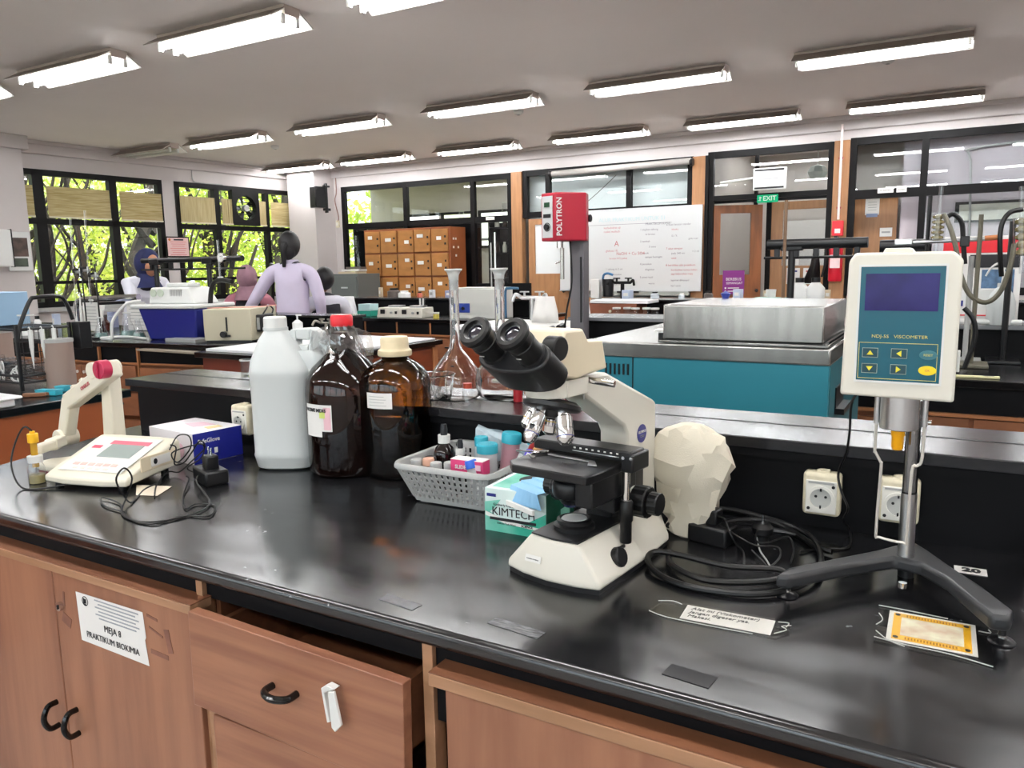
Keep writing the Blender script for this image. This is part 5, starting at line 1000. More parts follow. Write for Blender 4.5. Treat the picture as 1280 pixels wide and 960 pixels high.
obj('apron', G().prism(inset(pol, .03), .70, .815), black_sat, t, smooth=False); obj('carcass', G().prism(inset(pol, .045), 0, .70), lam_b, t, smooth=False); obj('rail', G().prism(inset(pol, .02), .688, .702), edge_b, t, smooth=False)
def along(i, u, o=0): a = Vector(pol[1]); b = Vector(pol[2]) if i else Vector(pol[0]); d = (b - a); nrm = Vector((d.y, -d.x)).normalized() * (1 if i else -1); return a + d * u + nrm * o, math.atan2(d.y, d.x)
for i, u0, u1, k in ((1, .0, .30, 'dr'), (1, .32, .98, 'do'), (0, .02, .10, 'do'), (0, .11, .19, 'dr'), (0, .2, .32, 'do'), (0, .34, .42, 'dr'), (0, .44, .6, 'do')):
    (p, r), (q, _) = along(i, u0), along(i, u1); c = (p + q) / 2; L_ = (q - p).length; M_ = T(c.x, c.y + .018, 0) @ rz(r if i else r + PI)
    if k == 'dr':
        for z_ in (.12, .32, .52):
            d = obj('drawer', G(M_).box(0, 0, z_ + .075, L_ - .02, .02, .17), lam_b, t, .002); obj('handle', G(M_).box(0, -.015, z_ + .08, .05, .014, .014), black_pl, d, smooth=False)
    else:
        for s in (-1, 1): d = obj('door', G(M_).box(s * L_ / 4, 0, .385, L_ / 2 - .012, .02, .57), lam_b, t, .002); obj('handle', G(M_).cyl((s * .04, -.02, .62), (s * .04, -.008, .62), .011, n=8), white_pl, d)
    obj('post', G(M_).box(-L_ / 2 - .006, 0, .45, .014, .02, .73), edge_b, t, smooth=False)
obj('pull_board', G().bb(-5.05, -4.42, 3.42, 3.5, .80, .812), mat('pull board', '8e8678', .5), t, smooth=False)
# sink table with white sheets, right end at x = -3.13
t = thing('sink_bench', 'bench end topped with white sheets behind the brown bottles', 'bench', (0, 0, 0), 0, 'laboratory benches behind')
obj('worktop', G().bb(-4.15, -3.13, 3.2, 4.47, .815, .85), black_top, t, .004); obj('carcass', G().bb(-4.12, -3.17, 3.24, 4.43, 0, .815), mat('dark red end panel', '6a2f20', .4, nz=.15, nscale=3), t, smooth=False)
obj('end_panel', G().bb(-3.168, -3.16, 3.26, 4.40, .1, .79), red_wood, t, smooth=False)
obj('corner_post', G().bb(-3.165, -3.15, 4.38, 4.43, .08, .8), edge_b, t, smooth=False)
tag(obj('white_sheet', G().bb(-4.1, -3.16, 3.9, 4.42, .851, .862), wt, None, .003), 'white plastic sheet on the back half of the sink bench', 'tray'); tag(obj('white_sheet', G().bb(-4.1, -3.15, 3.25, 3.86, .851, .868), wt, None, .003), 'white plastic sheet with grey edge on the front half of the sink bench', 'tray')
bench('bench carrying two small centrifuges and the ultrasonic bath below the lockers', -6.15, -3.62, 6.15, 7.5, 6)
t = thing('reagent_ledge', 'raised black ledge along the centrifuge bench', 'shelf', (0, 0, 0)); obj('upstand', G().bb(-6.1, -3.7, 6.9, 7.2, .85, 1.0), black_sat, t, smooth=False); obj('slab', G().bb(-6.1, -3.7, 6.85, 7.25, 1.0, 1.025), black_top, t, .003)
bench('bench to the right behind the teal cooling bath, with wood rails', -2.2, 3.0, 3.72, 5.3, 8, side=lam_b)
t = thing('reagent_ledge', 'raised black ledge at the back of the long bench by the windows', 'shelf', (0, 0, 0)); obj('upstand', G().bb(-6.0, -3.95, 4.4, 4.58, .85, .985), black_sat, t, smooth=False); obj('slab', G().bb(-6.02, -3.93, 4.36, 4.6, .985, 1.005), black_top, t, .003)
t = thing('reagent_ledge', 'raised black ledge with pale top behind the teal cooling bath', 'shelf', (0, 0, 0)); obj('upstand', G().bb(-2.15, 2.9, 4.55, 4.85, .85, 1.0), black_sat, t, smooth=False); obj('slab', G().bb(-2.17, 2.9, 4.5, 4.9, 1.0, 1.022), mat('pale ledge', '6e7072', .25, spec=.8), t, .003)
bench('far bench below the whiteboard', -3.2, 2.6, 6.5, 7.9, 8)
t = thing('reagent_ledge', 'raised ledge on the bench below the whiteboard', 'shelf', (0, 0, 0)); obj('upstand', G().bb(-3.1, 2.5, 7.0, 7.3, .85, 1.0), black_sat, t, smooth=False); obj('slab', G().bb(-3.1, 2.5, 6.95, 7.35, 1.0, 1.02), black_top, t, .003)
t = thing('low_shelf', 'black backed shelf and wood sill in front of the whiteboard wall', 'shelf', (0, 0, 0)); obj('back', G().bb(-5.4, -4.62, 8.5, 8.55, .0, 1.14), black_sat, t, smooth=False); obj('sill', G().bb(-4.55, -2.9, 9.3, 9.72, .88, .92), post_wood, t, smooth=False); obj('front', G().bb(-4.55, -2.9, 9.32, 9.34, .4, .88), post_wood, t, smooth=False)
# ---------------- teal cooling bath ----------------
t = thing('cooling_bath', 'teal cabinet cooling bath with a stainless lid behind the ledge', 'bath', (0, 0, 0))
X0, X1, Y0, Y1 = -1.194, -.336, 2.6, 3.5
sts = mat('stained stainless', 'bcbcb8', .24, .9, nz=.2, nscale=5, stretch=(4, 1, .5))
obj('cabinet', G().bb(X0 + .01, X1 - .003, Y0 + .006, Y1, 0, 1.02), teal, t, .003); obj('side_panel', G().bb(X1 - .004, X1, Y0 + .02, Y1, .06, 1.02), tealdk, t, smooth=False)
obj('panel_seam', G().bb(-1.0, -.996, Y0 + .004, Y0 + .008, .06, 1.02), black_pl, t, smooth=False)
for k in range(6): obj('vent_slot', G().bb(-1.105 + .017 * k, -1.098 + .017 * k, Y0 + .003, Y0 + .008, .955, .995), black_pl, t, smooth=False)
obj('steel_top', G().bb(X0, X1, Y0, Y1, 1.02, 1.075), sts, t, .006, seg=2); obj('bracket', G().bb(X1 - .002, X1 + .03, 2.75, 2.95, .84, .86).bb(X1 - .002, X1 + .004, 2.75, 2.95, .86, .93), black_pl, t, smooth=False)
lid = obj('lid', G().bb(-.89, -.36, 2.61, 3.15, 1.088, 1.21), sts, t, .006, seg=2); obj('lid_seal', G().bb(-.885, -.355, 2.605, 3.155, 1.076, 1.088), rubber, t, smooth=False)
obj('lid_flange', G().bb(-.905, -.345, 2.602, 3.17, 1.078, 1.086), sts, t, .001); obj('side_rail', G().bb(-.352, -.345, 2.62, 3.3, 1.088, 1.096), chrome, t, smooth=False); obj('lid_knob', G().lathe([(0, 0), (.012, 0), (.02, .02), (0, .03)], (-.80, 3.1, 1.21), 12), mat('blue knob', '2b3a8c', .4), t); obj('catch', G().box(-.9, 2.64, 1.095, .02, .04, .03), black_pl, t, .002)
pk_ = (-0.3563, 2.95, 1.149)
q = thing('plastic_bag', 'crumpled clear and pink plastic bag beside the lid of the teal bath', 'bag', (-.3, 2.98, 1.076)); g = G(); rings = []
for k in range(6):
    rings.append([(.045 * math.sin(PI * (k + .5) / 6) * math.cos(a) * (1 + .3 * noise.noise((a * 2, k, 0))) , .08 * math.sin(PI * (k + .5) / 6) * math.sin(a), .001 + .024 * k) for a in [2 * PI * i / 12 for i in range(12)]])
obj('film', g.loft(rings), mat('pinkish film', 'b9a3a4', .3, nz=.4, nscale=40), q, smooth=False)
tag(obj('paper_sheet', G(T(-1.02, 3.15, 1.077) @ rz(.2)).box(0, 0, 0, .16, .12, .001), paper, smooth=False), 'white paper sheet lying on the left end of the steel top', 'paper')
q = thing('coiled_tube', 'small coil of pale tubing behind the teal bath', 'tube', (-1.3, 3.6, 1.0)); obj('loop', G().tube([(-.04, 0, .0), (-.02, 0, .03), (.02, 0, .035), (.05, 0, .01), (.04, .02, .0)], .006, 6), ivory, q); q.location = (-1.75, 4.0, .855)
# ---------------- homogeniser on its column ----------------
YH = 4.2
h0 = (-2.1987, 4.2, 1.7814); h1 = (-2.0501, 4.2, 1.7771); h2 = (-1.957, 4.2, 1.7669); hb = (-2.0574, 4.2, 1.4949)
zt, zb = h1[2], hb[2]
t = thing('homogeniser', 'tall grey column carrying a red motor box with a thin steel shaft', 'homogeniser', (0, 0, 0))
rl = [(h0[0], YH - .05), (h0[0] + .075, YH - .06), (h1[0] + .01, YH - .01), (h2[0], YH + .05), (h2[0], YH + .2), (h0[0] + .02, YH + .2), (h0[0] - .01, YH)]
obj('motor_box', G().prism([(h0[0], YH), (h1[0] - .035, YH - .03), (h1[0] + .0, YH), (h2[0] + .01, YH + .1), (h2[0] - .02, YH + .2), (h0[0] + .04, YH + .2)], zb, zt), red, t, .008, seg=3)
fx0, fx1 = h0[0] + .010, h1[0] - .045; fa = math.atan2(-.03, (h1[0] - .035 - h0[0]))
Mf = T((h0[0] + h1[0] - .035) / 2, YH - .0165, 0) @ rz(fa); fw = (h1[0] - .035 - h0[0]) * .72
obj('control_panel', G(Mf).box(-.005, -.002, (zt + zb) / 2, fw, .004, (zt - zb) * .86), mat('panel silver', 'c9cbcb', .4), t, .001)
obj('green_switch', G(Mf).box(-.005, -.006, zt - .07, fw * .5, .006, .028), mat('green switch', '123c22', .3), t, .001); obj('readout', G(Mf).box(-.005, -.006, zt - .135, fw * .68, .004, .022), black_pl, t, smooth=False)
obj('speed_dial', G(Mf).cyl((-.005, -.02, zt - .2), (-.005, -.004, zt - .2), .018), black_pl, t, .002); obj('dial_scale', G(Mf).lathe([(.021, 0), (.026, 0), (.026, .001), (.021, .001), (.021, 0)], (-.005, -.005, zt - .2), 20, (0, -1, 0)), ink, t)
d2 = (Vector((h1[0], YH)) - Vector((h1[0] - .035, YH - .03))).normalized(); a2 = math.atan2(d2.y, d2.x)
Mn = T(h1[0] - .017, YH - .0165, 0) @ rz(a2)
text('POLYTRON', .045, paper, t, (h1[0] - .0165, YH - .0185, (zt + zb) / 2), Matrix.Rotation(a2, 3, 'Z').to_4x4().to_euler('XYZ') if 0 else (Matrix.Rotation(a2, 3, 'Z') @ Matrix.Rotation(PI / 2, 3, 'X') @ Matrix.Rotation(PI / 2, 3, 'Z')).to_euler(), bold=.001, sx=.95)
hcx = (-2.113, 4.28, 1.4552)
obj('chuck', G().cyl((hcx[0], YH + .08, zb - .04), (hcx[0], YH + .08, zb), .02), chrome, t); obj('shaft', G().cyl((hcx[0] + .015, YH + .08, 1.2672), (hcx[0] + .015, YH + .08, zb - .04), .012), mat('steel shaft', 'c4c2bc', .25, .9), t); obj('shaft_arm', G().cyl((hcx[0] - .03, YH + .08, zb - .13), (hcx[0], YH + .08, zb - .12), .006), chrome, t)
c0, c1 = (-2.0851, 4.4, 1.2596), (-1.9926, 4.4, 1.2591)
obj('column', G().bb(c0[0], c1[0], 4.36, 4.44, .88, 1.5846), mat('grey column', '6e6b6e', .4, .3), t, .003); obj('rack_strip', G().bb(c1[0] - .02, c1[0] - .012, 4.35, 4.36, 1.0, 1.4), black_pl, t, smooth=False)
obj('column_knob', G().cyl((c1[0], 4.4, 1.6312), (c1[0] + .03, 4.4, 1.6312), .022), black_pl, t)
obj('foot', G().bb(c0[0] - .1, c1[0] + .05, 4.2, 4.5, .85, .89), black_pl, t, .01); obj('hose', G().tube([(c0[0] + .03, 4.3, zb), (c0[0] + .05, 4.28, 1.25), (c0[0] + .02, 4.27, 1.08), (c0[0] - .0, 4.27, .92)], .006, 6), rubber, t)
for dx, z_ in ((-.09, .95), (-.02, .97), (.06, .93), (-.05, .90)): obj('clamp_knob', G().cyl((c0[0] + dx, 4.24, z_), (c0[0] + dx, 4.3, z_ + .01), .022, n=10), black_pl, t)
# ---------------- equipment on the left benches ----------------
t = thing('blue_tub', 'deep blue plastic tub standing on the bench in front of the windows', 'tub', (-5.06, 3.86, .85), math.radians(12))
obj('body', G().loft([[(x * k, y * k, z) for x, y in ((-.26, -.2), (.26, -.2), (.26, .2), (-.26, .2))] for k, z in ((.8, 0), (1, .235))]), mat('tub blue', '22287a', .35), t, .012, seg=2)
mt = thing('tub_machine', 'white moulded machine cover with dials lying on the blue tub', 'machine', (-5.08, 3.86, 1.087), math.radians(12))
obj('lid', G().box(0, 0, .012, .58, .46, .03), white_pl, mt, .01); obj('cover', G().loft([[(-.2, -.14, .027), (.22, -.14, .027), (.22, .14, .027), (-.2, .14, .027)], [(-.19, -.12, .15), (.15, -.12, .15), (.15, .12, .15), (-.19, .12, .15)]]), white_pl, mt, .015, seg=3); obj('hump', G().box(-.02, .04, .165, .2, .14, .03), white_pl, mt, .01)
for k in range(8): obj('vent_slot', G().box(.0 + .014 * k, -.127, .11, .005, .01, .05), grey_pl, mt, smooth=False)
for x in (-.15, -.085): dd_ = obj('dial', G().lathe([(0, 0), (.028, 0), (.028, .008), (0, .008)], (x, -.132, .11), 20, (0, -1, 0)), mat('dial face', 'b9c4b4', .4) if 'dial face' not in MAT else MAT['dial face'], mt)
tag(obj('white_hose', G().tube([(-5.30, 3.66, 1.14), (-5.36, 3.58, 1.12), (-5.42, 3.5, 1.0), (-5.42, 3.48, .87), (-5.5, 3.5, .86), (-5.65, 3.55, .86), (-5.55, 3.68, .86), (-5.2, 3.62, .86)], .011, 8), white_pl), 'white hose dropping from the machine cover and looping on the bench', 'hose')
bx = thing('beige_instrument', 'beige metal box with a black lever and a black module on its side', 'instrument', (-4.48, 3.87, .85), math.radians(24))
bei = mat('beige enamel', 'b9b39c', .45)
obj('case', G().bb(-.2, .15, -.16, .28, .015, .235), bei, bx, .004); obj('foot', G().bb(-.19, .14, -.15, .27, 0, .015), black_pl, bx, smooth=False)
obj('slot', G().box(-.03, -.161, .13, .012, .004, .1), black_pl, bx, smooth=False); lk_ = obj('lever', G().cyl((-.05, -.19, .06), (-.05, -.16, .06), .022), black_pl, bx); obj('lever_arm', G().box(-.03, -.175, .05, .06, .01, .015), black_pl, lk_)
obj('module', G().bb(.15, .19, -.08, .14, .07, .19), black_pl, bx, .006); obj('screen', G().bb(.158, .178, -.084, -.08, .085, .17), grey_pl, bx, smooth=False); obj('module_cable', G().tube([(.17, 0, .19), (.18, .05, .23), (.16, .12, .25), (.17, .18, .22), (.18, .14, .19)], .006, 6), rubber, bx)
tag(obj('cord_on_box', G().tube([(-4.68, 3.75, 1.088), (-4.55, 3.85, 1.09), (-4.4, 3.95, 1.09), (-4.3, 4.05, 1.1)], .004, 6), mat('pink cord', 'c98d80', .5)), 'thin pink cord lying over the top of the beige instrument', 'cord')
tag(obj('grey_board', G(T(-4.85, 3.68, .85)).bb(-.15, .18, -.06, .1, .0, .022), grey_pl), 'grey flat board under the blue tub corner', 'board')
# clamp rail with posts above the bench
def clamp_rig(label, xs, y, z, x0, x1, base, r=.022):
    t = thing('clamp_rail', label, 'rail', (0, 0, 0), 0, 'black clamp rails above the benches')
    obj('beam', G().cyl((x0, y, z), (x1, y, z), r, n=12), black_pl, t); obj('rod', G().cyl((x0 - .02, y, z - .075), (x1 + .02, y, z - .075), .008, n=8), black_pl, t)
    for x in xs:
        obj('post', G().cyl((x, y, base), (x, y, z), .02, n=10), black_pl, t); obj('joint', G().box(x, y, z - .012, .12, .05, .05), black_pl, t, .006); obj('post_foot', G().box(x, y, base + .008, .12, .12, .016), black_pl, t)
    n = 5
    for k in range(n): obj('beam_clamp', G().box(x0 + (x1 - x0) * (k + .5) / n, y, z - .03, .03, .03, .09), black_pl, t, .003)
    return t
a, b = (-6.0136, 4.2, 1.4472), (-4.7954, 4.2, 1.444)
clamp_rig('black clamp rail in front of the windows above the blue tub', (-5.8404, -5.1843), 4.2, (a[2] + b[2]) / 2, a[0], b[0], .851)
a, b = (-0.975, 4.7, 1.4585), (-0.4431, 4.7, 1.4346)
clamp_rig('black clamp rail above the teal bath in front of the doors', (-0.84,), 4.7, a[2] - .01, a[0], b[0], 1.023, .03)
a, b = (-0.3846, 4.72, 1.4247), (-0.1351, 4.72, 1.4348)
clamp_rig('black clamp rail behind the viscometer head', (-0.2021,), 4.72, a[2] + .0, a[0], b[0], 1.023, .035)
# burettes and stands
def stand(label, p_top, p_bot, Y, m=grey_pl, r=.006, group='rod stands'):
    t = thing('rod_stand', label, 'stand', (0, 0, 0), 0, group); zt_ = p_top[2]; zb_ = p_bot
    obj('rod', G().cyl((p_top[0], Y, zb_), (p_top[0], Y, zt_), r, n=8), m, t); obj('foot', G().box(p_top[0], Y, zb_ + .007, .14, .2, .014), m, t, .003); return t
rust = mat('rusty rod', '7d6450', .5, .5)
def burette(label, p0, p1, Y):
    t = thing('burette', label, 'burette', (0, 0, 0), 0, 'burettes'); a, b = Vector(p0), Vector(p1)
    obj('tube', G().cyl(b, a, .008, n=10), clearpl, t); obj('scale_line', G().cyl(b + Vector((.0, -.009, 0)), a + Vector((.0, -.009, 0)), .0016, n=5), paper, t); obj('tap', G().cyl(b + Vector((-.025, 0, .03)), b + Vector((.025, 0, .03)), .007, n=8), white_pl, t)
stand('dark rod stand left of the first burette', (-6.0764, 3.7, 1.6123), .851, 3.7, black_pl); stand('dark rod stand carrying the slanted burette clamp', (-5.7688, 3.62, 1.4198), .851, 3.62, black_pl)
burette('tall slanted burette in front of the left window', (-5.9537, 3.7, 1.8359), (-5.9897, 3.7, 1.1077), 3.7); burette('burette to the left of the tall slanted one', (-6.2368, 3.75, 1.7956), (-6.2795, 3.75, .856), 3.75)
for i, p in enumerate(((-5.9448, 3.66, 1.3727), (-5.7836, 3.62, 1.3287), (-6.1191, 3.7, 1.3616))):
    t = thing('clamp', 'metal jaw clamp ' + ('between the two dark rod stands', 'on the right dark rod stand', 'on the left dark rod stand')[i], 'clamp', p); obj('jaw', G().box(0, 0, 0, .07, .03, .02), alu, t, .003); obj('screw', G().cyl((.02, 0, -.03), (.02, 0, .03), .008), alu, t); obj('grip', G().box(-.04, 0, .01, .03, .04, .035), black_pl, t, .004)
stand('rusty rod stand in front of the clamp rail by the exit door', (-0.8248, 4.4, 1.6761), .851, 4.4, rust, .009)
burette('cream burette hanging by the dial gauge above the beige box', (-4.6989, 3.9, 1.5742), (-4.6969, 3.9, 1.274), 3.9)
gpos = (-4.7296, 3.95, 1.4485)
t = thing('dial_gauge', 'small round white dial gauge on the rail above the beige box', 'gauge', gpos); obj('rim', G().cyl((0, -.012, 0), (0, .012, 0), .036), chrome, t); obj('dial', G().cyl((0, -.014, 0), (0, -.012, 0), .031), paper, t); obj('needle', G().box(.008, -.016, .008, .02, .002, .003, 0), black_pl, t)
tag(obj('black_hose', G().tube([(-4.5777, 3.9, 1.2734), (-4.7042, 3.9, 1.2856), (-4.7861, 3.9, 1.2509), (-4.8249, 3.9, 1.1387), (-4.8293, 3.9, 1.0197)], .018, 8), rubber), 'thick black hose bending down beside the pink headscarf', 'hose')
# glassware and papers on the long bench
def erlen(label, p, s=1.0, liq_=None):
    q = thing('conical_flask', label, 'flask', (p[0], p[1], .851), 0, 'conical flasks on the long bench'); obj('glass', G().lathe([(0, 0), (.05 * s, 0), (.052 * s, .01 * s), (.02 * s, .1 * s), (.018 * s, .14 * s), (.022 * s, .145 * s)], n=18), clearpl, q)
    obj('liquid', G().lathe([(0, .003), (.048 * s, .003), (.038 * s, .04 * s), (0, .04 * s)], n=18), mat('pale green liquid', '9fc4bc', .05, trans=.6) if 'pale green liquid' not in MAT else MAT['pale green liquid'], q); obj('rim', G().lathe([(.019 * s, .143 * s), (.024 * s, .143 * s), (.024 * s, .149 * s), (.019 * s, .149 * s), (.019 * s, .143 * s)], n=18), white_pl, q)
erlen('conical flask nearest the bench front, left of the hose loop', (-5.7321, 3.5971, 0.85), 1.1); erlen('larger conical flask behind the front one', (-5.62, 3.75), 1.3); erlen('conical flask beside the white hose loop', (-5.45, 3.72), 1.0)
t = thing('glass_beaker', 'large clear beaker on the long bench beside the paper stands', 'beaker', (-5.95, 3.85, .851)); obj('glass', G().lathe([(0, 0), (.075, 0), (.075, .2), (.08, .205)], n=22), clearpl, t); obj('rim', G().lathe([(.074, .2), (.08, .2), (.08, .206), (.074, .206), (.074, .2)], n=22), white_pl, t)
for i, (p, w_) in enumerate((((-6.4925, 4.0, 1.0535), .2), ((-6.1572, 4.2, 1.0467), .24))):
    t = thing('paper_stand', 'printed white sheet standing on the bench ' + ('behind the flasks', 'left of the blue tub')[i], 'sheet', (p[0], (4.0, 4.2)[i], .851), .05); obj('sheet', G().box(0, 0, .13, w_, .004, .24), paper, t, smooth=False); obj('back', G(Matrix.Rotation(-.3, 4, 'X')).box(0, .0, .12, w_, .003, .23), paper, t, smooth=False)
    for k in range(7): obj('print_line', G().box(0, -.003, .05 + .027 * k, w_ * .75, .002, .005), grey_pl, t, smooth=False)
for i in range(4): tag(obj('tray', G().bb(-6.3, -5.95, 4.25, 4.5, .852 + .035 * i + .0, .88 + .035 * i), wt, None, .006), 'white tray ' + ('at the bottom', 'second from the bottom', 'third from the bottom', 'on top')[i] + ' of the stack at the left window', 'tray', 'stack of white trays')
tag(obj('pink_folder', G(T(-5.75, 4.35, .852)).bb(-.2, .2, -.1, .1, 0, .04), mat('pink folder', 'd58a94', .5), None, .004), 'pink folder lying on the bench left of the blue tub', 'folder')
t = thing('brown_bottle', 'small brown bottle behind the burette stands', 'bottle', (-6.45, 4.1, .852)); obj('glass', G().lathe([(0, 0), (.035, 0), (.035, .07), (.014, .095), (.014, .12), (0, .12)], n=16), mat('brown bottle glass', '4a2014', .1), t); obj('cap', G().cyl((0, 0, .118), (0, 0, .138), .017), black_pl, t)
t = thing('steel_pipe', 'bright bent steel pipe above the clutter before the left window', 'pipe', (0, 0, 0)); obj('pipe', G().tube([(-7.2, 4.3, .855), (-7.2, 4.3, 1.02), (-7.15, 4.3, 1.09), (-7.0, 4.32, 1.11), (-6.4, 4.4, 1.13)], .03, 10), chrome, t)
jn = random.Random(9); cols = ['d9d9dc', 'b9c4d8', 'd06a55', 'c9b79b', 'f0f0ee', '8f96b4', '5f5550', 'cfd6dc']
jm_ = [mat('clutter colour %d' % i, c, .5) for i, c in enumerate(cols)]
desc = [('box', 'small white cardboard box'), ('box', 'pale blue carton'), ('jar', 'orange red jar'), ('box', 'tan box'), ('jar', 'white plastic jar'), ('box', 'lavender carton'), ('jar', 'dark jar'), ('jar', 'grey blue bottle')]
def clutter(n, x0, x1, y0, y1, z, where, smax=.12, hmax=.16):
    cell = (x1 - x0) / n
    for k in range(n):
        i = jn.randrange(8); c, l = desc[i]; x = x0 + cell * (k + .5); y = jn.uniform(y0, y1); w_ = min(cell * .42, jn.uniform(.04, smax) / 2); h = jn.uniform(.05, hmax)
        o = thing('storage_' + c, l.replace('small white cardboard box', 'white carton') + ', ' + ORD[k] + ' from left ' + where, c, (x, y, z), jn.uniform(-.25, .25), 'clutter ' + where)
        if c == 'box': obj('body', G().box(0, 0, h / 2, w_ * 1.7, w_ * 1.5, h), jm_[i], o, .003); obj('label', G().box(0, -w_ * .75 - .001, h * .5, w_, .001, h * .35), paper if i else grey_pl, o, smooth=False)
        else: obj('body', G().lathe([(0, 0), (w_, 0), (w_, h * .65), (w_ * .55, h * .78), (w_ * .55, h * .82), (0, h * .82)], n=14), jm_[i], o); obj('lid', G().cyl((0, 0, h * .8), (0, 0, h), w_ * .65, n=12), black_pl if k % 2 else white_pl, o)
clutter(7, -8.4, -6.6, 3.7, 4.25, .851, 'on the bench before the left window')
clutter(9, -8.9, -6.2, 3.35, 3.6, .851, 'at the bench front by the pier', .12, .1)
clutter(6, -7.0, -6.1, 4.35, 4.5, .851, 'on the long bench behind the flasks', .12, .2)
clutter(9, -5.9, -4.1, 6.95, 7.15, 1.026, 'on the ledge below the lockers', .16, .14)
clutter(9, -2.9, -.6, 7.05, 7.25, 1.021, 'on the far ledge left of the viscometer', .12, .09)
clutter(4, .5, 1.6, 4.6, 4.8, 1.023, 'on the ledge at the right edge', .14, .16)
# ---------------- drying rack at the left ----------------
t = thing('drying_rack', 'black wire two tier rack on the bench at the left edge', 'rack', (0, 0, 0))
def bar(a, b, r=.006, nm='rail'): return obj(nm, G().cyl(a, b, r, n=8), black_pl, t)
zA = .851; xf = -3.47; ya0, ya1 = 1.80, 2.03; zm_, zt_ = .915, 1.115; xb = xf - .8
for (x, y) in ((xf, ya0), (xf, ya1), (xb, ya0), (xb, ya1)): obj('upright', G().box(x, y, (zA + zt_ + .02) / 2, .014, .014, zt_ + .02 - zA), black_pl, t, .002)
for z_ in (zA + .035, zm_, zt_):
    for y in (ya0, ya1): bar((xb, y, z_), (xf, y, z_), .006)
    for x in (xb, xf): bar((x, ya0, z_), (x, ya1, z_), .006)
    for k in range(6): bar((xb, ya0 + .03 + .034 * k, z_), (xf, ya0 + .03 + .034 * k, z_), .0022, 'shelf_wire')
obj('hoop', G().tube([(xf, ya0, zt_ - .05), (xf, ya0 + .02, zt_ + .02), (xf, ya0 + .07, zt_ + .12), (xf, ya0 + .10, zt_ + .135), (xf, ya1 - .03, zt_ + .135), (xf, ya1, zt_ + .10), (xf, ya1 + .02, zt_ + .03)], .009, 8), black_pl, t)
for k in range(6): bar((xf + .004, ya0 + .035 * k + .02, zm_), (xf + .004, ya0 + .035 * k + .02, zt_), .0016, 'guard_wire')
for k in range(3): bar((xf + .004, ya0, zm_ + .05 + .05 * k), (xf + .004, ya1, zm_ + .05 + .05 * k), .0016, 'guard_wire')
obj('pen_cup', G().bb(xf - .0, xf + .06, ya1 + .01, ya1 + .065, zt_ - .10, zt_ + .02), black_pl, t, .003)
for i in range(24):
    row = i // 12; k = i % 12; z_ = (zA + .037, zm_ + .007)[row]; o = thing('drying_glass', 'clear glass tube on the %s tier of the black rack, %s from the right' % (('lowest', 'middle')[row], ORD[k]), 'glassware', (xf - .05 - .055 * k, ya0 + .10, z_ + .014), .3 * math.sin(k * 2.1), 'glassware drying on the rack')
    r_ = .012 + .006 * ((k * 5 + row) % 3); obj('glass', G().tube([(0, -.08, r_ - .014), (.01, .08, r_ - .01)], r_, 9, 2), clearpl, o); obj('rim', G().lathe([(r_ * .85, 0), (r_ * 1.15, 0), (r_ * 1.15, .004), (r_ * .85, .004), (r_ * .85, 0)], (0, -.08, r_ - .014), 12, (0, -1, 0)), white_pl, o)
o = thing('glass_beaker', 'white rimmed beaker standing on the top tier of the black rack', 'beaker', (xf - .1, ya0 + .1, zt_ + .004)); obj('glass', G().lathe([(0, 0), (.03, 0), (.03, .05), (.033, .054)], n=18), clearpl, o); obj('rim', G().lathe([(.029, .05), (.033, .05), (.033, .055), (.029, .055), (.029, .05)], n=18), white_pl, o)
for i in range(3):
    p = (xf + .016, ya0 + .05 + .05 * i, zt_); o = thing('pipette', 'white dropper pipette hanging on the rack side, ' + ('left of three', 'middle of three', 'right of three')[i], 'pipette', p, 0, 'pipettes hanging on the rack'); obj('barrel', G().cyl((0, 0, -.08), (0, 0, -.002), .009), white_pl, o); obj('tip', G().cyl((0, 0, -.17 + .04 * (i == 1)), (0, 0, -.08), .001, .008), white_pl, o); obj('hook', G().tube([(0, 0, -.002), (-.006, 0, .01), (-.014, 0, .006)], .002, 5, 3), white_pl, o)
o = thing('measuring_rod', 'long white pipette standing in the black cup of the rack', 'pipette', (xf + .03, ya1 + .04, zt_ - .09)); obj('rod', G().tube([(0, 0, 0), (.004, .0, .15), (.01, 0, .24)], lambda s: .007 - .005 * s, 8, 3), white_pl, o); obj('collar', G().cyl((0, 0, .05), (0, 0, .06), .008), white_pl, o)
o = thing('blue_box', 'pale blue file box on the top tier at the left edge', 'box', (xf - .42, ya0 + .12, zt_ + .006), .12); obj('body', G().prism([(-.2, -.1), (.16, -.1), (.12, .1), (-.2, .1)], 0, .15), mat('pale blue card', '8fb0cc', .5), o, .003); obj('flap', G().bb(.07, .075, -.103, -.098, 0, .15), grey_pl, o, smooth=False)
o = thing('white_label', 'small white card clipped to the rack, lower right', 'card', (xf + .006, ya1 - .06, zm_ + .005)); obj('card', G().box(.002, 0, .02, .002, .05, .04), paper, o, smooth=False); obj('print_line', G().box(.0035, 0, .02, .001, .03, .004), grey_pl, o, smooth=False)
o = thing('cardboard_drum', 'grey brown drum container standing behind the rack', 'container', (-4.88, 2.32, 0)); obj('body', G().cyl((0, 0, 0), (0, 0, 1.02), .17), mat('grey brown drum', '8d7a70', .6), o); obj('lid', G().cyl((0, 0, 1.02), (0, 0, 1.04), .175), grey_pl, o)
o = thing('white_basin', 'white plastic basin on the bench front at the left edge', 'basin', (-3.1641 - .05, 1.45, .851), 0); obj('rim', G().box(0, 0, .035, .26, .3, .012), wt, o, .006); obj('body', G().box(0, 0, .015, .22, .26, .03), wt, o, .006)
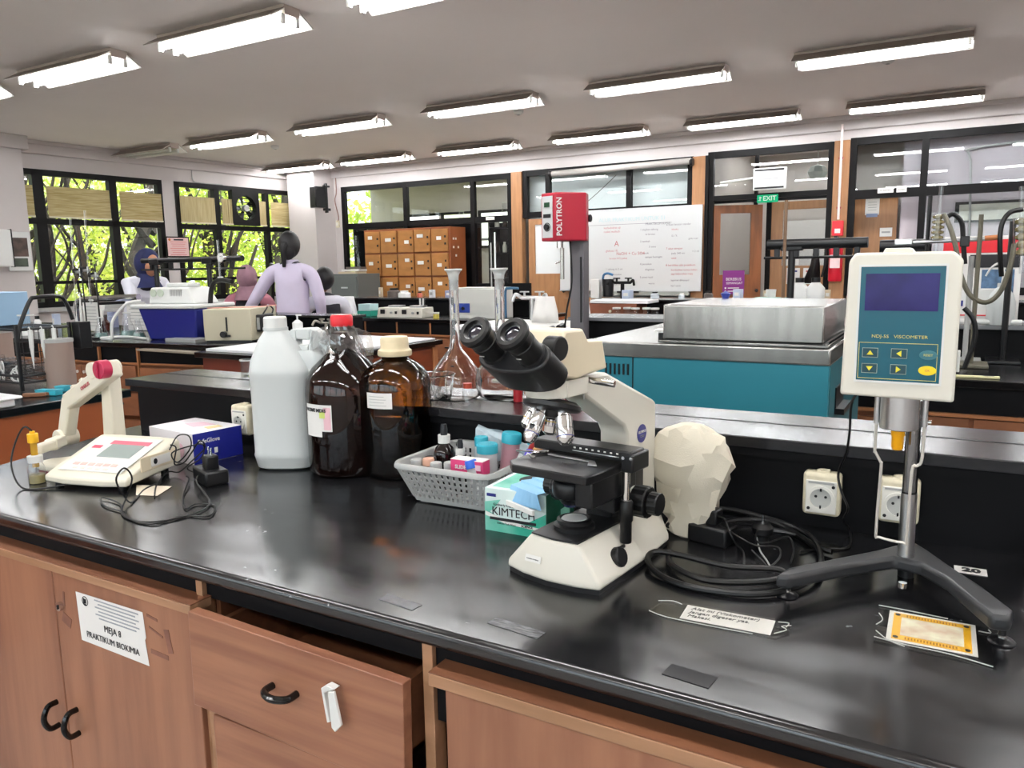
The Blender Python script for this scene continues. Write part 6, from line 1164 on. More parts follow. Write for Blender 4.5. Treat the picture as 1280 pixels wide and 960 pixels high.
for i, p in enumerate(((-3.2843, 1.7868, 0.85), (-3.242, 1.8058, 0.85), (-3.3165, 1.8863, 0.85))):
    o = thing('teal_block', 'small teal plastic block on the rack bench, ' + ('leftmost, with an open lid', 'middle of three', 'nearest the electrode arm')[i], 'block', (p[0], p[1], .851), .3, 'teal blocks on the rack bench'); obj('body', G().box(0, 0, .009, .05, .04, .018), tealc, o, .003); obj('lid', G().box(0, 0, .021, .052, .042, .006), tealc, o, .002)
o = thing('wood_clamp', 'brown wooden test tube clamp lying beside the teal blocks', 'clamp', (-3.2732, 1.7481, .851), .8); obj('jaw', G().box(0, .008, .008, .1, .01, .014), mat('clamp wood', '7a5238', .5), o, .002); obj('jaw', G().box(0, -.01, .008, .08, .01, .014), MAT['clamp wood'], o, .002)
o = thing('cardboard_roll', 'grey brown cylinder container standing inside the rack', 'container', (xf - .3, 2.01, .851)); o.location = (-3.45, 1.9 + .3, .851)
obj('body', G().cyl((0, -.24, 0), (0, -.24, .2), .06), mat('grey brown drum', '8d7a70', .6), o); obj('lid', G().cyl((0, -.24, .2), (0, -.24, .215), .063), grey_pl, o)
# ---------------- centrifuge bench items ----------------
for i, (p, lab) in enumerate((((-5.0708, 6.3, 0.8886), 'left of the two white digital block heaters on the middle bench'), ((-4.7934, 6.3, 0.893), 'right of the two white digital block heaters, with test tubes standing in it'))):
    t = thing('block_heater', lab, 'heater', (p[0], 6.38, .851), .1, 'white block heaters'); obj('case', G().loft([[(-.14, -.12, 0), (.14, -.12, 0), (.14, .13, 0), (-.14, .13, 0)], [(-.13, -.1, .10), (.13, -.1, .10), (.13, .13, .10), (-.13, .13, .10)]]), cream, t, .006)
    obj('readout', G().box(-.07, -.114, .06, .05, .01, .045), black_pl, t, smooth=False); obj('switch', G().box(.09, -.114, .05, .022, .01, .028), black_pl, t, smooth=False); obj('dial', G().cyl((.035, -.13, .05), (.035, -.108, .05), .012), grey_pl, t); obj('block', G().box(.02, .02, .11, .15, .1, .02), alu, t, .002)
    if i:
        for k in range(4): obj('test_tube', G().cyl((.04 + .018 * k, .02, .12), (.04 + .02 * k, .02, .19 + .05 * (k % 2)), .008), clearpl if k % 2 else white_pl, t)
p = (-4.06, 6.3, 0.9586)
t = thing('ultrasonic_bath', 'grey white ultrasonic bath with a blue control panel between the flask necks', 'bath', (p[0], 6.45, .851), .06); obj('case', G().bb(-.26, .26, -.12, .2, .0, .29), mat('bath case', 'c9cac4', .35), t, .006); obj('panel', G().bb(-.24, -.05, -.125, -.12, .06, .15), mat('panel blue', '2f49a0', .4), t, smooth=False)
for k in range(2): obj('dial', G().cyl((-.19 + .07 * k, -.14, .1), (-.19 + .07 * k, -.125, .1), .016), black_pl, t)
obj('lid', G().bb(-.25, .25, -.11, .19, .29, .30), MAT['bath case'], t, .003)
for i, (px_, nm, m) in enumerate((((-5.4338, 6.3, 0.8913), 'teal_dish', tealc),)):
    t = thing('tube_rack', 'green plastic dish with a pale box of tubes left of the heaters', 'dish', (px_[0], 6.4, .851)); obj('dish', G().bb(-.09, .09, -.08, .08, 0, .06), mat('sea green', '2b9a84', .4), t, .004); obj('box', G().bb(-.08, .08, -.07, .07, .06, .13), mat('pale aqua', 'b9d8d8', .4), t, .003)
p = (-4.4855, 6.3, 0.9217); t = thing('yellow_pot', 'small yellow and white pot on the middle bench right of the heaters', 'pot', (p[0], 6.3, .851)); obj('pot', G().cyl((0, 0, 0), (0, 0, .045), .03), mat('pot yellow', 'd9c65a', .5), t); obj('lid', G().cyl((0, 0, .045), (0, 0, .06), .033), white_pl, t)
stand('chrome rod stand behind the ultrasonic bath', (-4.2098, 6.9, 1.702), 1.026, 7.0, chrome, .01); stand('shorter grey rod stand left of the chrome one', (-4.2898, 6.9, 1.5992), 1.026, 7.05, grey_pl, .008)
def tap(label, x, y, z, m=chrome, s=1.0, blue=False):
    t = thing('lab_tap', label, 'tap', (x, y, z)); obj('riser', G().cyl((0, 0, 0), (0, 0, .13 * s), .016 * s), m, t); obj('cross', G().cyl((-.07 * s, 0, .13 * s), (.07 * s, 0, .13 * s), .012 * s), m, t)
    for q in (-1, 1): obj('spout', G().tube([(q * .07 * s, 0, .13 * s), (q * .1 * s, -.03, .15 * s), (q * .115 * s, -.05, .11 * s)], .011 * s, 8), m, t); obj('lever', G().box(q * .05 * s, 0, .165 * s, .06 * s, .014, .012), m, t, .003); obj('valve', G().cyl((q * .05 * s, 0, .13 * s), (q * .05 * s, 0, .165 * s), .01), m, t)
    return t
pt_ = (-4.6316, 4.9, 0.96); tap('brushed metal tap with lever beside the white coated seated person', -4.0645, 4.3, .851, mat('tap metal', '9a948c', .3, .9), .8)
tap('pair of metal taps above the white sink left of the grey column', -3.2389, 6.0, .879, alu, 1.5); tap('dark double tap in front of the whiteboard', -2.8325, 7.1, 1.02, black_frame, 1.2)
t = thing('sink_tray', 'large white sink tray behind the eyepieces', 'tray', (0, 0, 0)); a = (-3.7123, 6.4679, 0.9)
obj('tray', G().bb(-3.6, -2.4, 5.3, 6.1, .84, .875), wt, t, .006); obj('inset', G().bb(-3.5, -2.5, 5.4, 6.0, .872, .878), paper, t, smooth=False)
obj('stand', G().bb(-3.55, -2.45, 5.35, 6.05, 0, .84), red_wood, t, smooth=False)
for i, (a, b, l) in enumerate((((-2.9654, 5.4, 1.103), .2, 'pale cloth hanging over the tap left of the grey column'), ((-2.5869, 5.4, 1.0868), .13, 'pale cloth hanging close to the grey column'))):
    o = thing('hanging_cloth', l, 'cloth', (a[0], (5.72, 5.62)[i], .88), .1); g = G(); rings = []
    for k in range(8): x = -b / 2 + b * k / 7; rings.append([(x * 1.2, .012 * math.sin(k * 1.9), 0), (x * 1.1, .012 * math.cos(k * 2), .1), (x * .8, .01 * math.sin(k), .22)])
    f = obj('fabric', g.loft(rings, cap=False, closed=False), paper, o); sm = f.modifiers.new('th', 'SOLIDIFY'); sm.thickness = .004
tag(obj('blue_hose', G().tube([(-3.624, 6.2, .878), (-3.624, 6.2, 1.12), (-3.606 + .02, 6.2, 1.15), (-3.4875, 6.2, 1.15)], .012, 8), mat('blue tube', '2f5f80', .4)), 'blue bent pipe left of the hanging cloth', 'pipe')
o = thing('soap_pump', 'white pump bottle standing behind the white jugs', 'bottle', (-3.9131, 3.75, .869)); obj('bottle', G().lathe([(0, 0), (.035, 0), (.035, .12), (.012, .14), (0, .14)], n=16), white_pl, o); obj('pump', G().cyl((0, 0, .14), (0, 0, .17), .006).box(.015, 0, .173, .045, .012, .01), white_pl, o)
o.location.x = -3.95; o.location.y = 3.9
o = thing('glass_beaker', 'white rimmed beaker on the ledge end left of the jug', 'beaker', (-1.9474, 1.70, 1.0185)); obj('glass', G().lathe([(0, 0), (.024, 0), (.024, .05), (.027, .053)], n=20), clearpl, o); obj('rim', G().lathe([(.0235, .049), (.0265, .049), (.0265, .053), (.0235, .053), (.0235, .049)], n=20), white_pl, o)
# items under the whiteboard
o = thing('wooden_box', 'brown wooden chest under a white slab below the whiteboard', 'box', (-2.7354, 6.72, .851)); obj('chest', G().bb(-.33, .25, -.15, .12, 0, .15), mat('chest wood', '8a4f34', .5, nz=.3, nscale=5), o, .004); obj('slab', G().bb(-.2, .36, -.16, .13, .151, .18), wt, o, .004); obj('knob', G().cyl((.0, -.17, .08), (0, -.15, .08), .012), ivory, o)
for i in range(5):
    o = thing('glass_jar', 'clear glass jar ' + ('at the left end of', 'second in', 'in the middle of', 'fourth in', 'at the right end of')[i] + ' the row under the whiteboard', 'jar', (-2.6479 + .09 * i, 6.50 + .03 * (i % 2), .851), 0, 'glass jars under the whiteboard'); obj('glass', G().lathe([(0, 0), (.035, 0), (.035, .1), (.037, .105)], n=14), clearpl, o); obj('lid', G().cyl((0, 0, .105), (0, 0, .12), .037), white_pl, o); obj('content', G().cyl((0, 0, .003), (0, 0, .04), .03), jm_[(i * 3 + 4) % 8], o)
o = thing('wash_bottle', 'white carton with a dark cup and a blue hose below the whiteboard', 'carton', (-3.103, 7.1, 1.021)); obj('carton', G().bb(-.05, .04, -.04, .04, 0, .19), paper, o, .004); obj('cup', G().lathe([(0, .02), (.05, .02), (.06, .19), (0, .19)], (.12, 0, 0), 16), black_pl, o); obj('hose', G().tube([(.07, 0, .12), (.07, 0, .22), (.11, 0, .245), (.17, 0, .23)], .012, 8), mat('hose blue', '3a6a94', .4), o)
for i in range(2):
    p = ((-1.1977, 7.15, 1.08), (-1.066, 7.15, 1.0804))[i]; o = thing('white_bottle', 'white square bottle with black cap behind the steel lid, ' + ('left one', 'right one')[i], 'bottle', (p[0], 7.12, 1.021), 0, 'white bottles with black caps'); obj('body', G().loft([superr(.075, .05, z, 0, 0, 20, .6) for z in (0, .10)] + [superr(.035, .03, .15, 0, 0, 20, .9)]), white_pl, o); obj('cap', G().cyl((0, 0, .15), (0, 0, .19), .037), black_pl, o)
o = thing('aqua_tray', 'pale aqua tray with a white cup on the far ledge', 'tray', (-1.4331, 7.1, 1.021)); obj('tray', G().bb(-.13, .13, -.05, .05, 0, .02), mat('aqua tray plastic', 'a9d4cc', .4), o, .004); obj('cup', G().lathe([(0, .02), (.04, .02), (.045, .09), (0, .09)], n=14), white_pl, o)
# ---------------- right hand rig of condensers ----------------
ambl = mat('straw liquid glass', 'a89a6a', .1, trans=.5); hosem = mat('olive rubber hose', '5a5648', .45)
def condenser(label, p0, p1, Y):
    t = thing('condenser', label, 'condenser', (0, 0, 0), 0, 'glass condensers'); a, b = Vector(p0), Vector(p1); d = (b - a).normalized()
    obj('jacket', G().cyl(a, b, .033, n=16), clearpl, t); L2 = (b - a).length; pf = []
    for k in range(5): pf += [(.010, L2 * (k + .02) / 5), (.027, L2 * (k + .3) / 5), (.027, L2 * (k + .7) / 5), (.010, L2 * (k + .98) / 5)]
    obj('bulbs', G().lathe([(0, 0)] + pf + [(0, L2)], a, 14, d), ambl, t); obj('stem', G().cyl(b, b + d * .14, .01), clearpl, t); obj('tail', G().cyl(a - d * .08, a, .01), clearpl, t)
condenser('straw coloured glass condenser right of the viscometer head', (-0.1036, 4.3, 1.4419), (-0.1005, 4.3, 1.5624), 4.3); condenser('straw coloured glass condenser cut off by the right edge', (0.2444, 4.3, 1.3587), (0.2323, 4.3, 1.5326), 4.3)
o = thing('arm_clamp', 'long metal clamp arm with an orange tip right of the viscometer', 'clamp', (-0.0061, 4.3, 1.4314)); obj('arm', G().cyl((-.22, 0, 0), (.12, 0, .01), .009), alu, o); obj('jaw', G().box(-.24, 0, .005, .08, .04, .03), alu, o, .004); obj('orange_tip', G().cyl((.1, 0, .012), (.16, 0, .016), .012), mat('cork orange', 'c07848', .5), o); obj('boss', G().box(.02, 0, 0, .04, .04, .05), black_pl, o, .004)
stand('dark rod stand standing in the wooden foot right of the viscometer', (0.0722, 4.2, 1.5495), .851, 4.2, hosem, .010); stand('tall black rod left of the glass condenser', (-0.1444, 4.35, 1.6543), .851, 4.35, black_pl, .010); stand('black rod stand behind the white squeeze bottle', (0.2071, 4.4, 1.5234), .851, 4.42, black_pl, .014)
stand('rod stand by the right picture edge', (0.0473, 4.3, 1.3627), .851, 4.36, grey_pl, .012)
for l, pts in (('olive hose sagging from the left condenser to the right one', [(-0.0794, 4.25, 1.559), (-0.0489, 4.22, 1.4938), (-0.0204, 4.2, 1.4006), (0.0026, 4.2, 1.2897), (0.0477, 4.2, 1.186), (0.1138, 4.2, 1.1494), (0.167, 4.2, 1.1973), (0.1968, 4.2, 1.3056), (0.2087, 4.22, 1.4128)]),
               ('dark hose arching from the right condenser down behind the bottle', [(0.2329, 4.3, 1.5684), (0.1835, 4.28, 1.5554), (0.1558, 4.27, 1.4985), (0.1563, 4.27, 1.3969), (0.1724, 4.3, 1.268)]),
               ('dark hose arching over the stand and down past the viscometer', [(-0.0694, 4.3, 1.546), (-0.0404, 4.3, 1.5596), (-0.0051, 4.3, 1.5209), (0.0066, 4.3, 1.4385), (0.0202, 4.3, 1.3257)]),
               ('dark hose loop beside the viscometer housing', [(0.0277, 4.0, 1.1334), (0.0679, 4.0, 1.0808), (0.0766, 4.0, 0.9919), (0.0444, 4.0, .862)])):
    tag(obj('rubber_hose', G().tube(pts, .011, 8), hosem if 'olive' in l else rubber), l, 'hose')
p = (0.1903, 4.52, 1.0283)
o = thing('squeeze_bottle', 'white squeeze bottle with a curved spout at the right', 'bottle', (p[0], 4.56, 1.023)); obj('body', G().lathe([(0, 0), (.058, 0), (.062, .01), (.062, .11), (.05, .15), (.028, .18), (.02, .185), (0, .185)], n=24), hdpe, o, ang=50); obj('cap', G().cyl((0, 0, .183), (0, 0, .205), .022), white_pl, o); obj('spout', G().tube([(0, 0, .2), (.0, 0, .26), (-.02, 0, .30), (-.05, 0, .285), (-.075, 0, .24)], lambda s: .008 - .004 * s, 8, 5), white_pl, o)
o = thing('red_white_carton', 'red and white carton standing behind the clamp stands at the right', 'carton', (0.0864, 5.0, .851)); obj('body', G().bb(-.17, .2, -.05, .12, 0, .62), paper, o, .003); obj('red_band', G().bb(-.171, .201, -.053, -.05, .53, .60), red_cap, o, smooth=False); obj('black_shape', G().bb(-.04, .19, -.055, -.052, .45, .52), ink, o, smooth=False); obj('photo_print', G().bb(.02, .17, -.054, -.051, .3, .44), mat('blue photo print', '5a7a9c', .4, nz=.6, nscale=20), o, smooth=False)
o2 = thing('instrument_panel', 'white instrument with a green lamp and red line behind the squeeze bottle', 'instrument', (0.0968, 4.78, 1.023)); obj('case', G().bb(-.14, .13, -.04, .06, 0, .17), white_pl, o2, .004); obj('green_lamp', G().bb(.04, .1, -.045, -.04, .07, .115), mat('green window', '2f9c58', .3), o2, smooth=False); obj('red_line', G().bb(-.13, .12, -.044, -.04, .03, .036), red_cap, o2, smooth=False); obj('blue_mark', G().bb(-.12, -.07, -.044, -.04, .08, .11), navy, o2, smooth=False)
o = thing('steel_box', 'long brushed steel box lying on the ledge behind the squeeze bottle', 'box', (0.2364 + .1, 4.74, 1.023)); obj('body', G().bb(-.0, .4, -.06, .08, 0, .13), steel, o, .004); obj('hole', G().cyl((.03, -.063, .09), (.03, -.058, .09), .018), black_pl, o)
for i, p in enumerate(((0.0297, 3.8811, 0.85), (0.2319, 3.9139, 0.85))): pass
o = thing('yellow_strip', 'cream plastic strip lying on the bench edge right of the viscometer', 'strip', (0.0537 + .03, 3.78, .851), .05); obj('strip', G().bb(-.09, .09, -.012, .012, 0, .01), mat('strip cream', 'd8d0a4', .5), o, .002); obj('slot', G().bb(.03, .07, -.005, .005, .0095, .0105), ink, o, smooth=False)
o = thing('white_rod', 'white tube lying on the ledge below the squeeze bottle', 'tube', (0.1216, 4.53, 1.023)); obj('tube', G().cyl((-.25, 0, .014), (.16, 0, .014), .013), white_pl, o); obj('end', G().cyl((.16, 0, .014), (.18, 0, .014), .009), grey_pl, o)
# ---------------- lockers, whiteboard, doors, signs ----------------
t = thing('locker_cabinet', 'orange brown wooden locker cabinet with rows of numbered doors', 'cabinet', (0, 0, 0))
LX = [-7.9152, -7.6044, -7.286, -6.9766, -6.6748, -6.3671]
lzt = 1.9091; lh = (lzt - .12) / 5.2; lmm = mat('locker door wood', 'a8733c', .45, nz=.2, nscale=3, stretch=(2, 2, 5)); sidew = mat('locker side wood', '8a4c28', .45, nz=.25, nscale=3)
obj('carcass', G().bb(LX[0] - .02, LX[5] + .02, 9.32, 9.72, 0, lzt + .02), sidew, t, .004)
for r in range(5):
    for c in range(5):
        z1_ = lzt - r * lh; d = obj('door', G().bb(LX[c] + .012, LX[c + 1] - .012, 9.295 - .01 * ((r + c) % 2), 9.318, z1_ - lh + .015, z1_ - .01), lmm, t, .004)
        w_ = LX[c + 1] - LX[c]; cx = (LX[c] + LX[c + 1]) / 2 + .03 * ((r * 3 + c) % 3 - 1)
        obj('number_card', G().box(cx, 9.28, z1_ - .1 - .04 * ((r + c) % 3), .08 + .03 * (c % 2), .004, .05), paper, d, smooth=False); obj('latch', G().box(LX[c + 1] - .045, 9.28, z1_ - .12, .02, .012, .03), black_pl, d, smooth=False); obj('latch', G().box(LX[c + 1] - .045, 9.28, z1_ - .22, .02, .012, .03), black_pl, d, smooth=False)
for k in range(5): obj('sticker', G().box(LX[5] + .021, 9.4 + .06 * (k % 3), lzt - .15 - .12 * (k // 2), .003, .035, .03), paper, t, smooth=False)
o = thing('steel_cabinet', 'grey steel drawer unit with papers on top, left of the lockers', 'cabinet', (-7.802, 8.9, 0)); obj('case', G().bb(-.28, .24, -.2, .3, 0, 1.28), mat('dark grey steel', '5c605e', .4), o, .004)
for k in range(3): d = obj('drawer', G().bb(-.26, .22, -.215, -.2, .1 + .39 * k, .46 + .39 * k), MAT['dark grey steel'], o, .003); obj('handle', G().box(0, -.225, .3 + .39 * k, .12, .01, .02), alu, d)
for i in range(3): tag(obj('paper_pile', G(T(o.location.x - .05 + .04 * i, 8.92, 1.281 + .035 * i) @ rz(.2 * i)).box(0, 0, .015, .34 - .05 * i, .24, .03), (jm_[3], paper, jm_[6])[i], smooth=False), ('tan folder at the bottom of', 'white papers in', 'dark book on top of')[i] + ' the pile on the steel drawer unit', 'papers')
# whiteboard
wx0, wx1 = -4.78, -2.82; t = thing('whiteboard', 'large whiteboard covered with faded red and grey handwriting', 'whiteboard', (0, 0, 0))
obj('board', G().bb(wx0, wx1, 9.68, 9.70, 1.01, 2.06), mat('board white', 'c6c8c8', .4), t, smooth=False); obj('board_frame', G().bb(wx0 - .01, wx1 + .01, 9.675, 9.7, 1.0, 1.012).bb(wx1, wx1 + .012, 9.675, 9.7, 1.0, 2.07).bb(wx0 - .01, wx1 + .01, 9.675, 9.7, 2.06, 2.07), alu, t, smooth=False); obj('pen_tray', G().bb(-4.2, -2.95, 9.6, 9.68, .95, 1.0), mat('tray glassy', '8f9692', .3), t, smooth=False); obj('eraser', G().bb(-3.9, -3.6, 9.58, 9.66, .98, 1.005), black_pl, t)
wtx = lambda s, x, z, sz, m=redink: text(s, sz, m, t, (x, 9.6785, z), FRONT, 'LEFT')
pale = mat('faded grey ink', '77747c', .7); pred = mat('faded red ink', 'b86a6c', .7)
wtx('ALUR PRAKTIKUM UNTUK S1', -4.2, 1.93, .07, blueink)
obj('ruled_line', G().bb(-4.35, -3.2, 9.677, 9.679, 1.868, 1.872), pale, t, smooth=False)
L_ = [('karbohidrat uji', -4.13, 1.83, .04, pred), ('reaksi molisch', -4.13, 1.78, .04, pred), ('A', -3.98, 1.62, .1, pred), ('glukosa 1%', -4.1, 1.53, .038, pred), ('NaOH + Cu SO4', -3.95, 1.49, .055, pred), ('larutan HCl pekat', -4.05, 1.43, .035, pred), ('1 tabung isi 2 ml', -4.1, 1.29, .036, pale), ('panaskan', -4.0, 1.22, .034, pale), ('amati', -4.0, 1.15, .034, pale), ('catat hasil', -4.0, 1.09, .034, pale),
 ('PRAKTIKUM KIMIA', -3.55, 1.86, .04, pale), ('1 siapkan tabung', -3.62, 1.79, .036, pale), ('isi larutan', -3.55, 1.73, .034, pale), ('2 tambah', -3.62, 1.64, .036, pale), ('5 tetes', -3.5, 1.57, .034, pale), ('3 kocok', -3.62, 1.49, .036, pale), ('sampai homogen', -3.55, 1.44, .034, pale), ('4 panaskan', -3.62, 1.35, .036, pale), ('dinginkan', -3.55, 1.28, .034, pale), ('5 amati hasil', -3.62, 1.18, .036, pale), ('warna', -3.5, 1.1, .034, pale),
 ('6 buat larutan standar', -3.27, 1.84, .036, pale), ('blanko', -3.2, 1.78, .034, pred), ('0,1 %', -3.2, 1.7, .034, pale), ('7 ukur serapan', -3.27, 1.54, .036, pred), ('pada 540 nm', -3.2, 1.48, .034, pale), ('catat', -3.2, 1.42, .034, pred), ('8 bersihkan alat praktikum', -3.27, 1.33, .036, pred), ('kembalikan semua bahan', -3.2, 1.27, .034, pred), ('jaga kebersihan meja', -3.2, 1.22, .034, pred), ('laporan dikumpul', -3.2, 1.14, .034, pale), ('hari senin', -3.2, 1.07, .034, pale),
 ('tujuan', -4.55, 1.76, .036, pred), ('dasar teori', -4.52, 1.66, .034, pale), ('alat bahan', -4.55, 1.36, .036, pale), ('cara kerja', -4.5, 1.28, .034, pale), ('gula x air', -2.98, 1.66, .034, pale), ('= 2 ml', -2.93, 1.5, .034, pale)]
for a in L_: wtx(*a)
t = thing('projection_screen', 'rolled up projection screen in a long grey housing above the whiteboard', 'screen', (0, 0, 0)); obj('housing', G().cyl((-4.88, 9.66, 2.58), (-2.96, 9.66, 2.6), .04, n=12), mat('screen housing', 'a5a09c', .4), t)
for x in (-4.9, -2.95): obj('end_cap', G().cyl((x - .02, 9.66, 2.585), (x + .02, 9.66, 2.585), .046, n=12), black_pl, t)
obj('pull_cord', G().tube([(-3.95, 9.66, 2.5), (-4.2, 9.66, 2.3), (-4.45, 9.66, 2.12)], .004, 5), ink, t)
# doors
def door(n, M_, w, h, glassx, gz, m=post_wood, knob=1, paperm=None):
    r = sroot('door_%d' % n); r.matrix_world = M_; f = .1
    gx0, gx1 = glassx; g0, g1 = gz
    obj('door_leaf', G().bb(0, gx0, -.02, .02, 0, h).bb(gx1, w, -.02, .02, 0, h).bb(gx0, gx1, -.02, .02, 0, g0).bb(gx0, gx1, -.02, .02, g1, h), m, r, smooth=False)
    obj('door_pane', G().bb(gx0, gx1, -.004, .004, g0, g1), pane if not paperm else paperm, r, smooth=False); obj('door_handle', G().cyl((w - .06 if knob > 0 else .06, -.06, 1.0), (w - .06 if knob > 0 else .06, -.02, 1.0), .022), chrome, r); return r
door(1, T(-5.31, 9.78, 0), .62, 2.0, (.1, .5), (1.24, 1.92), post_wood, 1, MAT['frosted white board'])
door(2, T(-2.73, 9.84, 0) @ rz(math.radians(28)), .62, 2.06, (.1, .48), (1.2, 1.96), mat('dark door wood', '8a5432', .4, nz=.3, nscale=4, stretch=(5, 5, .6)))
door(3, T(-2.12, 10.4, 0), .86, 2.1, (.14, .68), (1.3, 2.0), post_wood)
struct('trim_8', G().bb(-2.18, -2.12, 10.36, 10.46, 0, 2.2).bb(-1.28, -1.2, 10.36, 10.46, 0, 2.2).bb(-2.9, -1.2, 10.36, 10.44, 2.12, 2.2).bb(-2.2, -2.14, 9.95, 10.4, 2.1, 2.17).bb(-2.6, -2.55, 11.5, 11.55, 0, 2.9), black_frame)
r = sroot('door_4'); obj('door_leaf', G().bb(-1.16, -.66, 10.1, 10.14, 0, 2.1), post_wood, r, smooth=False); obj('door_handle', G().cyl((-.72, 10.05, 1.0), (-.72, 10.1, 1.0), .022), chrome, r)
p = (-0.9263, 10.05, 1.9694); o = thing('door_paper', 'white notice on the orange door beside the fire pipe', 'notice', (p[0], 10.09, p[2])); obj('sheet', G().box(0, 0, 0, .15, .004, .19), paper, o, smooth=False); obj('stripe', G().box(0, -.003, -.1, .12, .003, .04), mat('notice blue', '8fa0c4', .5), o, smooth=False)
for k in range(4): obj('print_line', G().box(0, -.003, .05 - .03 * k, .09, .002, .006), grey_pl, o, smooth=False)
p = (-0.7684, 10.05, 1.6718); o = thing('door_paper', 'smaller white paper lower on the orange door', 'notice', (p[0], 10.09, p[2])); obj('sheet', G().box(0, 0, 0, .13, .004, .1), paper, o, smooth=False); obj('print_line', G().box(0, -.003, 0, .09, .002, .02), grey_pl, o, smooth=False)
for i, (p, w_, s_) in enumerate((((-0.7695, 9.76, 2.1194), .16, 'R. ASISTEN'), ((-0.6095, 9.76, 2.1182), .1, 'DOSEN'))): o = thing('room_sign', ('wider', 'narrower')[i] + ' white name plate on the black transom right of the fire pipe', 'sign', (p[0], 9.755, p[2])); obj('plate', G().box(0, 0, 0, w_, .01, .055), paper, o, smooth=False); text(s_, .022, ink, o, (0, -.0065, 0), FRONT)
p = (-5.9364, 9.76, 2.0405); o = thing('room_sign', 'small white plate on the transom right of the lockers', 'sign', (p[0], 9.755, p[2])); obj('plate', G().box(0, 0, 0, .14, .01, .045), paper, o, smooth=False); obj('print_line', G().box(0, -.006, 0, .1, .002, .008), grey_pl, o, smooth=False)
# hanging sign and exit sign
a, b = (-2.1735, 9.55, 2.4373), (-1.7946, 9.55, 2.1846)
t = thing('hanging_sign', 'white framed sign panel hanging on a white arm above the exit sign', 'sign', ((a[0] + b[0]) / 2, 9.55, (a[2] + b[2]) / 2)); W_ = (b[0] - a[0]) / 2; H_ = (a[2] - b[2]) / 2
obj('frame', G().bb(-W_, W_, -.012, .012, -H_, H_), white_pl, t, .008); obj('top_bar', G().bb(-W_ * .9, W_ * .85, -.016, -.012, H_ * .72, H_ * .88), ink, t, smooth=False); obj('bottom_bar', G().bb(-W_ * .9, W_ * .85, -.016, -.012, -H_ * .88, -H_ * .72), ink, t, smooth=False); obj('sheet', G().bb(-W_ * .85, W_ * .85, -.015, -.012, -H_ * .6, H_ * .6), mat('sign sheet', 'b4b8bc', .5), t, smooth=False); obj('caption', G().bb(-W_ * .5, W_ * .5, -.017, -.015, -.006, .006), grey_pl, t, smooth=False)
obj('arm', G().cyl((-.6, .1, .0), (-W_, 0, .02), .014), white_pl, t); obj('back_bracket', G().bb(-.05, .05, .01, .2, -H_ * .3, H_ * .3), grey_pl, t, smooth=False)
p = (-2.0385, 9.7, 2.0997); t = thing('exit_sign', 'small green exit sign above the open glazed door', 'sign', (p[0], 9.72, p[2])); obj('panel', G().box(0, 0, 0, .24, .02, .09), emit('exit green', '1f9a6a', .9), t, .003); text('EXIT', .075, paper, t, (.025, -.0115, 0), FRONT, bold=.001); obj('running_figure', G().box(-.085, -.0115, 0, .012, .002, .05).box(-.09, -.0115, -.02, .03, .002, .008).box(-.08, -.0115, .012, .03, .002, .008), paper, t, smooth=False)
p = (-1.6844, 11.0, 2.5213); o = thing('ceiling_lamp_globe', 'pale faceted shade seen through the glass above the second door', 'lamp', (p[0], 11.0, p[2] - .02)); obj('shade', G().lathe([(0, -.1), (.08, -.1), (.13, 0), (.09, .07), (0, .1)], n=7), mat('pale shade', 'cfdcd8', .5), o, smooth=False); obj('rod', G().cyl((0, 0, .1), (0, 0, CZ - p[2] + .02), .008), white_pl, o)
# notice on the first door
p = (-2.4807, 9.95, 1.1031); t = thing('purple_poster', 'purple poster with white words low on the open glazed door', 'poster', (-2.47, 9.94, p[2]), math.radians(28)); obj('sheet', G().box(0, 0, 0, .27, .006, .30), mat('poster purple', '7a2a78', .5), t, smooth=False); text('BEREBUS', .05, paper, t, (.0, -.004, .04), FRONT); text('SEMANGAT', .04, paper, t, (.01, -.004, -.01), FRONT)
for k in range(2): obj('white_dot', G().cyl((-.1, -.006, -.07 - .04 * k), (-.1, -.003, -.07 - .04 * k), .012, n=8), paper, t); obj('white_line', G().box(.0, -.004, -.07 - .04 * k, .14, .002, .01), paper, t, smooth=False)
# fire pipe, alarm and extinguisher on the post
px_ = (-1.214, 9.7, 2.0355)
t = thing('fire_pipe', 'thin white and red pipe running down the wooden post to the alarm box', 'pipe', (0, 0, 0)); obj('pipe', G().cyl((-1.24, 9.70, 1.82), (-1.24, 9.70, CZ - .1), .014), mat('pinkish pipe', 'e6d8d4', .4), t)
for z_ in (1.95, 2.5): obj('pipe_clip', G().box(-1.24, 9.71, z_, .05, .03, .02), redt, t)
t = thing('alarm_box', 'red fire alarm call point on the wooden post', 'alarm', (-1.24, 9.70, 1.72)); obj('box', G().box(0, 0, 0, .12, .05, .17), red_cap, t, .006); obj('glass_label', G().box(0, -.027, -.03, .06, .004, .05), paper, t, smooth=False)
t = thing('fire_extinguisher', 'red fire extinguisher on the wooden post below the alarm box', 'extinguisher', (-1.24, 9.64, 1.12)); obj('cylinder', G().lathe([(0, 0), (.07, 0), (.075, .02), (.075, .36), (.05, .42), (.02, .44), (0, .44)], n=20), mat('extinguisher red', 'b3182a', .3), t); obj('valve', G().box(0, 0, .47, .05, .04, .06), black_pl, t, .004); obj('handle', G().box(.0, -.04, .5, .03, .12, .015), black_pl, t); curved_label(t, .0765, -2.4, -.8, .15, .3, mat('extinguisher label', 'e2c8c8', .5)); obj('hose', G().tube([(-.02, -.02, .47), (-.1, -.03, .42), (-.11, -.03, .2), (-.14, -.03, .05)], .012, 6), rubber, t)
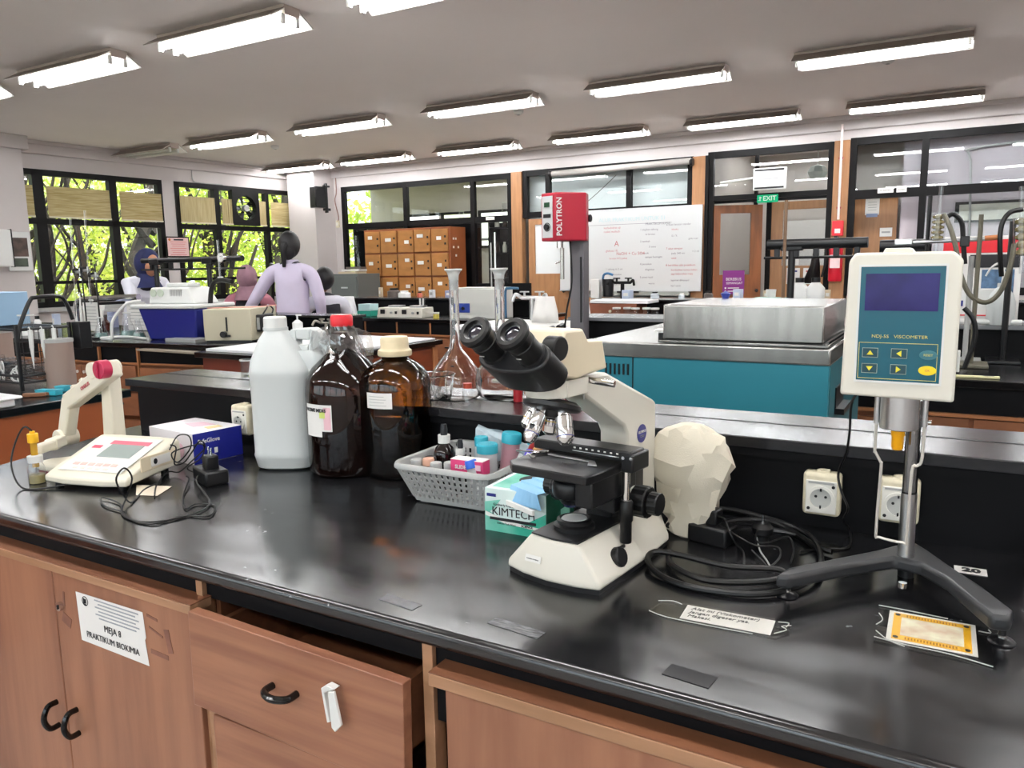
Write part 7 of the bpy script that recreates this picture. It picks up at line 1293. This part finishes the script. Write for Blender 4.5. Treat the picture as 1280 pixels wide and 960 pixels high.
t = thing('black_cloth', 'black cloth hanging beside the fire extinguisher', 'cloth', (-1.45, 9.6, 1.1)); g = G(); g.loft([[(-.02, 0, .42), (-.06, .0, .2), (-.14, 0, .0)], [(.0, -.03, .42), (.0, -.04, .2), (-.02, -.05, .0)], [(.02, 0, .42), (.05, 0, .2), (.06, 0, .02)]], cap=False, closed=False); sm = obj('fabric', g, rubber, t).modifiers.new('t', 'SOLIDIFY'); sm.thickness = .006
for i, (p, w_, h_) in enumerate((((-1.8268, 10.34, 1.1707), .16, .2), ((-1.6256, 10.34, 1.1691), .16, .2), ((-1.8341, 10.34, 1.371), .14, .13))): o = thing('door_notice', 'printed paper on the second orange door, ' + ('lower left', 'lower right, with pink print', 'upper')[i], 'notice', (p[0], 10.36, p[2])); obj('sheet', G().box(0, 0, 0, w_, .004, h_), paper, o, smooth=False); obj('heading', G().box(0, -.003, h_ * .3, w_ * .6, .002, .02), (navy, redink, grey_pl)[i], o, smooth=False)
# wire loop and framed board behind the right glazing
tag(obj('wall_conduit', G().tube([(0.0713, 9.96, 1.6), (0.0338, 9.96, 2.4), (0.0129, 9.96, 2.52), (.6, 9.96, 2.56), (1.2, 9.96, 2.58)], .012, 6, 3), grey_pl), 'grey conduit bending at a right angle behind the right hand panes', 'conduit')
struct('wall_behind_door', G().bb(-1.2, -.62, 10.35, 10.4, 0, CZ), lab_back)
struct('wall_inner_right', G().bb(-.62, 3.6, 10.0, 10.05, 0, CZ), mat('mauve partition', 'b7aeb4', .7))
o = thing('notice_board', 'long dark framed board low behind the right hand panes', 'board', (0.3372, 9.985, 1.8653)); obj('frame', G().bb(-.42, .9, -.02, .01, -.12, .1), black_frame, o, smooth=False); obj('sheet', G().bb(-.38, .86, -.025, -.02, -.1, .07), mat('board sheet', 'b9b8ac', .5, nz=.2, nscale=12), o, smooth=False)
# lamps of the back rooms
for (x, y, l) in ((-7.3, 11.2, 'ceiling light in the store room behind the lockers'), (-2.0, 11.5, 'ceiling light in the room behind the glazed doors')): dup(proto, (x, y, CZ), label=l)
# ---------------- people ----------------
skin = mat('warm skin', 'a8765a', .6, sss=.1); coat = mat('lavender white coat', 'cfc6dc', .8, nz=.06, nscale=6, bump=.3, bscale=30); coat2 = mat('white coat', 'dcdce6', .8, nz=.05, nscale=6); hair = mat('black hair', '141214', .5, bump=.5, bscale=120, stretch=(1, 1, .1)); navyc = mat('navy scarf', '1c2350', .8, nz=.3, nscale=8); pinks = mat('dusty mauve scarf', '96727e', .85, nz=.25, nscale=9); rose = mat('rose blouse', 'b0707e', .85, nz=.15, nscale=6); trousers = mat('dark trousers', '24242c', .8)
def skinmesh(name, verts, edges, radii, m, parent, root=0, sub=2):
    me = bpy.data.meshes.new(name); me.from_pydata(verts, edges, []); me.materials.append(m); o = bpy.data.objects.new(name, me); COL.objects.link(o); o.parent = parent
    sk = o.modifiers.new('skin', 'SKIN'); sk.use_smooth_shade = True
    for i, r in enumerate(radii): me.skin_vertices[0].data[i].radius = r if isinstance(r, tuple) else (r, r); me.skin_vertices[0].data[i].use_root = (i == root)
    s = o.modifiers.new('sub', 'SUBSURF'); s.levels = sub; s.render_levels = sub
    return o
def head(parent, c, yaw=0, tilt=0, m=skin, s=1.0):
    Q = T(*c) @ rz(yaw) @ Matrix.Rotation(tilt, 4, 'X') @ Matrix.Scale(s, 4); g = G(Q); n, k_ = 20, 14; rings = []
    for k in range(k_ + 1):
        t_ = PI * k / k_; row = []
        for i in range(n):
            a = 2 * PI * i / n; q = max(math.sin(t_), .02); x = .074 * q * math.cos(a); y = .092 * q * math.sin(a); z = -.115 * math.cos(t_)
            if z < -.02: x *= 1 - .35 * (-z - .02) / .1; y = y * (1 - .15 * (-z) / .1) - .008
            if y < -.05 and abs(x) < .018 and -.035 < z < .02: y -= .018 * (1 - abs(x) / .018)
            if y < -.05 and .0 < z < .035 and .02 < abs(x) < .045: y += .006
            row.append((x, y, z))
        rings.append(row)
    h = obj('head', g.loft(rings), m, parent)
    for sx_ in (-1, 1): obj('ear', G(Q).ball((sx_ * .074, .005, -.005), .01, .018, .028, 8, 6), m, h); obj('eye', G(Q).ball((sx_ * .03, -.077, .012), .011, .007, .008, 8, 6), ink, h)
    obj('mouth', G(Q).box(0, -.087, -.06, .036, .008, .008), mat('lips', '8a4a44', .5) if 'lips' not in MAT else MAT['lips'], h, .002); return h
def hand(parent, wr, d, m=skin):
    d = Vector(d).normalized(); u = d.cross(Vector((0, 0, 1))).normalized() if abs(d.z) < .9 else Vector((1, 0, 0)); w_ = d.cross(u); P = Vector(wr); vs = [P, P + d * .045, P + d * .085]; es = [(0, 1), (1, 2)]; rd = [.024, .03, .026]
    for k in range(4):
        o_ = (k - 1.5) * .02; L2 = (.06, .072, .068, .05)[k]; i0 = len(vs); vs += [P + d * .09 + u * o_, P + d * (.09 + L2 * .5) + u * o_ * 1.1 + w_ * .008, P + d * (.09 + L2) + u * o_ * 1.1 + w_ * .022]; es += [(2, i0), (i0, i0 + 1), (i0 + 1, i0 + 2)]; rd += [.010, .009, .008]
    i0 = len(vs); vs += [P + d * .03 + u * .032, P + d * .065 + u * .05 + w_ * .012]; es += [(1, i0), (i0, i0 + 1)]; rd += [.012, .009]
    return skinmesh('hand', vs, es, rd, m, parent, 0, 1)
def body(label, loc, r, pose, coatm, legs=trousers, sit=False):
    t = thing('person', label, 'person', loc, r); p = pose; hip = p['hip']; V = [hip, p['waist'], p['chest'], p['neckb'], p['neck']]; E_ = [(0, 1), (1, 2), (2, 3), (3, 4)]; Rr = [(.15, .11), (.13, .095), (.165, .11), (.10, .075), (.052, .055)]
    for s in (0, 1):
        sh, el, wr = p['arm'][s]; i = len(V); V += [sh, el, wr]; E_ += [(3, i), (i, i + 1), (i + 1, i + 2)]; Rr += [.06, .045, .03]
    for s in (0, 1):
        hp_, kn_, an_, ft = p['leg'][s]; i = len(V); V += [hp_, kn_, an_, ft]; E_ += [(0, i), (i, i + 1), (i + 1, i + 2), (i + 2, i + 3)]; Rr += [.085, .06, .042, .04]
    skinmesh('body', V, E_, Rr, legs, t)
    CV = [tuple(Vector(hip) + Vector((0, 0, -.12 if not sit else 0))), hip, p['waist'], p['chest'], p['neckb'], tuple(Vector(p['neckb']).lerp(Vector(p['neck']), .4))]; CE = [(0, 1), (1, 2), (2, 3), (3, 4), (4, 5)]; CR = [(.2, .15), (.185, .14), (.165, .125), (.185, .13), (.12, .09), (.06, .06)]
    for s in (0, 1):
        sh, el, wr = p['arm'][s]; i = len(CV); CV += [sh, el, wr]; CE += [(4, i), (i, i + 1), (i + 1, i + 2)]; CR += [.078, .062, .05]
    skinmesh('coat', CV, CE, CR, coatm, t)
    for s in (0, 1): sh, el, wr = p['arm'][s]; hand(t, wr, Vector(wr) - Vector(el))
    return t
# standing person, back to us
t = body('standing person in a lavender white lab coat seen from behind, black hair', (-7.0, 6.9 + .85, 0), math.radians(28), dict(hip=(0, .02, .9), waist=(0, 0, 1.07), chest=(0, .0, 1.25), neckb=(0, .01, 1.4), neck=(0, 0, 1.50),
    arm=[((.2, .0, 1.37), (.36, -.03, 1.15), (.52, -.12, .96)), ((-.2, 0, 1.36), (-.27, .02, 1.12), (-.25, -.1, .93))], leg=[((-.09, 0, .86), (-.10, -.01, .48), (-.10, .03, .08), (-.10, -.1, .04)), ((.09, 0, .86), (.10, -.01, .48), (.10, .03, .08), (.10, -.1, .04))]), coat)
t.location = (-5.46, 5.35, 0); t.scale = (.97, .97, .97)
t.rotation_euler.z = math.radians(180 + 28)
head(t, (0, -.02, 1.62), 0, .15)
obj('hair', G(T(0, .005, 1.635)).ball((0, .01, .0), .102, .118, .132, 18, 12).ball((0, .06, -.05), .075, .065, .1, 14, 10), hair, t); obj('collar', G().lathe([(.065, 1.44), (.08, 1.44), (.072, 1.49), (.06, 1.49), (.065, 1.44)], n=20), coat, t); obj('hair_bun', G().tube([(0, .09, 1.64), (.02, .12, 1.6), (.03, .11, 1.5), (.035, .1, 1.42)], lambda s: .045 - .03 * s, 10), hair, t)
# navy headscarf, profile
t = body('person in a navy headscarf and white coat bending over at the left window', (-7.17, 4.98, 0), math.radians(88), dict(hip=(0, .1, .86), waist=(0, .06, 1.0), chest=(0, -.02, 1.15), neckb=(0, -.07, 1.27), neck=(0, -.11, 1.34),
    arm=[((-.18, -.06, 1.24), (-.22, -.2, 1.03), (-.12, -.4, .96)), ((.18, -.06, 1.24), (.22, -.2, 1.03), (.12, -.4, .96))], leg=[((-.09, .1, .82), (-.10, .08, .46), (-.10, .12, .08), (-.10, 0, .04)), ((.09, .1, .82), (.10, .08, .46), (.10, .12, .08), (.10, 0, .04))]), coat2)
head(t, (0, -.17, 1.42), 0, .35); g = G(T(0, -.155, 1.43) @ Matrix.Rotation(.35, 4, 'X')); rings = []
for k in range(9):
    t_ = .12 + (PI * .9 - .12) * k / 8; rings.append([(.115 * math.sin(t_) * math.cos(a), .035 + .145 * math.sin(t_) * math.sin(a) * (1 if math.sin(a) > 0 else .66), .15 * math.cos(t_)) for a in [2 * PI * i / 18 for i in range(18)]])
obj('headscarf', g.loft(rings), navyc, t); obj('headscarf_drape', G().lathe([(.07, 1.36), (.11, 1.28), (.15, 1.2), (.13, 1.2), (.06, 1.34), (.07, 1.36)], (0, -.08, 0), 18), navyc, t); obj('glasses', G(T(0, -.26, 1.405)).tube([(-.06, .0, .0), (-.03, -.012, .0), (.03, -.012, .0), (.06, 0, 0)], .004, 6), ink, t)
# seated rose person
def seated(label, loc, r, cm, lm=trousers):
    return body(label, loc, r, dict(hip=(0, .02, .52), waist=(0, .02, .68), chest=(0, -.0, .88), neckb=(0, 0, 1.02), neck=(0, -.01, 1.1), arm=[((-.19, 0, .98), (-.25, -.1, .76), (-.18, -.32, .78)), ((.19, 0, .98), (.25, -.1, .76), (.18, -.32, .78))], leg=[((-.1, -.02, .5), (-.12, -.42, .5), (-.12, -.42, .08), (-.12, -.54, .04)), ((.1, -.02, .5), (.12, -.42, .5), (.12, -.42, .08), (.12, -.54, .04))]), cm, lm, True)
p = (-6.5111, 5.6, 1.2562)
t = seated('seated person in a rose blouse and mauve headscarf, back turned, below the fan window', (p[0], 5.75, .06), math.radians(180 + 40), rose)
head(t, (0, -.03, 1.21), 0, .1); g = G(T(0, -.01, 1.22)); rings = []
for k in range(10):
    t_ = .1 + (PI * .92 - .1) * k / 9; rings.append([(.105 * math.sin(t_) * math.cos(a) * (1 + .04 * math.sin(5 * a)), .015 + .12 * math.sin(t_) * math.sin(a), .135 * math.cos(t_)) for a in [2 * PI * i / 20 for i in range(20)]])
obj('headscarf', g.loft(rings), pinks, t); obj('headscarf_drape', G().lathe([(.08, 1.14), (.12, 1.08), (.16, .99), (.14, .98), (.07, 1.1), (.08, 1.14)], (0, 0, 0), 20), pinks, t)
def stool(label, x, y, r=0):
    q = thing('stool', label, 'stool', (x, y, 0), r, 'stools'); obj('seat', G().cyl((0, 0, .44), (0, 0, .48), .17, n=20), rail_dark, q, .004)
    for k in range(4): a = PI / 4 + k * PI / 2; obj('leg', G().cyl((.11 * math.cos(a), .11 * math.sin(a), .44), (.17 * math.cos(a), .17 * math.sin(a), 0), .012), black_pl, q)
stool('round stool under the person in the rose blouse', p[0], 5.75)
t = thing('office_chair', 'black chair back between the mauve headscarf and the standing person', 'chair', (-7.2406, 6.75, 0), -.5)
obj('back', G(Matrix.Rotation(.0, 4, 'Y')).prism([(-.18, .85), (.02, .82), (.17, 1.42), (.06, 1.44)], -.02, .02, 'y'), rubber, t, .01); obj('seat', G().box(0, -.2, .5, .44, .42, .06), rubber, t, .02); obj('stem', G().cyl((0, -.2, .08), (0, -.2, .47), .025), black_pl, t); obj('back_bar', G().bb(-.03, .03, -.02, .0, .48, .9), black_pl, t)
for k in range(5): a = 2 * PI * k / 5; obj('leg', G().cyl((0, -.2, .08), (.26 * math.cos(a), -.2 + .26 * math.sin(a), .04), .018), black_pl, t)
p = (-7.0816, 7.6, 1.213)
t = seated('seated person in a white coat with short black hair, partly hidden by the standing person', (-5.40, 5.72, .03), math.radians(180 + 62), coat2)
head(t, (0, -.03, 1.21), 0, .1); obj('hair', G(T(0, .01, 1.235)).ball((0, .005, 0), .092, .11, .115, 18, 12), hair, t); obj('ear_stud', G().ball((.08, 0, 1.18), .008), alu, t)
stool('round stool under the seated person in the white coat', -5.40, 5.72)
o = thing('white_sack', 'white bag with a blue mark beside the seated white coated person', 'bag', (-5.8325, 6.5, .851)); g = G(); rings = []
for k in range(6): rings.append([((.14 - .012 * k) * math.cos(a) * (1 + .15 * noise.noise((a, k, 2))), .1 * math.sin(a), .04 * k) for a in [2 * PI * i / 12 for i in range(12)]])
obj('film', g.loft(rings), wt, o); obj('blue_mark', G().ball((.07, -.085, .08), .04, .02, .04), navy, o)
# ---------------- lettering becomes plain mesh ----------------
bpy.context.view_layer.update(); dg = bpy.context.evaluated_depsgraph_get()
for o in [o for o in COL.objects if o.type == 'FONT']:
    me = bpy.data.meshes.new_from_object(o.evaluated_get(dg)); n = bpy.data.objects.new('lettering', me); COL.objects.link(n); n.parent = o.parent
    n.location = o.location; n.rotation_euler = o.rotation_euler; n.scale = o.scale; bpy.data.objects.remove(o)
